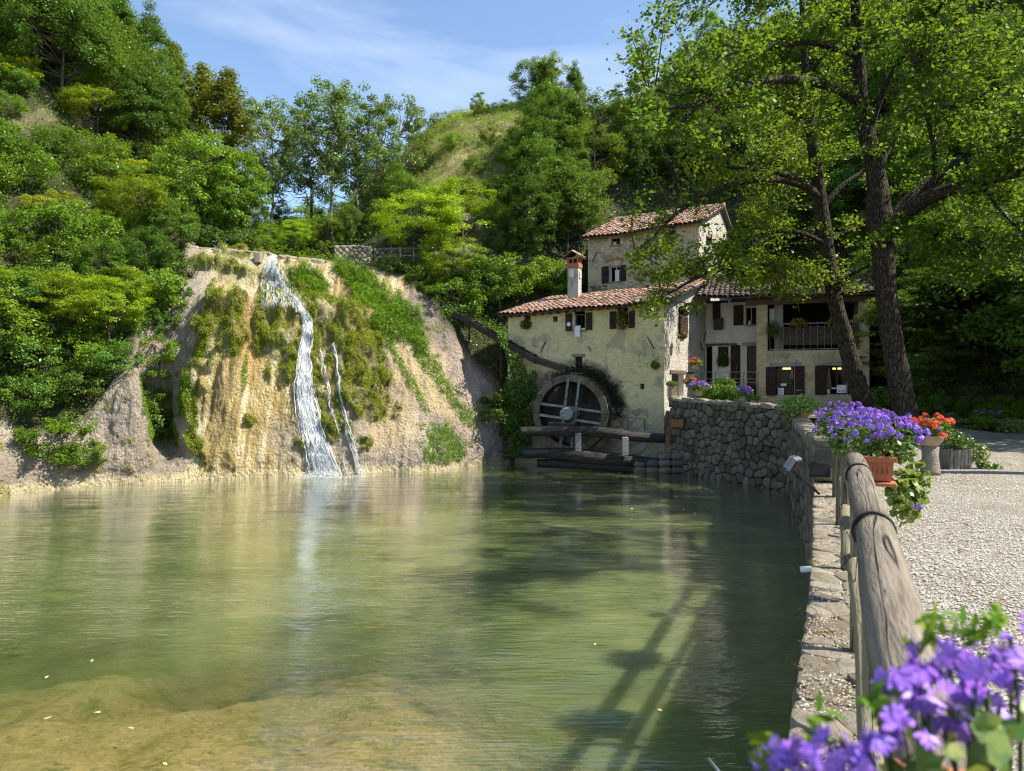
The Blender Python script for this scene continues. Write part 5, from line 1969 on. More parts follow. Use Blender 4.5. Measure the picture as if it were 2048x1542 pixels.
log("support_beam", "upper long dark weathered log in front of the water wheel", [P(1040, 863, 27.0), P(1110, 862, 26.8), P(1200, 864, 26.5), P(1270, 873, 26.3), P(1330, 877, 26.2)], [.17, .19, .19, .18, .17], M['wood_wet'], 1)
log("support_beam", "lower thick warped dark log lying just above the pond under the wheel", [P(1046, 907, 27.0), P(1100, 906, 26.8), P(1160, 911, 26.6), P(1220, 918, 26.4), P(1275, 922, 26.3), P(1326, 929, 26.2)], [.19, .20, .25, .24, .20, .17], M['wood_wet'], 2)
log("support_beam", "lowest black log half in the water below the wheel", [P(1075, 926, 27.1), P(1150, 929, 26.8), P(1270, 938, 26.3)], [.16, .18, .15], M['wood_wet'], 4)
for i, (px, y0, y1, lb) in enumerate(((1156, 866, 903, "left"), (1250, 874, 911, "right"))):
    a, b = P(px, y1, 26.28 - i * .2), P(px, y0, 26.28 - i * .2)
    m = MB().box((a + b) / 2, (.22, .16, abs(b[2] - a[2])), None, .02)
    m.build("support_post", M['wood_grey'], None, base=a, label="%s of the two bleached wooden posts between the logs under the wheel" % lb, cat="post", group="bleached posts under the wheel")
m = MB().box(P(1124, 851, 26.9), (.95, .35, .22), (wx, wn, wz), .02); m.build("bearing_block", M['wood_wet'], None, base=P(1124, 856, 26.9), label="heavy wooden bearing block under the wheel's axle end", cat="bearing block")
m = MB().box(P(1120, 900, 27.9) , (1.2, .5, 2.2), (wx, wn, wz)); m = None
# stone platform in the water
pe = empty("stone_platform", P(1310, 935, 26.2), "low stone footing in the water right of the wheel", "stone platform")
rr = np.random.RandomState(88)
for i in range(4):
    for j in range(3):
        c = P(1278 + i * 25, 940 - j * 14, 26.35 - .05 * i)
        if j == 2 and i < 2: continue
        bm_b = MB().box((0, 0, 0), (.44, .5, .24), None, .07)
        V = np.array(bm_b.v) * (1 + .1 * rr.rand()) + c
        centred("stone", V, bm_b.f, M['stone_dark'], pe)
# dark recess wall beside the wheel: pit masonry
pitE = empty("wheel_pit_wall", (1.0, 28.9, WZ), "dark wet stone wall of the wheel pit left of the wheel", "wall")
fp = Frame((-.95, 29.6), (.1, 29.45))
m = MB(); fp.box(m, 0, -2.6, 1.0, -.2, -.4, 0); m.build("wall_core", M['dark_gap'], pitE)
rubble(fp, 0, -1.7, 1.0, -.2, M['stone_dark'], pitE, .3, .2, 71, 1.0, name="stone")

# iron hand rail right of the wheel
hr = empty("iron_handrail", P(1240, 900, 26.4), "thin rusty iron handrail on the ledge right of the water wheel", "railing")
pts = [P(1203, 834, 26.7), P(1256, 835, 26.5), P(1288, 837, 26.4), P(1290, 862, 26.4)]
MB().tube(pts, .014, 6).build("top_rail", M['iron'], hr)
for px, py0, py1 in ((1225, 834, 862), (1256, 835, 865), (1289, 838, 870)):
    MB().tube([P(px, py1, 26.5), P(px, py0, 26.5)], .013, 6).build("post", M['iron'], hr)

# ------------------------------------------------------------------ FLUME
fl_ = empty("flume", P(990, 690, 30.6), "long dark wooden water channel sloping down from the bank to the top of the wheel", "flume")
fa, fbp, fcp = P(853, 598, 32.6), P(1075, 727, 28.4), P(1132, 744, 27.75)
for n0, (p, q) in enumerate(((fa, fbp), (fbp + np.array((0, 0, .02)), fcp))):
    d = q - p; L = np.linalg.norm(d); d /= L
    sd = np.cross(d, (0, 0, 1)); sd /= np.linalg.norm(sd); upv = np.cross(sd, d)
    nb = 3 if n0 == 0 else 1
    for k in range(nb):
        c = p + d * L * (k + .5) / nb
        for off, up0, w, h in ((-.17, .10, .035, .24), (.17, .10, .035, .24), (0, .0, .305, .035)):
            m = MB().box(c + sd * off + upv * up0, (L / nb - .01, w, h), (d, sd, upv), .005)
            m.build("side_board" if abs(off) > 0 else "bottom_board", M['wood_flume'], fl_)
    if n0 == 0:
        for k in range(10):
            c = p + d * L * (k + .5) / 10 + upv * .235
            MB().box(c, (.05, .42, .035), (d, sd, upv)).build("cross_tie", M['wood_flume'], fl_)
for f in (.18, .42, .7):
    p = fa + (fbp - fa) * f
    g = drop(p[0], p[1])
    zb = g[2] if g is not None and g[2] < p[2] else p[2] - 1
    MB().tube([(p[0], p[1], max(zb - .1, p[2] - 1.6)), p - np.array((0, 0, .02))], .045, 6).build("trestle_post", M['wood_flume'], fl_)
p = P(1099, 760, 28.1); MB().tube([p, P(1099, 742, 28.1)], .04, 6).build("trestle_post", M['wood_grey'], fl_)

# nest box on the wall
nb_ = empty("nest_box", P(1356, 846, 25.9), "orange brown wooden box with a flat lid fixed on the retaining wall", "wooden box")
MB().box(P(1356, 846, 25.95), (.46, .34, .30), (fm.d, -fm.n, (0, 0, 1)), .01).build("box_body", M['nest'], nb_)
MB().box(P(1356, 835.5, 25.93), (.54, .42, .04), (fm.d, -fm.n, (0, 0, 1)), .01).build("lid", M['wood_beam'], nb_)
MB().tube([P(1333, 863, 25.8), P(1347, 853, 25.75)], .02, 6).build("bracket", M['nest'], nb_)

# iron railing on the terrace
ir = empty("terrace_railing", (8.3, 28.2, .55), "thin iron railing along the terrace in front of the white house", "railing")
ta, tb = P(1403, 762, 27.9), P(1516, 760, 28.0)
za = 1.62
for z in (2.02, 1.75, 1.62):
    MB().tube([(ta[0], ta[1], z), (tb[0], tb[1], z)], .012, 6).build("bar", M['iron'], ir)
for k in range(5):
    f = k / 4; x = ta[0] + (tb[0] - ta[0]) * f; y = ta[1] + (tb[1] - ta[1]) * f
    MB().tube([(x, y, .55), (x, y, 2.03)], .014, 6).build("post", M['iron'], ir)

# ------------------------------------------------------------------ TREES AND SHRUBS
def make_tree(seed, H, r, cb, ncl, cr, nl, ls, bark, leaf, tr=.09, shape='oval', flat=.7, up=.6, asp=.6, stems=1, bare=0):
    """H height, r crown radius, cb crown bottom (fraction), ncl clumps of nl leaves"""
    rr = np.random.RandomState(seed)
    trunk = MB()
    stemsL = []
    for s in range(stems):
        a = rr.rand() * 6.28; lean = (.10 if stems == 1 else .35) * r
        pts = [(0, 0, -.5)] + [(math.cos(a) * lean * f + .04 * H * fbm(np.array([[f * 2, seed, s]]), 2, s)[0], math.sin(a) * lean * f + .04 * H * fbm(np.array([[f * 2, seed + 9, s]]), 2, s)[0], H * (.70 if shape == 'column' else .84) * f) for f in np.linspace(.05, 1, 8)]
        trunk.tube(pts, np.linspace(tr, tr * .12, 9), 7, False)
        stemsL.append(np.array(pts))
    C = []
    while len(C) < ncl:
        p = rr.uniform(-1, 1, 3)
        q = np.linalg.norm(p)
        if q > 1 or rr.rand() > .25 + .9 * q ** 2: continue
        z = (p[2] + 1) / 2
        if shape == 'oval': w = 1.0 if z < .5 else 1.0
        elif shape == 'cone': w = 1.25 * (1 - z) + .12
        elif shape == 'umbrella': w = .55 + .75 * z
        elif shape == 'column': w = 1.0
        c = np.array((p[0] * r * w, p[1] * r * w, H * (cb + (1 - cb) * z * .97)))
        if vn(np.array([c * (1.6 / max(r, .8))]), seed)[0] < .36: continue
        C.append(c)
    C = np.array(C)
    # limbs
    for i in rr.permutation(len(C))[:max(8, len(C) // 3)]:
        c = C[i]; st = stemsL[rr.randint(len(stemsL))]
        zt = max(H * .12, c[2] - (.30 + .3 * rr.rand()) * (np.hypot(c[0], c[1]) + .25 * H * .3))
        k = np.argmin(abs(st[:, 2] - zt)); b = st[k]
        mid = (b + c) / 2 + np.array((0, 0, -.06 * H * rr.rand())) + rr.normal(size=3) * .03 * H
        trunk.tube([b, mid, c], [tr * .35, tr * .2, tr * .06], 4, False)
    for i in range(bare):
        st = stemsL[0]; b = st[rr.randint(3, 8)]
        a = rr.rand() * 6.28; e = b + np.array((math.cos(a) * r * 1.1, math.sin(a) * r * 1.1, .3 * H * rr.rand()))
        trunk.tube([b, (b + e) / 2 + rr.normal(size=3) * .1, e], [tr * .25, tr * .14, .01], 4, False)
    P_, Nb = [], []
    for c in C:
        k = int(nl * (.6 + .8 * rr.rand()))
        s = cr * (.7 + .6 * rr.rand())
        d = rr.normal(size=(k, 3)); d /= np.linalg.norm(d, axis=1)[:, None]
        d *= (rr.rand(k) ** .45)[:, None] * s
        d[:, 2] *= flat
        out = c - np.array((0, 0, H * (cb + .3 * (1 - cb)))); out /= np.linalg.norm(out) + 1e-6
        # fronds: leaves drift along a direction in each clump
        P_.append(c + d)
        Nb.append(np.tile(out * .5 + np.array((0, 0, up)), (k, 1)) + d / s * .4)
    P_ = np.concatenate(P_); Nb = np.concatenate(Nb)
    V, Fc, rn = leafcloud(P_, ls, rr, Nb, 4, .6, asp)
    tm = mesh("trunk", np.array(trunk.v), trunk.f, bark, True)
    cm_ = mesh("crown", V, Fc, leaf, False, {'rnd': rn})
    return tm, cm_, H


KIND = {}
KIND['broad'] = [make_tree(1, 5.0, 1.9, .18, 170, .34, 95, .105, M['bark_thin'], M['leaf_mid']), make_tree(2, 5.4, 1.7, .15, 170, .33, 95, .105, M['bark_thin'], M['leaf_mid'])]
KIND['dark'] = [make_tree(3, 5.2, 1.8, .10, 175, .34, 92, .105, M['bark_thin'], M['leaf_dark']), make_tree(4, 4.8, 2.0, .10, 175, .34, 92, .105, M['bark_thin'], M['leaf_dark'])]
KIND['locust'] = [make_tree(5, 4.0, 2.1, .25, 150, .40, 95, .105, M['bark_thin'], M['leaf_locust'], shape='umbrella', flat=.34, up=1.0, asp=.42), make_tree(6, 3.6, 2.2, .22, 150, .40, 95, .105, M['bark_thin'], M['leaf_locust'], shape='umbrella', flat=.34, up=1.0, asp=.42)]
KIND['tips'] = [make_tree(16, 1.6, 1.0, .25, 34, .34, 90, .11, M['bark_thin'], M['leaf_yellow'], tr=.03, shape='umbrella', flat=.25, up=1.2, asp=.42)]
KIND['poplar'] = [make_tree(7, 9.5, 2.0, .22, 110, .38, 95, .115, M['bark_pale'], M['leaf_poplar'], .13, 'column', .8, .3, .7, bare=5), make_tree(8, 8.6, 1.7, .28, 85, .36, 90, .115, M['bark_pale'], M['leaf_poplar'], .11, 'column', .8, .3, .7, bare=4)]
KIND['rust'] = [make_tree(9, 6.5, 1.5, .12, 110, .38, 110, .11, M['bark_thin'], M['leaf_rust'], .10, 'cone', .8)]
KIND['cone'] = [make_tree(10, 6.5, 1.5, .08, 130, .38, 120, .11, M['bark_thin'], M['leaf_mid'], .10, 'cone', .8), make_tree(11, 6.0, 1.4, .08, 120, .38, 120, .11, M['bark_thin'], M['leaf_dark'], .10, 'cone', .8)]
KIND['shrub'] = [make_tree(12, 1.7, 1.1, .05, 62, .27, 80, .085, M['bark_thin'], M['leaf_mid'], .03, stems=3), make_tree(13, 1.5, 1.2, .05, 62, .27, 80, .085, M['bark_thin'], M['leaf_mid'], .03, stems=3)]
KIND['dshrub'] = [make_tree(14, 1.7, 1.15, .05, 62, .27, 85, .09, M['bark_thin'], M['leaf_dark'], .03, stems=3)]
KIND['fir'] = [make_tree(15, 6.5, 2.0, .03, 150, .42, 110, .12, M['bark_thin'], M['leaf_dark'], .10, 'cone', .25, 1.0, .35)]
KIND['sparse'] = [make_tree(17, 3.6, 1.3, .12, 44, .34, 80, .10, M['bark_thin'], M['leaf_mid'], .05, 'oval', .5, bare=6)]

tr_rng = np.random.RandomState(99)


def plant(kind, base, h, label, cat=None, group=None, name=None, w=1.0, lean=0.0):
    vs = KIND[kind]
    tm, cm_, H = vs[tr_rng.randint(len(vs))]
    s = h / H
    nm = name or {'broad': 'broadleaf_tree', 'dark': 'dark_tree', 'locust': 'locust_tree', 'tips': 'locust_sapling', 'poplar': 'poplar_tree', 'rust': 'russet_tree', 'cone': 'hornbeam_tree',
                  'shrub': 'shrub', 'dshrub': 'shrub', 'fir': 'spruce_tree', 'sparse': 'young_tree'}[kind]
    e = empty(nm, base, label, cat or ('shrub' if 'shrub' in kind else 'tree'), group)
    rz = tr_rng.rand() * 6.28
    for n_, me in (("trunk", tm), ("crown", cm_)):
        o = bpy.data.objects.new(n_, me); COL.objects.link(o)
        o.parent = e
        o.rotation_euler = (0, lean, rz); o.scale = (s * w, s * w, s)
    return e


def plant_px(kind, px, py, hpx, label, Y=None, **k):
    """foot of the plant where the ground is seen at px, py (or at distance Y); hpx = height in photograph pixels"""
    if Y is None:
        p, _ = hit(px, py)
        if p is None: return
    else:
        p = P(px, py, Y)
    plant(kind, p, hpx * p[1] / F, label, **k)


# --- left slope, individually recognisable
LT = [
    ('locust', 40, 700, 165, "bright yellow green locust tree spreading at the left edge above the grey rock"),
    ('locust', 130, 715, 175, "largest bright locust tree hanging over the rock on the left bank"),
    ('locust', 215, 700, 150, "locust tree just left of the vertical edge of the grey rock"),
    ('locust', 255, 640, 110, "small locust tree reaching towards the pale rock rib"),
    ('dshrub', 60, 830, 90, "dark shrub low on the left rock below the locust trees"),
    ('dshrub', 150, 810, 90, "dark leafy shrub at the top of the grey rock on the left"),
    ('dshrub', 225, 760, 80, "dark shrub clinging to the edge of the grey buttress"),
    ('shrub', 120, 925, 95, "bright green bush growing out of the grey rock face on the left"),
    ('shrub', 165, 935, 60, "small bush with trailing stems at the foot of the left rock face"),
    ('dshrub', 320, 880, 90, "dark fig-like bush in the gully beside the tufa cone"),
    ('dshrub', 352, 560, 60, "dark shrub hanging over the upper end of the pale rock rib"),
    ('dshrub', 340, 615, 60, "dark shrub against the pale rock rib left of the tufa"),
    ('dshrub', 318, 670, 60, "dark shrub on the left side of the pale rock rib"),
    ('shrub', 325, 800, 70, "bush halfway up the gully between rock and tufa"),
    ('shrub', 318, 730, 60, "grassy bush near the top of the gully"),
    ('dark', 290, 590, 140, "dark hazel tree crowding the head of the gully"),
    ('dark', 205, 610, 140, "dark leafy tree behind the row of bright locusts"),
    ('dark', 340, 520, 130, "dark tree whose edge hangs over the left end of the weir"),
    ('locust', 290, 500, 150, "tall locust tree with yellow upper sprays in the middle of the left slope"),
    ('tips', 320, 395, 70, "vivid yellow spray of young locust above the dark hazel"),
    ('tips', 275, 380, 60, "second vivid yellow locust spray a little higher up the slope"),
    ('tips', 30, 185, 75, "yellow locust sapling near the left edge high on the slope"),
    ('tips', 80, 440, 50, "small yellow green sapling on the open part of the left slope"),
    ('tips', 130, 430, 50, "yellow green sapling beside the bare earth of the left slope"),
    ('locust', 195, 290, 110, "fresh green locust at the upper edge of the bare earth"),
    ('dark', 30, 130, 230, "dark tall tree filling the top left corner"),
    ('dark', 110, 150, 230, "dark tree beside the corner tree high on the left"),
    ('sparse', 150, 190, 170, "thin half bare tree with grey twigs high on the left slope"),
    ('sparse', 230, 210, 190, "half bare grey twigged tree in the upper middle of the left slope"),
    ('cone', 180, 140, 190, "pointed green tree on the upper left skyline"),
    ('cone', 240, 160, 200, "dense green tree on the skyline left of the stepped pointed trees"),
    ('cone', 300, 200, 200, "pointed tree on the skyline where the sky begins"),
    ('cone', 345, 240, 190, "narrow pointed tree stepping down the left skyline"),
    ('cone', 375, 290, 180, "lowest of the stepped pointed trees on the left skyline"),
    ('dark', 280, 330, 170, "shaded dark tree in the middle of the upper left slope"),
    ('broad', 230, 400, 110, "green tree above the tall locust on the left slope"),
    ('broad', 330, 340, 170, "broad green tree below the stepped pointed trees"),
]
for px, py, r_ in ((1042, 700, 0), (1050, 780, 0), (1048, 850, 0), (1030, 900, 0)):
    pass
for a in LT:
    plant_px(*a)
# behind the left end of the weir
for a in [
    ('broad', 400, 500, 240, "big green hornbeam at the left end of the weir", 33.5),
    ('broad', 470, 505, 210, "green tree right behind the weir's left half", 34),
    ('dark', 345, 470, 220, "shadowy tree behind the left end of the weir", 36),
    ('rust', 410, 420, 310, "tall slim tree with browning leaves against the sky left of centre", 40),
    ('rust', 455, 440, 320, "tree with yellowing brown tinged crown left of the poplars", 39),
    ('poplar', 545, 520, 340, "dark trunked poplar with spreading lower limb left of the sky gap", 38),
    ('poplar', 525, 470, 280, "slender poplar behind the yellowing tree", 44),
    ('poplar', 625, 500, 330, "tall poplar with rounded twin tops in the middle", 41),
    ('poplar', 660, 500, 355, "tallest poplar of the group above the waterfall", 38),
    ('poplar', 715, 510, 350, "poplar with bushy top right of the tallest one", 39),
    ('poplar', 755, 500, 300, "poplar whose forked trunk shows against the sky", 40),
    ('poplar', 800, 500, 320, "slim poplar standing apart right of the group", 42),
    ('poplar', 850, 450, 230, "distant poplar behind the crest of the grassy slope", 47),
    ('poplar', 890, 400, 180, "small distant poplar at the start of the grassy ridge", 50),
    ('dshrub', 415, 508, 62, "dark shrub behind the left end of the weir wall", 33.0),
    ('dshrub', 452, 512, 60, "dark shrub behind the left pier of the weir", 33.0),
    ('dshrub', 490, 516, 58, "dark shrub behind the weir between the piers", 33.2),
    ('shrub', 528, 520, 48, "green shrub behind the right pier of the weir", 33.2),
    ('dark', 440, 505, 120, "dark bushy tree filling the gap behind the weir's left piers", 34.5),
    ('dark', 500, 515, 130, "dark tree right behind the weir between its piers", 35.5),
    ('broad', 530, 520, 75, "low green bush-like tree just left of the spill point", 33.5),
    ('broad', 605, 560, 165, "green tree low behind the poplars' trunks, left", 48),
    ('dark', 668, 560, 170, "dark tree low behind the poplars' trunks, right", 48),
    ('dark', 725, 540, 130, "dark tree behind the old wall between the poplars", 46),
    ('dark', 560, 540, 130, "dark bushy tree just behind the spill point of the weir", 40),
    ('broad', 610, 530, 100, "low green tree behind the spill point", 36),
    ('broad', 655, 525, 100, "rounded green tree left of the old dry wall", 35.5),
    ('locust', 585, 515, 80, "light green sapling behind the weir", 34),
    ('dark', 700, 510, 105, "dark tree growing behind the old dry wall", 36),
    ('dark', 765, 515, 120, "dark tree behind the rustic railing", 36.5),
    ('dark', 810, 490, 150, "dark green tree at the foot of the grassy slope", 38),
    ('cone', 790, 470, 170, "pointed green tree at the left foot of the grassy slope", 39),
    ('dark', 630, 560, 130, "dark distant trees closing the gap behind the weir", 50),
    ('broad', 590, 540, 110, "hazy green distant tree seen in the sky gap", 55),
    ('broad', 845, 330, 70, "bushy tree on the shoulder of the grassy ridge", 45),
]:
    plant_px(*a[:5], Y=a[5])
# right hillside
RT = [
    ('locust', 845, 560, 190, "bright locust tree with layered branches over the flume bank", 33.6, {}),
    ('locust', 925, 520, 160, "bright layered locust in front of the grassy slope", 34.6, {}),
    ('locust', 905, 600, 130, "small locust beside the upper end of the flume", 33.0, {}),
    ('broad', 960, 245, 62, "small round tree on the grassy skyline", 47.5, {}),
    ('sparse', 1000, 245, 50, "thin little tree on the grassy skyline", 47.5, {}),
    ('broad', 1065, 235, 120, "large rounded tree standing on the ridge against the sky", 47, {}),
    ('broad', 1110, 235, 130, "tallest tree on the ridge left of the overhanging alder", 47, {}),
    ('cone', 1150, 230, 110, "tree on the ridge beside the alder's outer twigs", 47, {}),
    ('broad', 1060, 420, 120, "tree at the right edge of the grassy slope", 41, {}),
    ('broad', 1090, 330, 140, "sunlit tree under the ridge top", 43, {}),
    ('dark', 1065, 480, 170, "dark tree shading the right side of the grassy slope", 38.5, {}),
    ('dark', 1110, 420, 170, "dark tree in the middle of the right slope", 40, {}),
    ('broad', 1130, 510, 150, "green tree left of the upper house gable", 38, {}),
    ('dark', 1010, 540, 130, "dark bush-like tree on the bank above the flume", 35.2, {}),
    ('dshrub', 960, 610, 100, "dark round bush below the rock outcrop", 33.2, {}),
    ('shrub', 1000, 600, 90, "bush at the top of the bank left of the chimney", 33.6, {}),
    ('shrub', 1060, 600, 90, "bush standing behind the mill roof's left end", 35.3, {}),
    ('shrub', 1110, 600, 80, "rounded bush beside the chimney", 35.5, {}),
    ('shrub', 905, 640, 80, "bush beside the upper part of the flume", 31.8, {}),
    ('shrub', 850, 600, 70, "bush at the upper end of the flume", 32.6, {}),
    ('dshrub', 790, 570, 60, "dark bush on the bank under the rustic railing", 32.8, {}),
    ('dshrub', 1030, 880, 110, "dark ivy-covered bush in the shade left of the wheel", 29.5, {}),
]
for a in RT:
    plant_px(*a[:5], Y=a[5], **a[6])
rr = np.random.RandomState(4)
AUTO = []
def scatter(n, x0, x1, yfn0, yfn1, kinds, hp, label, group, mind=30, name=None):
    k = 0; tries = 0; placed = []
    while k < n and tries < n * 30:
        tries += 1
        px = rr.uniform(x0, x1); py = rr.uniform(yfn0(px), yfn1(px))
        if any((px - a) ** 2 + (py - b) ** 2 < mind ** 2 for a, b in placed): continue
        p, _ = hit(px, py)
        if p is None: continue
        placed.append((px, py)); k += 1
        kd = kinds[rr.randint(len(kinds))]
        h_ = rr.uniform(*hp); lb_ = label(px, py, kd, (py - yfn0(px)) / max(1, yfn1(px) - yfn0(px)))
        for pre in (("tall " if h_ > sum(hp) / 2 else "low "), "other ", "narrow ", "wide "):
            if lb_ not in AUTO: break
            lb_ = pre + lb_.split(" ", 0)[0] if not lb_.startswith(("tall ", "low ", "other ", "narrow ")) else pre + lb_.split(" ", 1)[1]
        AUTO.append(lb_)
        plant(kd, p, h_, lb_, group=group, name=name)


def place_words(px, f, marks, rows):
    m = [w for x, w in marks if px < x][0]
    return rows[min(len(rows) - 1, int(f * len(rows)))], m


LM_ = [(-60, "outside the left edge"), (0, "just at the left edge"), (50, "above the biggest bright locust"), (110, "below the yellow sapling"), (170, "beside the bare earth patch"), (230, "under the skyline trees"), (290, "above the gully head"), (999, "near the weir's left end")]
RM_ = [(1100, "left of the chimney"), (1180, "above the chimney"), (1260, "left above the upper house"), (1340, "above the upper house roof"), (1430, "above the upper house gable"), (1520, "above the white house"), (1620, "behind the left alder"), (1720, "between the two alders"), (1810, "behind the right alder"),
       (1900, "just right of the right alder"), (1980, "above the kerb wall"), (2060, "at the right edge"), (2180, "just beyond the right edge"), (9999, "far beyond the right edge")]
KW = {'shrub': 'green shrub', 'dshrub': 'darker green shrub', 'broad': 'green rounded tree', 'dark': 'dark rounded tree', 'cone': 'pointed tree'}
def lab_fn(marks, rows, tail):
    def g(px, py, kd, f):
        r_, m = place_words(px, f, marks, rows)
        return "%s %s, %s %s" % (KW[kd], m, r_, tail)
    return g


for k, (px, py, hpx, w_) in enumerate(((905, 300, 34, 'left edge'), (950, 350, 40, 'lower middle'), (985, 290, 34, 'upper middle'), (1020, 330, 44, 'right side'), (925, 395, 44, 'foot'), (1000, 400, 50, 'lower right'))):
    plant_px('shrub', px, py, hpx, 'small shrub on the %s of the open grassy slope' % w_, Y=None)
ly0 = lambda x: np.interp(x, [-150, 0, 200, 300, 380], [-100, 30, 150, 240, 340])
ly1 = lambda x: np.interp(x, [-150, 0, 130, 200, 290, 340], [860, 800, 790, 740, 660, 560])
scatter(70, -150, 350, ly0, ly1, ['shrub', 'shrub', 'dshrub', 'shrub'], (1.0, 2.0), lab_fn(LM_, ["high on", "upper part of", "middle of", "lower part of", "at the foot of"], "the left slope"), "shrubs covering the left slope", 34)
scatter(16, -150, 360, lambda x: ly0(x) - 30, lambda x: ly0(x) + 120, ['broad', 'dark', 'cone'], (4, 6), lab_fn(LM_, ["top of", "upper part of"], "the left wood"), "trees along the top of the left slope", 40)
ry0 = lambda x: np.interp(x, [1030, 1200, 1320, 1500, 1700, 2048, 2400], [335, 320, 290, 190, 110, 30, -60])
ry1 = lambda x: np.interp(x, [1030, 1180, 1200, 1460, 1480, 1700, 1760, 2048, 2400], [520, 560, 400, 420, 520, 560, 740, 760, 780])
scatter(80, 1040, 2350, ry0, ry1, ['dark', 'dark', 'broad', 'dark', 'cone'], (3.8, 5.6), lab_fn(RM_, ["high on", "upper part of", "middle of", "lower part of", "at the foot of"], "the right hillside"), "trees covering the right hillside", 48)
scatter(12, 1340, 2200, lambda x: ry0(x) - 60, lambda x: ry0(x), ['broad', 'cone'], (4, 5.5), lab_fn(RM_, ["top of"], "the right wood"), "trees on the upper edge of the right hillside", 60)
for px, py, hpx, Y, lb in ((1790, 830, 330, 26.8, "dark spruce standing against the right end of the shop wing"), (1870, 820, 380, 27.5, "dark spruce right of the big alder trunk"), (1960, 825, 300, 27.2, "dark spruce in deep shade behind the low kerb wall"), (2040, 830, 330, 27.5, "dark spruce at the right edge of the picture"), (1750, 800, 300, 31, "spruce behind the roof end of the shop wing")):
    plant_px('fir', px, py, hpx, lb, Y=Y)
for k, (x, y, h_) in enumerate(((17.5, 20.5, 8.5), (19.5, 23.5, 9.5), (22.5, 25.5, 10), (20.5, 27.5, 9), (24, 22.5, 10), (18.5, 17.0, 9))):
    plant('dark', np.array((x, y, -.1)), h_, "tall shade tree standing %s beyond the right edge of the view" % ("first", "second", "third", "fourth", "fifth", "sixth")[k], group="tall shade trees beyond the right edge", w=1.15)
for px, py, hpx, Y, lb, kd in ((1960, 850, 55, 24.6, "low shade plant left on the bed behind the kerb wall", 'shrub'), (2010, 850, 60, 24.4, "leafy plant behind the kerb wall near the right edge", 'shrub'), (2060, 855, 60, 24.2, "leafy plant half cut off by the right edge", 'shrub'), (1930, 850, 40, 24.6, "short plant beside the slanting board", 'dshrub'), (1880, 850, 70, 25.2, "dark plant behind the alder's foot", 'dshrub'), (1765, 850, 75, 24.5, "dark slender plant between the two alder trunks", 'dshrub')):
    plant_px(kd, px, py, hpx, lb, Y=Y)

# --- ground cover
def surface_points(n, rng, region, maxd=120):
    """random terrain points seen through pixels of a region function"""
    out, nrm = [], []
    x0, y0, x1, y1 = region
    for _ in range(n):
        p, q = hit(rng.uniform(x0, x1), rng.uniform(y0, y1))
        if p is not None: out.append(p); nrm.append(q)
    return np.array(out), np.array(nrm)


def cover(name, label, G, mask, n, ls, mat, kind='stuff', h=.25, seed=0, asp=.6, k=4, up=.8, cat="ground cover", hang=0.0):
    """leaves over a terrain sheet where mask says so"""
    rg = np.random.RandomState(seed)
    du = np.linalg.norm(np.gradient(G, axis=1), axis=2); dv = np.linalg.norm(np.gradient(G, axis=0), axis=2)
    w = (du * dv * mask).ravel(); w = np.maximum(w, 0)
    w /= w.sum()
    idx = rg.choice(len(w), n, p=w)
    Nm = normals(G).reshape(-1, 3)[idx]
    a = np.repeat(0, n)
    pu = (np.gradient(G, axis=1)).reshape(-1, 3)[idx]; pv = (np.gradient(G, axis=0)).reshape(-1, 3)[idx]
    pt = G.reshape(-1, 3)[idx] + pu * rg.uniform(-.5, .5, (n, 1)) + pv * rg.uniform(-.5, .5, (n, 1))
    cl = vn(pt * 2.3, seed + 5)
    pt = pt + (Nm * .6 + np.array((0, 0, .5))) * (rg.rand(n) * h * (.25 + 1.5 * cl))[:, None]
    if hang: pt[:, 2] -= hang * rg.rand(n)
    V, Fc, rn = leafcloud(pt, ls, rg, Nm * .4 + np.array((0, 0, up)), k, .6, asp)
    return obj(name, V, Fc, mat, None, label=label, cat=cat, kind=kind, attrs={'rnd': rn})


cnz = fbm(G0 * .9, 4, 71)
m_left = soil * (CPX < 420) * (G0[..., 1] < 50)
cover("undergrowth", "green creeping undergrowth covering the steep left slope", CG, m_left * smooth(-.35, .1, cnz), 95000, .085, M['leaf_mid'], seed=1, h=.42)
cover("undergrowth", "dark creeping undergrowth in the hollows of the left slope", CG, m_left * smooth(.05, -.3, cnz), 50000, .085, M['leaf_dark'], seed=2, h=.35)
cover("dry_grass", "dry grass and weeds on the open bare part of the left slope", CG, m_left * bare * smooth(500, 380, CPY) * (CPX > -100), 14000, .13, M['grass_dry'], seed=3, h=.25, asp=.12, cat="grass")
m_beh = smooth(31.9, 32.6, G0[..., 1]) * (CPX > 390)
cover("undergrowth", "green undergrowth behind the crest of the waterfall", CG, m_beh * (G0[..., 1] < 45), 26000, .10, M['leaf_mid'], seed=4, h=.5)
# bank under the flume
bank = smooth(0, 1, (CPX - 790) / 60) * smooth(10, -25, CPY - np.interp(CPX, [780, 850, 900, 960, 1003, 1030, 1060], [545, 590, 655, 735, 800, 900, 930]))
cover("ivy_bank", "dark ivy and weeds on the bank under the flume", CG, bank * (CPY > 540), 34000, .085, M['leaf_ivy'], seed=5, h=.35, cat="ivy")
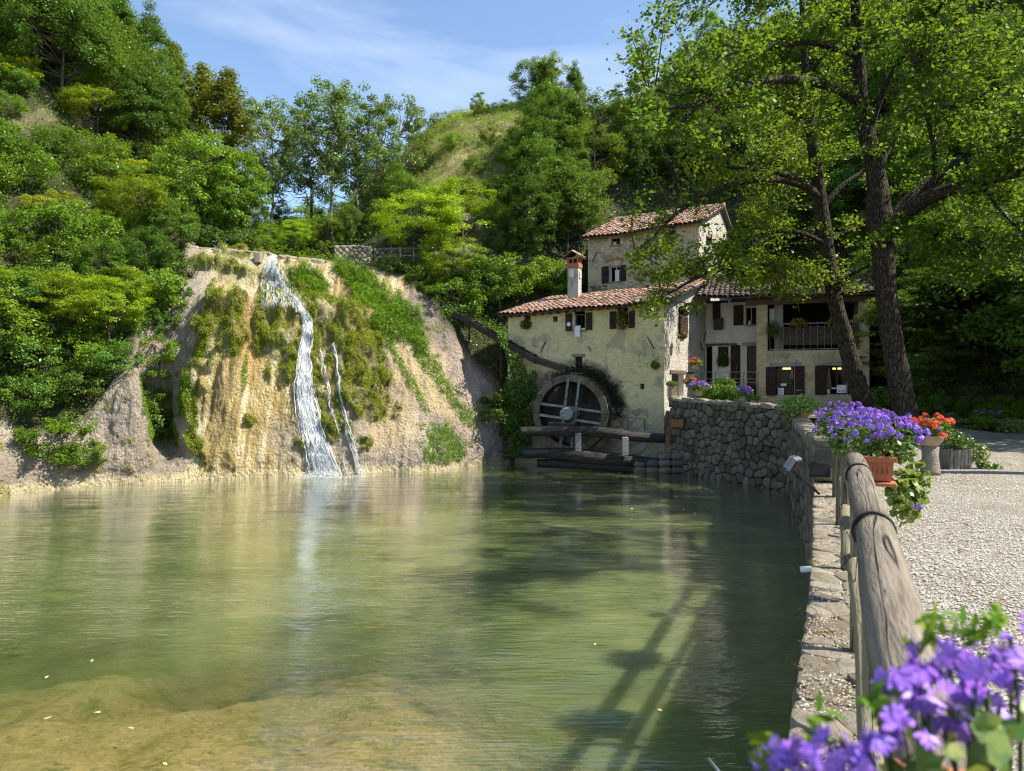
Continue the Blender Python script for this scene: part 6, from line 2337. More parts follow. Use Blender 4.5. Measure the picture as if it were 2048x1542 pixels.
# hill
cover("undergrowth", "shaded undergrowth of the wooded right hillside", G1n, (1 - np.clip(gr, 0, 1)) * (hx > 640) * (hx < 2500) * (G1[..., 1] < 52), 80000, .13, M['leaf_dark'], seed=6, h=.5)
cover("hillside_grass", "long sunlit dry grass on the open slope above the waterfall", G1n, np.clip(gr, 0, 1), 60000, .22, M['grass_dry'], seed=7, h=.30, asp=.10, up=.2, cat="grass")
cover("hillside_grass", "green tufts between the dry grass on the open slope", G1n, np.clip(gr, 0, 1) * smooth(-.25, .2, fbm(G1 * .7, 3, 19)), 34000, .15, M['grass'], seed=8, h=.30, asp=.25, cat="grass")
# lush plants right of the falls (grass strips running down the tufa)
near = (G0[..., 1] < 33.0)
GRS = [(748, 602, 44, 30, 30), (792, 640, 44, 40, 40), (728, 560, 34, 22, 15), (826, 668, 22, 34, -35), (622, 565, 34, 24, 35), (690, 540, 24, 14, 10)]
STR = [(822, 765, 8, 75, -30), (868, 745, 15, 78, -36), (905, 800, 9, 30, -35), (885, 885, 34, 36, 0), (860, 905, 18, 20, 0), (930, 830, 12, 28, -30), (915, 900, 18, 18, 0),
       (489, 745, 5, 38, 5), (372, 790, 15, 38, 8), (335, 860, 16, 30, 0), (300, 800, 14, 60, 0), (640, 600, 40, 9, 10), (690, 615, 30, 8, 10), (780, 690, 10, 26, -20)]
gm = np.zeros(CPX.shape); sm = np.zeros(CPX.shape)
for a in GRS: gm = np.maximum(gm, blob(*a, nz=.5, sc=1.6))
for a in STR: sm = np.maximum(sm, blob(*a, nz=.5, sc=1.8))
gm *= near; sm *= near
cover("lush_plants", "lush bright green plants growing right of the upper cascade", CG, gm, 42000, .07, M['grass'], seed=9, h=.30, asp=.45, cat="plants")
cover("hanging_grass", "strips of green grass hanging down the tufa right of the waterfall", CG, sm, 34000, .10, M['grass'], seed=10, h=.14, asp=.2, up=.1, cat="grass", hang=.1)
cover("moss_cushions", "thick olive moss cushions on the wet tufa beside the waterfall", CG, mm * (.2 + .8 * mfine), 70000, .040, M['moss'], seed=11, h=.07, asp=.8, up=.2, cat="moss")
specks = smooth(.22, .4, fbm(G0 * 2.6, 4, 88)) * (1 - soil) * (CPX > -50) * (CPX < 1020) * (G0[..., 1] < 31.5) * (.15 + .85 * ((CPX < 300) | (CPX > 830)))
cover("rock_weeds", "small dry weeds dotted over the bare rock faces", CG, specks * (CPY > 600), 9000, .085, M['grass_dry'], seed=12, h=.07, asp=.2, cat="weeds")
# reddish leaf litter on the slab
lit = blob(1000, 760, 30, 60, -30) + blob(960, 700, 30, 40, -30)
cover("leaf_litter", "reddish brown fallen leaves lying on the rock slab under the flume", CG, np.clip(lit, 0, 1), 2500, .06, plain('leaf_litter', (.20, .09, .055), .9, .4), seed=13, h=.03, up=.1, cat="fallen leaves")

# ------------------------------------------------------------------ THE TWO ALDERS
def limb(mb, pts, w0, w1, seg=12, seed=0, n=None):
    """pts: (px, py, Y) ; widths in photograph pixels at those depths"""
    Q = np.array([P(*p) for p in pts])
    n = n or max(6, len(pts) * 4)
    Q = bez(Q, n)
    w = np.linspace(w0, w1, n) if np.isscalar(w0) else bez(np.array(w0, float)[:, None], n)[:, 0]
    r = w / 2 * Q[:, 1] / F
    mb.tube(Q, r, seg, False, .09, seed)
    return Q


def alder(label, base, trunk, tw, limbs, sprays, seed, nleaf=92, group=None):
    rg = np.random.RandomState(seed)
    e = empty("alder_tree", base, label, "tree")
    mb = MB()
    sk = []
    Q = limb(mb, trunk, tw, 0, 18, seed, n=44)
    # root flare
    for k in range(7):
        a = k * .9 + seed
        b0 = Q[0]
        mb.tube([b0 + (math.cos(a) * .12, math.sin(a) * .12, .55), b0 + (math.cos(a) * .42, math.sin(a) * .42, .12), b0 + (math.cos(a) * .8, math.sin(a) * .8, -.1)], [.10, .12, .04], 7, False)
    tb = mb.build("trunk", M['bark'], e, smooth_=True)
    sk.append((Q[18:], .06))
    for i, (pts, w0, w1) in enumerate(limbs):
        m = MB()
        q = limb(m, pts, w0, w1, 10, seed + i)
        m.build("limb", M['bark'], e, smooth_=True)
        sk.append((q[2:], .03))
    SK = np.concatenate([s for s, _ in sk])
    tw_ = MB(); L = []
    for (px, py, Y, sx, sy, n) in sprays:
        for _ in range(n):
            t = P(px + rg.normal() * sx, py + rg.normal() * sy, Y + .5 + rg.normal() * 1.2)
            d = np.linalg.norm(SK - t, axis=1)
            b = SK[np.argmin(d + rg.rand(len(d)) * .4)]
            if np.linalg.norm(b - t) > 4.2:
                b = t + (b - t) / np.linalg.norm(b - t) * 2.2
            mid = (b + t) / 2 + rg.normal(size=3) * .18 + np.array((0, 0, .18))
            q = bez(np.array([b, mid, t]), 9)
            tw_.tube(q, np.linspace(.022, .004, 9), 4, False)
            # side twiglets with leaves
            k = int(nleaf * rg.uniform(.5, 1.3))
            f = 1 - rg.rand(k) ** 1.3 * .75
            c = q[np.minimum((f * 8).astype(int), 8)] + rg.normal(size=(k, 3)) * np.array((.15, .15, .09))
            L.append(leafcloud(c, .096, rg, np.array((0, -.1, .75)), 5 if Y < 14 else 6, .55, .82))
            for _k in range(3):
                e0 = q[rg.randint(4, 9)]; e1 = e0 + rg.normal(size=3) * .22
                tw_.tube([e0, (e0 + e1) / 2 + (0, 0, .03), e1], [.007, .005, .002], 3, False)
    tw_.build("twigs", M['bark_thin'], e, kind='stuff')
    V, Fc, rn = vstack_leaves(L)
    obj("crown", V, Fc, M['leaf_alder'], e, attrs={'rnd': rn})
    return e


A1 = dict(
    label="thicker alder with ridged trunk forking low, right of the two by the pond",
    base=P(1815, 868, 20.2),
    trunk=[(1818, 885, 20.2), (1806, 800, 20.2), (1786, 690, 20.1), (1774, 600, 20), (1766, 500, 20), (1760, 440, 20), (1752, 350, 20), (1735, 270, 20), (1722, 205, 19.9), (1718, 120, 19.8), (1712, 40, 19.6), (1708, -60, 19.3), (1706, -200, 19)],
    tw=[60, 46, 41, 40, 42, 50, 35, 32, 28, 23, 18, 14, 7],
    limbs=[
        ([(1768, 470, 20), (1800, 440, 19.6), (1850, 400, 19), (1930, 370, 18.2), (2010, 350, 17.4), (2130, 325, 16.5), (2300, 290, 15.5)], 34, 16),
        ([(1768, 450, 20), (1800, 415, 20), (1850, 370, 20), (1890, 340, 20), (1960, 300, 20), (2060, 268, 19.6), (2200, 210, 19)], 26, 12),
        ([(1722, 215, 20), (1700, 190, 19.6), (1660, 172, 19), (1600, 160, 18.3), (1530, 162, 17.8), (1460, 180, 17.3), (1400, 208, 17), (1340, 215, 16.8), (1260, 228, 16.5)], 26, 5),
        ([(1752, 345, 20), (1775, 300, 20.2), (1810, 250, 20.5), (1840, 200, 20.8), (1880, 140, 21), (1900, 60, 21)], 18, 8),
        ([(1735, 280, 20), (1760, 200, 19.6), (1800, 120, 19), (1850, 60, 18.4), (1900, -20, 18)], 14, 6),
        ([(1716, 112, 19.8), (1680, 100, 19.4), (1620, 85, 19), (1560, 92, 18.5), (1500, 100, 18)], 14, 5),
        ([(1860, 395, 19), (1870, 330, 18.5), (1858, 250, 18), (1840, 180, 17.5), (1830, 120, 17)], 10, 5),
        ([(1712, 60, 19.6), (1640, 10, 19), (1560, -30, 18.4), (1480, -40, 17.8)], 13, 5),
        ([(1400, 208, 17), (1370, 240, 17), (1335, 280, 16.9)], 7, 2),
        ([(1440, 188, 17.2), (1400, 182, 17), (1350, 190, 16.8), (1290, 170, 16.6)], 7, 3),
        ([(1960, 360, 18), (2000, 420, 17.6), (2050, 470, 17.2)], 8, 3),
        ([(1790, 440, 19.8), (1850, 460, 19), (1930, 480, 18.4), (2000, 500, 18)], 9, 3),
    ],
    sprays=[(1300, 60, 17, 45, 40, 10), (1270, 140, 16.8, 30, 30, 4), (1400, 60, 17.5, 60, 45, 19), (1380, 160, 17, 60, 35, 12), (1300, 250, 16.7, 45, 30, 9), (1480, 120, 18, 60, 45, 14), (1480, 240, 17.5, 70, 30, 12),
            (1560, 60, 18.5, 70, 50, 20), (1640, 40, 19, 60, 50, 19), (1620, 200, 19, 60, 50, 12), (1700, 20, 19, 60, 40, 13), (1800, 40, 18.5, 70, 50, 20), (1900, 60, 17.5, 70, 60, 23), (2000, 80, 16.5, 60, 70, 24),
            (1850, 180, 18, 60, 50, 14), (1950, 200, 17.5, 60, 50, 17), (2030, 220, 16.5, 50, 60, 17), (1900, 300, 18, 70, 40, 14), (2020, 350, 17, 50, 40, 12), (1850, 450, 19, 50, 40, 13), (1920, 480, 18.5, 60, 45, 19),
            (2010, 490, 18, 50, 50, 16), (1870, 540, 19, 50, 30, 10), (1980, 560, 18, 40, 25, 6), (2060, 420, 17, 40, 60, 10), (1680, 280, 20, 40, 40, 7), (1800, 330, 20, 30, 40, 6), (2150, 200, 16, 60, 120, 17), (2150, 420, 16.5, 50, 60, 7), (1700, -80, 19, 200, 60, 19)],
    seed=3)
A2 = dict(
    label="slimmer alder leaning in front of the shop wing, left of the two",
    base=P(1738, 855, 22.8),
    trunk=[(1746, 868, 22.8), (1725, 800, 22.8), (1704, 730, 22.8), (1686, 660, 22.8), (1670, 600, 22.8), (1658, 530, 22.8), (1650, 470, 22.8), (1642, 410, 22.8), (1632, 340, 22.7), (1620, 250, 22.5), (1612, 160, 22.3), (1606, 60, 22), (1602, -60, 21.6), (1600, -150, 21.4)],
    tw=[48, 38, 34, 30, 29, 28, 28, 26, 24, 20, 16, 12, 8, 5],
    limbs=[
        ([(1645, 400, 22.8), (1610, 372, 22.4), (1570, 350, 22), (1530, 342, 21.6), (1470, 335, 21), (1410, 330, 20.6)], 16, 5),
        ([(1645, 415, 22.8), (1680, 375, 22.8), (1715, 350, 22.9), (1760, 320, 23)], 13, 6),
        ([(1652, 490, 22.8), (1610, 468, 22.2), (1560, 462, 21.6), (1500, 480, 21), (1440, 500, 20.5)], 11, 4),
        ([(1655, 480, 22.8), (1700, 460, 22.8), (1735, 440, 22.8), (1790, 430, 22.6)], 12, 5),
        ([(1640, 385, 22.8), (1560, 360, 21.8), (1480, 365, 20.8), (1410, 390, 20), (1350, 430, 19.4), (1310, 470, 19), (1270, 505, 18.7)], 13, 4),
        ([(1668, 570, 22.8), (1710, 545, 22.4), (1740, 530, 22)], 10, 4),
        ([(1660, 545, 22.8), (1600, 540, 22), (1520, 530, 21), (1420, 545, 20.2), (1350, 580, 19.6), (1300, 610, 19.2)], 11, 3),
        ([(1620, 250, 22.5), (1570, 220, 22), (1520, 210, 21.5), (1470, 215, 21)], 10, 4),
        ([(1630, 340, 22.7), (1612, 325, 24.4), (1600, 310, 26.2), (1588, 290, 28)], 14, 4),
        ([(1610, 150, 22.3), (1660, 100, 22), (1700, 60, 21.6)], 9, 3),
        ([(1608, 100, 22.1), (1550, 60, 21.8), (1490, 40, 21.4)], 9, 3),
    ],
    sprays=[(1290, 330, 18.6, 45, 35, 3), (1390, 325, 19.6, 50, 35, 5), (1305, 475, 18.8, 26, 20, 2), (1400, 470, 19.6, 30, 25, 3), (1305, 545, 18.8, 26, 25, 8), (1370, 550, 19.4, 45, 30, 12), (1450, 430, 20.4, 50, 40, 6),
            (1460, 520, 20.4, 50, 25, 13), (1590, 330, 26.5, 50, 50, 12), (1560, 250, 26.8, 60, 50, 12), (1540, 430, 25.2, 45, 40, 12), (1500, 380, 25.6, 40, 40, 7), (1640, 260, 26.0, 40, 50, 7), (1540, 440, 21.2, 50, 40, 14), (1550, 555, 21.4, 50, 22, 20), (1590, 590, 21.6, 24, 10, 8), (1500, 575, 21.0, 30, 14, 12), (1450, 548, 20.6, 30, 16, 10), (1625, 560, 21.8, 24, 18, 10), (1310, 610, 19, 22, 22, 4), (1480, 330, 21, 60, 40, 14), (1560, 280, 21.8, 60, 50, 14), (1500, 200, 21.2, 50, 40, 9),
            (1690, 340, 22.8, 35, 40, 7), (1720, 500, 22.4, 25, 35, 6), (1580, 100, 22, 60, 60, 13), (1680, 90, 21.8, 40, 40, 7), (1235, 370, 18.5, 20, 25, 2)],
    seed=8)
alder(**A1)
alder(**A2)

# a third alder of the same row, beside the path right of the frame, shading the pond
A3 = dict(
    label="third alder of the row, standing beyond the right edge of the view",
    base=np.array((12.9, 11.5, 0)),
    trunk=[(1024 + F * x / 11.5, 771 - F * (z - CZ) / 11.5, 11.5) for x, z in ((12.9, -.1), (12.8, 1.5), (12.5, 3.2), (12.3, 5), (12.2, 7), (12.1, 9), (12.0, 11.5), (12, 14))],
    tw=[100, 74, 64, 56, 46, 34, 22, 8],
    limbs=[([(1024 + F * x / y, 771 - F * (z - CZ) / y, y) for x, y, z in q], 30, 8) for q in (((12.2, 11.5, 6.5), (11, 11, 8), (9.6, 10.5, 9.2), (8.4, 10, 9.8)), ((12.2, 11.5, 7.5), (11.4, 13, 9), (10.3, 14.5, 10)), ((12.1, 11.5, 8), (11, 10.5, 10), (9.5, 9, 11)), ((12.1, 11.5, 8.5), (13.2, 12.5, 10), (14.3, 13.5, 11)))],
    sprays=[(1024 + F * x / y, 771 - F * (z - CZ) / y, y - .5, 1.0 * F / y, .7 * F / y, n) for x, y, z, n in ((9.8, 9.5, 10.2, 26), (10.5, 11.5, 9.6, 30), (11.2, 13.5, 10.4, 26), (12.2, 11.5, 11.5, 22), (9.2, 11.5, 9.4, 22), (13.6, 12.8, 10.6, 14))],
    seed=21, nleaf=70)
alder(**A3)
# ivy covering the foot of the mill wall and the pit wall
iv = empty("wall_ivy", (-.3, 29.2, WZ), "dark ivy climbing the lower left corner of the mill wall beside the wheel", "ivy")
rgi = np.random.RandomState(61)
Pi = []
while len(Pi) < 3900:
    px = rgi.uniform(985, 1085); py = rgi.uniform(640, 915)
    # hanging mantle: left of the wheel, under the flume
    top = np.interp(px, [985, 1020, 1060, 1085], [640, 690, 742, 770]) + 12 * math.sin(px * .21)
    rgt = np.interp(py, [640, 760, 800, 915], [1085, 1078, 1060, 1056])
    if px < 1004 + 12 * math.sin(py * .045) + 10 * rgi.rand(): continue
    if py < top or px > rgt + 6 * math.sin(py * .13): continue
    if py < 760 and px > 1018 and rgi.rand() > .75: continue
    Pi.append(P(px, py, rgi.uniform(28.55, 29.4)))
Pi = np.array(Pi)
V, Fc, rn = leafcloud(Pi, .10, rgi, (.2, -.7, .5), 4, .6, .7)
obj("ivy_leaves", V, Fc, M['leaf_dark'], iv, kind='stuff', attrs={'rnd': rn})
MB().tube([P(1045, 915, 29.2), P(1040, 830, 29.1), P(1030, 760, 29.2), P(1010, 700, 29.6)], .05, 6).build("ivy_stem", M['bark_thin'], iv)

# ------------------------------------------------------------------ FLOWERS AND POTS
def flower_geo(seed, r=.014):
    """fan-shaped scaevola blossom: five petals on one side"""
    rg = np.random.RandomState(seed)
    V, Fc = [], []
    for k in range(5):
        a = (k - 2) * .52 + rg.normal() * .05
        d = np.array((math.sin(a), math.cos(a), .12 * math.cos(k * 2)))
        s = np.array((d[1], -d[0], 0))
        b = len(V)
        V += [(0, 0, 0), tuple(d * r * .6 - s * r * .26), tuple(d * r * 1.15 - s * r * .20 + np.array((0, 0, -.1 * r))), tuple(d * r * 1.35), tuple(d * r * 1.15 + s * r * .20 + np.array((0, 0, -.1 * r))), tuple(d * r * .6 + s * r * .26)]
        Fc.append(tuple(range(b, b + 6)))
    # throat
    b = len(V)
    V += [(-.12 * r, 0, .02 * r), (.12 * r, 0, .02 * r), (.08 * r, -.5 * r, -.3 * r), (-.08 * r, -.5 * r, -.3 * r)]
    Fc.append((b, b + 1, b + 2, b + 3))
    return np.array(V), Fc


def cluster_geo(seed, r=.03, n=9, round_=False):
    """a head of small flowers"""
    rg = np.random.RandomState(seed)
    V, Fc = [], []
    for k in range(n):
        d = rg.normal(size=3); d[2] = abs(d[2]) + .1; d /= np.linalg.norm(d)
        c = d * r * (.6 + .4 * rg.rand())
        v, f = flower_geo(seed + k, r * .55)
        a = rg.rand() * 6.28
        x = np.cross(d, (math.cos(a), math.sin(a), .3)); x /= np.linalg.norm(x); y = np.cross(d, x)
        v = v[:, :1] * x + v[:, 1:2] * y + v[:, 2:] * d + c
        b = len(V); V += v.tolist(); Fc += [tuple(i + b for i in q) for q in f]
    return np.array(V), Fc


PM = [mesh("flower_head", *cluster_geo(k, .030, 10), M['purple']) for k in range(4)]
RM = [mesh("flower_head", *cluster_geo(k + 20, .036, 14), M['red']) for k in range(3)]
FM = [mesh("flower", *flower_geo(k, .0155), M['purple']) for k in range(4)]
for m_ in PM + RM + FM:
    at = m_.attributes.new('rnd', 'FLOAT', 'POINT')
    at.data.foreach_set('value', np.repeat(np.random.RandomState(1).rand(len(m_.vertices) // 2 + 1), 2)[:len(m_.vertices)].astype(np.float32))


def foliage(parent, c, rad, n, ls, mat, seed, name="foliage", asp=.7, up=.4, k=5):
    rg = np.random.RandomState(seed)
    d = rg.normal(size=(n, 3)); d /= np.linalg.norm(d, axis=1)[:, None]
    d *= (rg.rand(n) ** .4)[:, None]
    lump = .75 + .5 * vn(d * 2.2 + seed, seed)
    p = np.array(c) + d * lump[:, None] * np.array(rad)
    V, Fc, rn = leafcloud(p, ls, rg, d * .8 + np.array((0, 0, up)), k, .6, asp)
    return obj(name, V, Fc, mat, parent, kind='stuff', attrs={'rnd': rn})


def heads(parent, c, rad, n, ms, seed, name="flower_head", s=1.0, top=True):
    rg = np.random.RandomState(seed)
    for k in range(n):
        d = rg.normal(size=3); d /= np.linalg.norm(d)
        if top and d[2] < -.15: d[2] = -d[2]
        if d[1] > .3 and rg.rand() < .6: d[1] = -d[1]
        p = np.array(c) + d * np.array(rad) * rg.uniform(.82, 1.08)
        o = inst(name, ms[rg.randint(len(ms))], p, parent)
        o.rotation_euler = Vector(d + np.array((0, 0, .4))).to_track_quat('Z', 'Y').to_euler()
        sc = s * rg.uniform(.75, 1.25); o.scale = (sc, sc, sc)


def trough(name, parent, c, size, mat, taper=.85, ax=None, rim=True):
    ax = np.eye(3) if ax is None else np.array(ax)
    lx, ly, lz = size
    mb = MB(); V = []
    for z, t in ((-lz / 2, taper), (lz / 2, 1.0)):
        for sx, sy in ((-1, -1), (1, -1), (1, 1), (-1, 1)):
            V.append(np.array(c) + ax[0] * sx * lx / 2 * t + ax[1] * sy * ly / 2 * t + ax[2] * z)
    for sx, sy in ((-1, -1), (1, -1), (1, 1), (-1, 1)):
        V.append(np.array(c) + ax[0] * sx * (lx / 2 - .015) + ax[1] * sy * (ly / 2 - .015) + ax[2] * (lz / 2))
    for sx, sy in ((-1, -1), (1, -1), (1, 1), (-1, 1)):
        V.append(np.array(c) + ax[0] * sx * (lx / 2 - .02) + ax[1] * sy * (ly / 2 - .02) + ax[2] * (lz / 2 - .03))
    Fc = [(3, 2, 1, 0)] + [(k, (k + 1) % 4, 4 + (k + 1) % 4, 4 + k) for k in range(4)] + [(4 + k, 4 + (k + 1) % 4, 8 + (k + 1) % 4, 8 + k) for k in range(4)] + [(8 + k, 8 + (k + 1) % 4, 12 + (k + 1) % 4, 12 + k) for k in range(4)] + [(12, 13, 14, 15)]
    o = obj(name, V, Fc, mat, parent)
    if rim:
        m = MB()
        for s in (-1, 1):
            m.box(np.array(c) + ax[1] * s * (ly / 2 + .008) + ax[2] * (lz / 2 - .02), (lx + .03, .016, .035), ax, .004)
            m.box(np.array(c) + ax[0] * s * (lx / 2 + .008) + ax[2] * (lz / 2 - .02), (.016, ly - .002, .035), ax, .004)
        m.build("rim", mat, o)
    return o


dv = np.array((.41, .912, 0)); dn = np.array((.912, -.41, 0)); dz = np.array((0, 0, 1.0))
# --- planters hanging on the handrail, in flower
def rail_planter(y, label, seed, nh, rad, off=.16, L=.55, ivy=True):
    c = np.array((RX(y) + off, y, .93))
    e = empty("rail_planter", c - dz * .1, label, "flower planter")
    trough("planter_box", e, c, (L, .19, .17), M['terracotta'], .86, (dv, dn, dz))
    MB().box(c - dz * .105, (L + .03, .22, .025), (dv, dn, dz), .005).build("drip_tray", M['terracotta'], e)
    for s in (-1, 1):
        p = c + dv * s * L * .3
        MB().tube([p + dn * .11 - dz * .11, p - dn * .11 - dz * .11, p - dn * .16 + dz * .07], .006, 5, False).build("bracket", M['iron'], e)
    # embossed leaf garland on the box front
    m = MB()
    for k in range(5):
        p = c - dv * (L / 2 * .93 + .003) + dn * (k - 2) * .03
        m.box(p + dz * .0, (.008, .012, .07), (dv, dn * .9 + dz * .3, dz), .003)
    m.build("relief", M['terracotta'], e)
    foliage(e, c + dz * .15 - dv * .02, np.array(rad) * .92, 1300, .038, M['leaf_ivy'], seed)
    heads(e, c + dz * .20, np.array(rad) * 1.02, int(nh * 1.35), PM, seed + 1, s=.72)
    rg = np.random.RandomState(seed)
    m = MB()
    for k in range(26):
        a = rg.rand() * 6.28; r_ = rg.uniform(.6, 1.15)
        t = c + np.array((math.cos(a) * rad[0] * r_, math.sin(a) * rad[1] * r_, .10 + rg.rand() * rad[2] * 1.2))
        m.tube(bez(np.array([c + dz * .08, (c + t) / 2 + dz * .12, t]), 6), [.004, .004, .003, .003, .003, .002], 4, False)
    m.build("stems", M['leaf_ivy'], e, kind='stuff')
    return e, c


eP, cP = rail_planter(5.15, "terracotta planter with purple flowers and trailing yellow ivy at the handrail's visible end", 201, 58, (.31, .30, .17))
foliage(eP, cP + np.array((.14, -.12, -.20)), (.13, .12, .20), 260, .055, M['leaf_lime'], 205, "trailing_ivy", .9)
foliage(eP, cP + np.array((.25, -.08, -.10)), (.10, .10, .14), 130, .055, M['leaf_lime'], 206, "trailing_ivy", .9)
e2, c2 = rail_planter(6.35, "second terracotta rail planter of purple flowers just behind the nearest one", 211, 60, (.34, .32, .18), .05)
e3, c3 = rail_planter(7.9, "third rail planter of purple flowers, farthest along the handrail", 221, 40, (.32, .30, .18), -.05)
# long sprig with one purple flower head
sp = cP + np.array((.12, -.15, -.1))
tip = P(1838, 1016, 4.35)
sg = empty("flower_sprig", tip, "single drooping purple flower sprig hanging out over the gravel", "flower sprig")
V, Fc = tube(bez(np.array([sp, (sp + tip) / 2 - dz * .10, tip - dz * .02, tip + np.array((.02, 0, .05))]), 12), .0025, 5)
obj("stem", V, Fc, M['leaf_ivy'], sg)
for k in range(5):
    inst("flower", FM[k % 4], tip + np.array(((k - 2) * .011, 0, .012 * math.sin(k * 2))), sg, (1.2 + k * .3, .3 * k, k * 1.3))

# --- red flowers in a bowl on a stone pedestal
b0 = P(1860, 948, 12.2); b0[2] = 0
pd = empty("stone_pedestal", b0, "short rough stone pedestal carrying the bowl of red flowers", "pedestal")
V, Fc = tube([b0, b0 + dz * .06, b0 + dz * .3, b0 + dz * .46], [.16, .15, .125, .135], 18, True, .08, 5)
obj("pedestal_shaft", V, Fc, M['stone_pale'], pd, smooth_=True)
bw = empty("flower_bowl", b0 + dz * .46, "round weathered terracotta bowl of bright red flowers standing on the stone pedestal", "flower bowl")
V, Fc = tube([b0 + dz * q for q in (.465, .50, .58, .62, .625, .65, .65, .63)], [.11, .15, .20, .205, .225, .225, .195, .18], 28, True)
obj("bowl", V, Fc, M['terra_pale'], bw, smooth_=False)
foliage(bw, b0 + dz * .80, (.30, .28, .15), 800, .055, M['leaf_mid'], 301)
heads(bw, b0 + dz * .84, (.38, .30, .16), 34, RM, 302, s=1.25)
heads(bw, b0 + dz * .76 + np.array((-.02, -.28, 0)), (.05, .03, .03), 3, PM, 303, "purple_flower_head", 1.2)
heads(bw, b0 + dz * .66 + np.array((.02, -.27, 0)), (.06, .03, .03), 3, RM, 304, "flower_head", 1.2)

# --- wooden tub with ivy
t0 = P(1908, 936, 13.0); t0[2] = 0
tb = empty("wooden_tub", t0, "square weathered wooden tub with ivy trailing to the gravel, right of the red flowers", "planter tub")
trough("tub_core", tb, t0 + dz * .18, (.40, .40, .34), M['wood_beam'], .84, None, False)
for side in range(4):
    a = side * math.pi / 2
    d = np.array((math.cos(a), math.sin(a), 0)); n_ = np.array((math.sin(a), -math.cos(a), 0))
    for k in range(6):
        MB().box(t0 + dz * .18 + n_ * .195 + d * (k - 2.5) * .066, (.058, .02, .35), (d, n_ , dz + n_ * .09), .003).build("stave", M['wood_grey2'] if 'wood_grey2' in M else M.setdefault('wood_grey2', wood_mat('tub_wood', (.13, .11, .085), (.27, .24, .20), (5, 5, 3))), tb)
foliage(tb, t0 + dz * .50, (.34, .30, .18), 800, .05, M['leaf_ivy'], 311)
foliage(tb, t0 + np.array((.40, -.05, .26)), (.22, .20, .20), 330, .06, M['leaf_lime'], 312, "trailing_ivy", .9)
foliage(tb, t0 + np.array((.55, -.1, .05)), (.25, .20, .07), 130, .06, M['leaf_ivy'], 313, "trailing_ivy", .9)

# --- yellow green shrub on the wall corner
y0 = P(1602, 838, 19.4)
ye = empty("variegated_shrub", y0, "bright yellow green variegated shrub spilling over the corner of the pond wall", "shrub")
V, Fc = tube([y0 - dz * .02, y0 + dz * .20], [.16, .22], 16); obj("pot", V, Fc, M['terracotta'], ye)
foliage(ye, y0 + dz * .36 + np.array((-.05, 0, 0)), (.58, .42, .30), 3000, .055, M['leaf_lime'], 321)
foliage(ye, y0 + np.array((-.35, -.2, .08)), (.20, .2, .22), 500, .055, M['leaf_lime'], 322, "trailing_leaves")

# --- pots along the far wall and terrace
def pot_plant(name, label, px, py, Y, r, ms, nh, mat, seed, pot=True, cat="flower pot", s=1.0, group=None, potmat=None):
    p = P(px, py, Y)
    e = empty(name, p, label, cat, group)
    if pot:
        V, Fc = tube([p, p + dz * r * .55, p + dz * r * .55], [r * .38, r * .5, r * .45], 14); obj("pot", V, Fc, potmat or M['terra_pale'], e)
    foliage(e, p + dz * r * .85, (r, r * .9, r * .55), int(500 + 900 * r), .05, mat, seed)
    if nh: heads(e, p + dz * r * .95, (r * 1.0, r * .9, r * .55), nh, ms, seed + 1, s=s)
    return e


pot_plant("flower_pot", "purple flowering pot at the left end of the far pond wall", 1396, 791, 25.4, .34, PM, 34, M['leaf_dark'], 401, s=1.7)
pot_plant("flower_pot", "purple flowering pot on the far pond wall left of the green tuft", 1487, 803, 23.6, .32, PM, 26, M['leaf_mid'], 411, s=1.7)
pot_plant("flower_pot", "pot with a bright green tuft on the far pond wall", 1507, 807, 23.3, .22, PM, 0, M['leaf_ivy'], 421)
pot_plant("flower_pot", "small pot with green leaves by the low doorway of the mill", 1343, 778, 26.6, .22, PM, 0, M['leaf_ivy'], 431)
pot_plant("flower_pot", "pot of red flowers in the mill's low side opening", 1378, 775, 26.7, .25, RM, 9, M['leaf_ivy'], 441, s=1.2)
pot_plant("hanging_basket", "hanging basket of red flowers on the mill's side wall", 1391, 738, 27.4, .28, RM, 14, M['leaf_dark'], 451, s=1.3, cat="hanging basket")
pot_plant("flower_pot", "faded pink flowers under the closed shutter on the mill's side wall", 1364, 682, 27.6, .20, RM, 5, M['leaf_dark'], 461, s=1.0)
# dark shrubs behind the far wall
for k, (px, py, Y, r, lb) in enumerate(((1425, 795, 26.0, .55, "left"), (1462, 797, 25.8, .52, "middle"), (1448, 780, 26.6, .5, "rear"))):
    p = P(px, py, Y)
    e = empty("dark_shrub", p, "dark shrub on the terrace behind the far wall, %s one of three" % lb, "shrub")
    foliage(e, p + dz * .15, (r, r * .7, r * .7), 2000, .065, M['leaf_dark'], 470 + k)
    V, Fc = tube([p - dz * .5, p + dz * .1], .03, 6); obj("stem", V, Fc, M['bark_thin'], e)

# --- window boxes
def window_box(fr, h, label, seed, mat, ms, nh, rad, dzz=0.0, s=1.0, L=None, box=True, name="window_box"):
    u = (h[0] + h[2]) / 2; c = fr.w(u, h[1] + dzz, .14)
    e = empty(name, c, label, "window box" if box else "plant")
    if box: trough("planter_box", e, c, ((L or (h[2] - h[0])) * .8, .14, .11), M['wood_dark'], .9, (fr.d, fr.n, dz), False)
    foliage(e, c + dz * .12, rad, 700, .055, mat, seed)
    heads(e, c + dz * .12, rad, nh, ms, seed + 2, s=s, top=False)
    return e


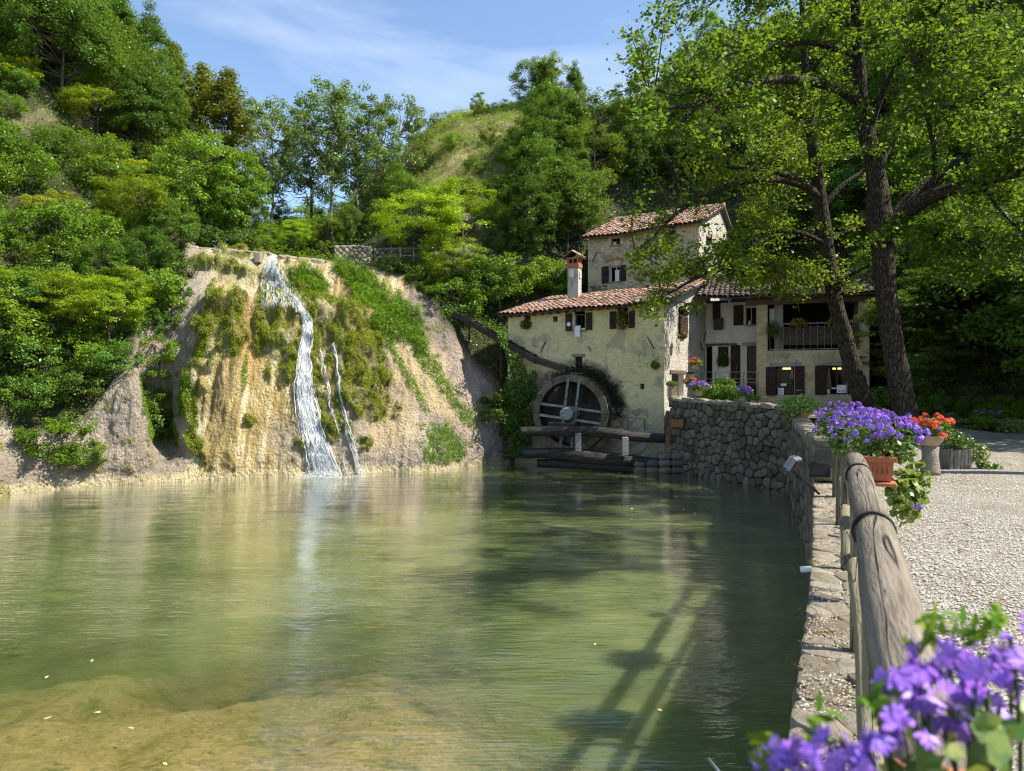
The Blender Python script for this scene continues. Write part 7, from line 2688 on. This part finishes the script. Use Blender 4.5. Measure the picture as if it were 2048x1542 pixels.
KM = [mesh("flower_head", *cluster_geo(k + 40, .036, 12), M['pink']) for k in range(3)]
for m_ in KM:
    m_.attributes.new('rnd', 'FLOAT', 'POINT')
window_box(fm, H_small, "window box with trailing reddish plant at the mill's small left window", 501, M['leaf_dark'], KM, 12, (.24, .14, .20), s=.8)
window_box(fm, (H_right[0], H_right[1], H_right[2], H_right[3]), "tall reddish flowering plant filling and hanging from the mill's right window", 511, M['leaf_dark'], KM, 34, (.26, .16, .44), .22, s=.9)
window_box(fm, (fm.at(1315, 730)[0] - .2, fm.at(1315, 735)[1], fm.at(1315, 730)[0] + .1, 0), "small withered reddish plant on the mill wall near its right corner", 515, M['leaf_dark'], KM, 8, (.18, .10, .18), s=.8, box=False, name="wall_plant")
window_box(fe_, w1, "dark flowering plant on the sill of the white house's ground floor window", 521, M['leaf_dark'], KM, 5, (.30, .16, .28), .12, s=.8)
a = fw.rect(1580, 645, 1612, 672)
window_box(fw, (a[0], 3.85, a[2], 4.1), "box of pink geraniums hanging on the left part of the balcony rail", 531, M['leaf_mid'], KM, 26, (.36, .16, .22), .05, s=1.1)
a = fw.rect(1655, 645, 1682, 672)
window_box(fw, (a[0], 3.85, a[2], 4.1), "box of dusty pink geraniums on the right part of the balcony rail", 541, M['leaf_dark'], KM, 20, (.34, .16, .26), .05, s=1.0)
a = fw.rect(1532, 650, 1560, 685)
window_box(fw, (a[0], 3.75, a[2], 4.1), "green leafy plant hanging down at the left end of the balcony", 551, M['leaf_ivy'], KM, 0, (.30, .18, .42), -.05)

# --- foreground planter, out of focus
fp_c = P(2080, 1900, .62)
fg = empty("foreground_planter", fp_c - dz * .1, "rail planter with large blurred purple flowers at the bottom right corner, closest to the camera", "flower planter")
trough("planter_box", fg, fp_c, (.26, .19, .16), M['terracotta'], .86, (dv, dn, dz))
rg = np.random.RandomState(77)
FG = [mesh("flower", *flower_geo(60 + k, .0145), M['purple']) for k in range(4)]
for m_ in FG:
    at = m_.attributes.new('rnd', 'FLOAT', 'POINT'); at.data.foreach_set('value', rg.rand(len(m_.vertices)).astype(np.float32))
CL_ = [(1830, 1330, .66, 30, 26, 8), (1800, 1380, .64, 30, 24, 9), (1850, 1400, .62, 26, 20, 6), (1900, 1310, .66, 28, 24, 8), (1960, 1330, .64, 34, 28, 11), (2020, 1300, .68, 26, 34, 8), (2030, 1360, .62, 26, 30, 8), (1950, 1400, .62, 26, 20, 5),
       (1820, 1450, .60, 40, 14, 6), (1760, 1465, .60, 26, 12, 4), (1680, 1500, .60, 40, 24, 9), (1600, 1530, .62, 34, 20, 8), (1560, 1505, .64, 26, 14, 6), (1740, 1530, .58, 30, 16, 6), (1880, 1460, .62, 20, 20, 3), (1530, 1530, .64, 12, 12, 3), (1660, 1540, .6, 50, 10, 6), (2000, 1420, .66, 30, 20, 4)]
stems = MB(); buds = MB()
for (px, py, Y, sx, sy, n) in CL_:
    c = P(px, py, Y)
    root = P(px * .45 + 1980 * .55 , 1740, Y)
    stems.tube(bez(np.array([root, (root + c) / 2 + rg.normal(size=3) * .008, c + dz * .01]), 10), np.linspace(.0028, .0018, 10), 5, False)
    for k in range(int(n * 1.15)):
        p = P(px + rg.normal() * sx * .85, py + rg.normal() * sy * .85, Y + rg.normal() * .012)
        d = (p - c); d = d / (np.linalg.norm(d) + 1e-6) + np.array((0, -.8, .5)) + rg.normal(size=3) * .4
        o = inst("flower", FG[rg.randint(4)], p, fg)
        q = Vector(d).to_track_quat('Z', 'Y'); e_ = q.to_euler()
        o.rotation_euler = e_; o.rotation_euler.rotate_axis('Z', rg.rand() * 6.28)
        sc = rg.uniform(.62, .95); o.scale = (sc, sc, sc)
stems.build("stems", M['leaf_ivy'], fg, kind='stuff')
for px, py, Y in ((1862, 1262, .66), (1940, 1258, .66), (1985, 1252, .66), (1640, 1465, .62), (1530, 1500, .64), (1755, 1405, .62)):
    c = P(px, py, Y)
    V, Fc, rn = leafcloud(c + rg.normal(size=(22, 3)) * np.array((.006, .006, .009)), .018, rg, (0, -.5, .2), 5, .5, .4)
    obj("bud_tuft", V, Fc, M['leaf_mid'], fg, attrs={'rnd': rn})
for px, py, Y, s_ in ((1920, 1440, .64, .05), (1975, 1450, .62, .05), (2020, 1440, .62, .045), (1890, 1500, .62, .05), (1950, 1500, .6, .045), (2010, 1510, .6, .05), (1830, 1510, .64, .04), (2035, 1470, .62, .045), (1860, 1535, .6, .045), (1930, 1385, .66, .035),
                      (1790, 1540, .66, .035), (2040, 1535, .6, .05), (1985, 1385, .66, .03)):
    c = P(px, py, Y)
    for _k in range(3):
        V, Fc, rn = leafcloud(np.array([c + rg.normal(size=3) * .014]), s_ * rg.uniform(.5, .75), rg, (0, -.8, .5), 5, .3, .7)
        obj("leaf", V, Fc, M['leaf_lime'] if rg.rand() < .55 else M['leaf_ivy'], fg, attrs={'rnd': rn})

# ------------------------------------------------------------------ SMALL THINGS
# floodlights mounted outside the wall
def floodlight(c, label, sz, mat, tilt, yaw):
    e = empty("floodlight", c, label, "floodlight")
    rz = Matrix.Rotation(yaw, 3, 'Z') @ Matrix.Rotation(tilt, 3, 'X')
    ax = np.array(rz.transposed())
    MB().box(c, (sz, .07, sz * .8), ax, .01).build("lamp_head", mat, e)
    MB().box(c - ax[1] * .045, (sz * .86, .012, sz * .66), ax, .003).build("lens", M['iron'], e)
    m = MB()
    for k in range(5): m.box(c + ax[1] * .055 + ax[0] * (k - 2) * sz * .18, (.012, .05, sz * .7), ax)
    m.build("cooling_fins", mat, e)
    return e
fc = P(1588, 928, 9.6)
floodlight(fc, "grey floodlight on an arm outside the pond wall, aimed at the waterfall", .24, M['steel'], R(30), R(50))
w_ = wall_at(S_of_Y(9.8), 0)
V, Fc = tube([fc + dz * -.1, fc + np.array((.15, .05, -.22)), np.array((w_[0] + .05, w_[1], .02))], .016, 7)
o = obj("lamp_arm", V, Fc, M['black_plastic'], bpy.data.objects["floodlight"])
fc2 = P(1641, 940, 9.9)
floodlight(fc2, "black floodlight lying dark beside the post on the wall ledge", .26, M['black_plastic'], R(-20), R(-30))
pb = empty("pipe_stub", P(1622, 1122, 6.6), "short white plastic drain pipe sticking out under the ledge", "drain pipe")
x_, y_ = wall_at(S_of_Y(6.15), .0)
p = np.array((x_, y_, -.07)); q = np.array((*wall_at(S_of_Y(6.15), .13), -.09))
V, Fc = tube([p, q, q, p], [.026, .026, .021, .021], 14, False); obj("pipe", V, Fc, M['white'], pb, smooth_=True)
# pale metal rod sticking up from the pond near the camera
V, Fc = tube([P(1417, 1518, 3.0), P(1440, 1546, 2.9), P(1480, 1600, 2.8)], .007, 8)
obj("metal_rod", V, Fc, M['steel'], None, label="thin pale metal rod poking up at the bottom edge over the water", cat="metal rod", base=P(1417, 1518, 3.0), smooth_=True)

# slanting board and kerb wall with plants at the right
bd = P(1902, 845, 23.5)
MB().box(bd + dz * .02, (.30, .08, .62), (np.array((.97, 0, .22)), (0, 1, 0), (-.22, 0, .97)), .01).build("board", M['wood_beam'], None, base=bd - dz * .3, label="slanting sawn wooden board standing at the left end of the low kerb wall", cat="board")
kw = block_wall("kerb_wall", "low mossy stone kerb wall at the far edge of the gravel", "wall", (14.55, 23.3, 0), (21.5, 22.4, 0), .42, .4, .42, .22, 91, M['stone_dark'], top_noise=.03)
for i, (px, py, r, mt, lb) in enumerate(((1925, 858, .45, 'leaf_ivy', "leafy ivy mound at the left of the kerb wall"), (1965, 850, .35, 'leaf_mid', "green plant spilling over the middle of the kerb wall"), (2020, 858, .42, 'leaf_lime', "yellowish ivy spilling over the right of the kerb wall"), (1740, 872, .45, 'leaf_dark', "dark plants round the foot of the left alder"), (1850, 855, .4, 'leaf_mid', "green plants at the foot of the right alder"))):
    p = P(px, py, 22.6)
    e = empty("ground_plant", p, lb, "plant")
    foliage(e, p + dz * .1, (r * 1.3, r, r * .6), 900, .07, M[mt], 600 + i)
kp = empty("flower_patch", P(1975, 828, 22.9), "small patch of violet flowers on top of the kerb wall", "flowers")
foliage(kp, P(1975, 828, 22.9), (.5, .3, .10), 500, .05, M['leaf_dark'], 640)
heads(kp, P(1975, 826, 22.9), (.5, .3, .12), 14, PM, 641, s=1.2)

# fallen leaves on the pond and on the gravel
yl = plain('fallen_leaf', (.50, .46, .22), .7, .3)
bl_ = plain('brown_leaf', (.22, .12, .05), .8, .4)
rg = np.random.RandomState(31)
def leaf_flat(seed, s):
    r_ = np.random.RandomState(seed); n = 9
    V = [(0, 0, .004)] + [(s * (.8 + .35 * r_.rand()) * math.cos(a), s * .65 * (.8 + .35 * r_.rand()) * math.sin(a), .004 + .006 * r_.rand()) for a in np.linspace(0, 6.28, n, endpoint=False)]
    return V, [(0, k + 1, (k + 1) % n + 1) for k in range(n)]
LM = [mesh("leaf", *leaf_flat(k, .055), yl) for k in range(3)]; LB = [mesh("leaf", *leaf_flat(k + 5, .035), bl_) for k in range(3)]
for px, py in ((1083, 959), (1098, 962), (1118, 965), (1187, 970), (1027, 967), (1240, 946), (1352, 994), (1264, 1018), (1050, 1002), (1390, 1027), (1367, 1020), (184, 1323), (94, 1356), (95, 1438), (195, 1427), (330, 1530), (262, 1458), (1320, 1422), (1190, 1290)):
    Y = (CZ - WZ) * F / (py - 771)
    s = .8 if py < 1100 else .42
    inst("floating_leaf", LM[rg.randint(3)], P(px, py, Y) + dz * .006, None, (0, 0, rg.rand() * 6.28), (s * 1.5, s, 1), "pale yellow leaf floating on the pond", "leaf", "leaves floating on the pond")
for _ in range(90):
    Y = rg.uniform(4.5, 19); X = RX(Y) + (rg.uniform(.35, 1.4) if rg.rand() < .4 else rg.uniform(.6, 6))
    s = rg.uniform(.5, 1.1)
    inst("fallen_leaf", LB[rg.randint(3)], (X, Y, .016), None, (rg.rand() * .4, rg.rand() * .4, rg.rand() * 6.28), (s, s, s), "small brown dead leaf lying on the gravel yard", "leaf", "dead leaves on the gravel")
# loose pebbles standing proud of the gravel, near the camera
n = 16000
Yp = 3.2 + 12 * rg.rand(n) ** 1.4; Xp = RX(0) + .4505 * Yp + .35 + rg.rand(n) * (Yp * .30 + .5)
import bmesh
V0 = np.array([(1, 0, 0), (0, 1, 0), (-1, 0, 0), (0, -1, 0), (.1, .1, .75), (.7, .7, .2), (-.7, .7, .2), (-.7, -.7, .2), (.7, -.7, .2)])
F0 = np.array([(0, 5, 4), (5, 1, 4), (1, 6, 4), (6, 2, 4), (2, 7, 4), (7, 3, 4), (3, 8, 4), (8, 0, 4)])
sc = rg.uniform(.006, .015, (n, 1, 1)); an = rg.rand(n) * 6.28
rot = np.stack([np.stack([np.cos(an), -np.sin(an), an * 0], 1), np.stack([np.sin(an), np.cos(an), an * 0], 1), np.stack([an * 0, an * 0, an * 0 + 1], 1)], 1)
Vp = np.einsum('nij,kj->nki', rot, V0 * np.array((1, .75, .8))) * sc + np.stack([Xp, Yp, np.full(n, .004)], 1)[:, None, :]
Fp = (F0[None] + (np.arange(n) * 9)[:, None, None]).reshape(-1, 3)
obj("gravel_pebbles", Vp.reshape(-1, 3), Fp, stone_mat('pebble', (.30, .28, .25), (.72, .70, .66), moss=0), None, kind='stuff', label="loose pale pebbles of the gravel yard", cat="gravel", attrs={'rnd': np.repeat(rg.rand(n), 9)})
print("TRIS", sum(sum(len(p.vertices) - 2 for p in m.polygons) if len(m.polygons) < 50000 else len(m.polygons) * 2 for m in bpy.data.meshes), "OBJ", len(bpy.data.objects))
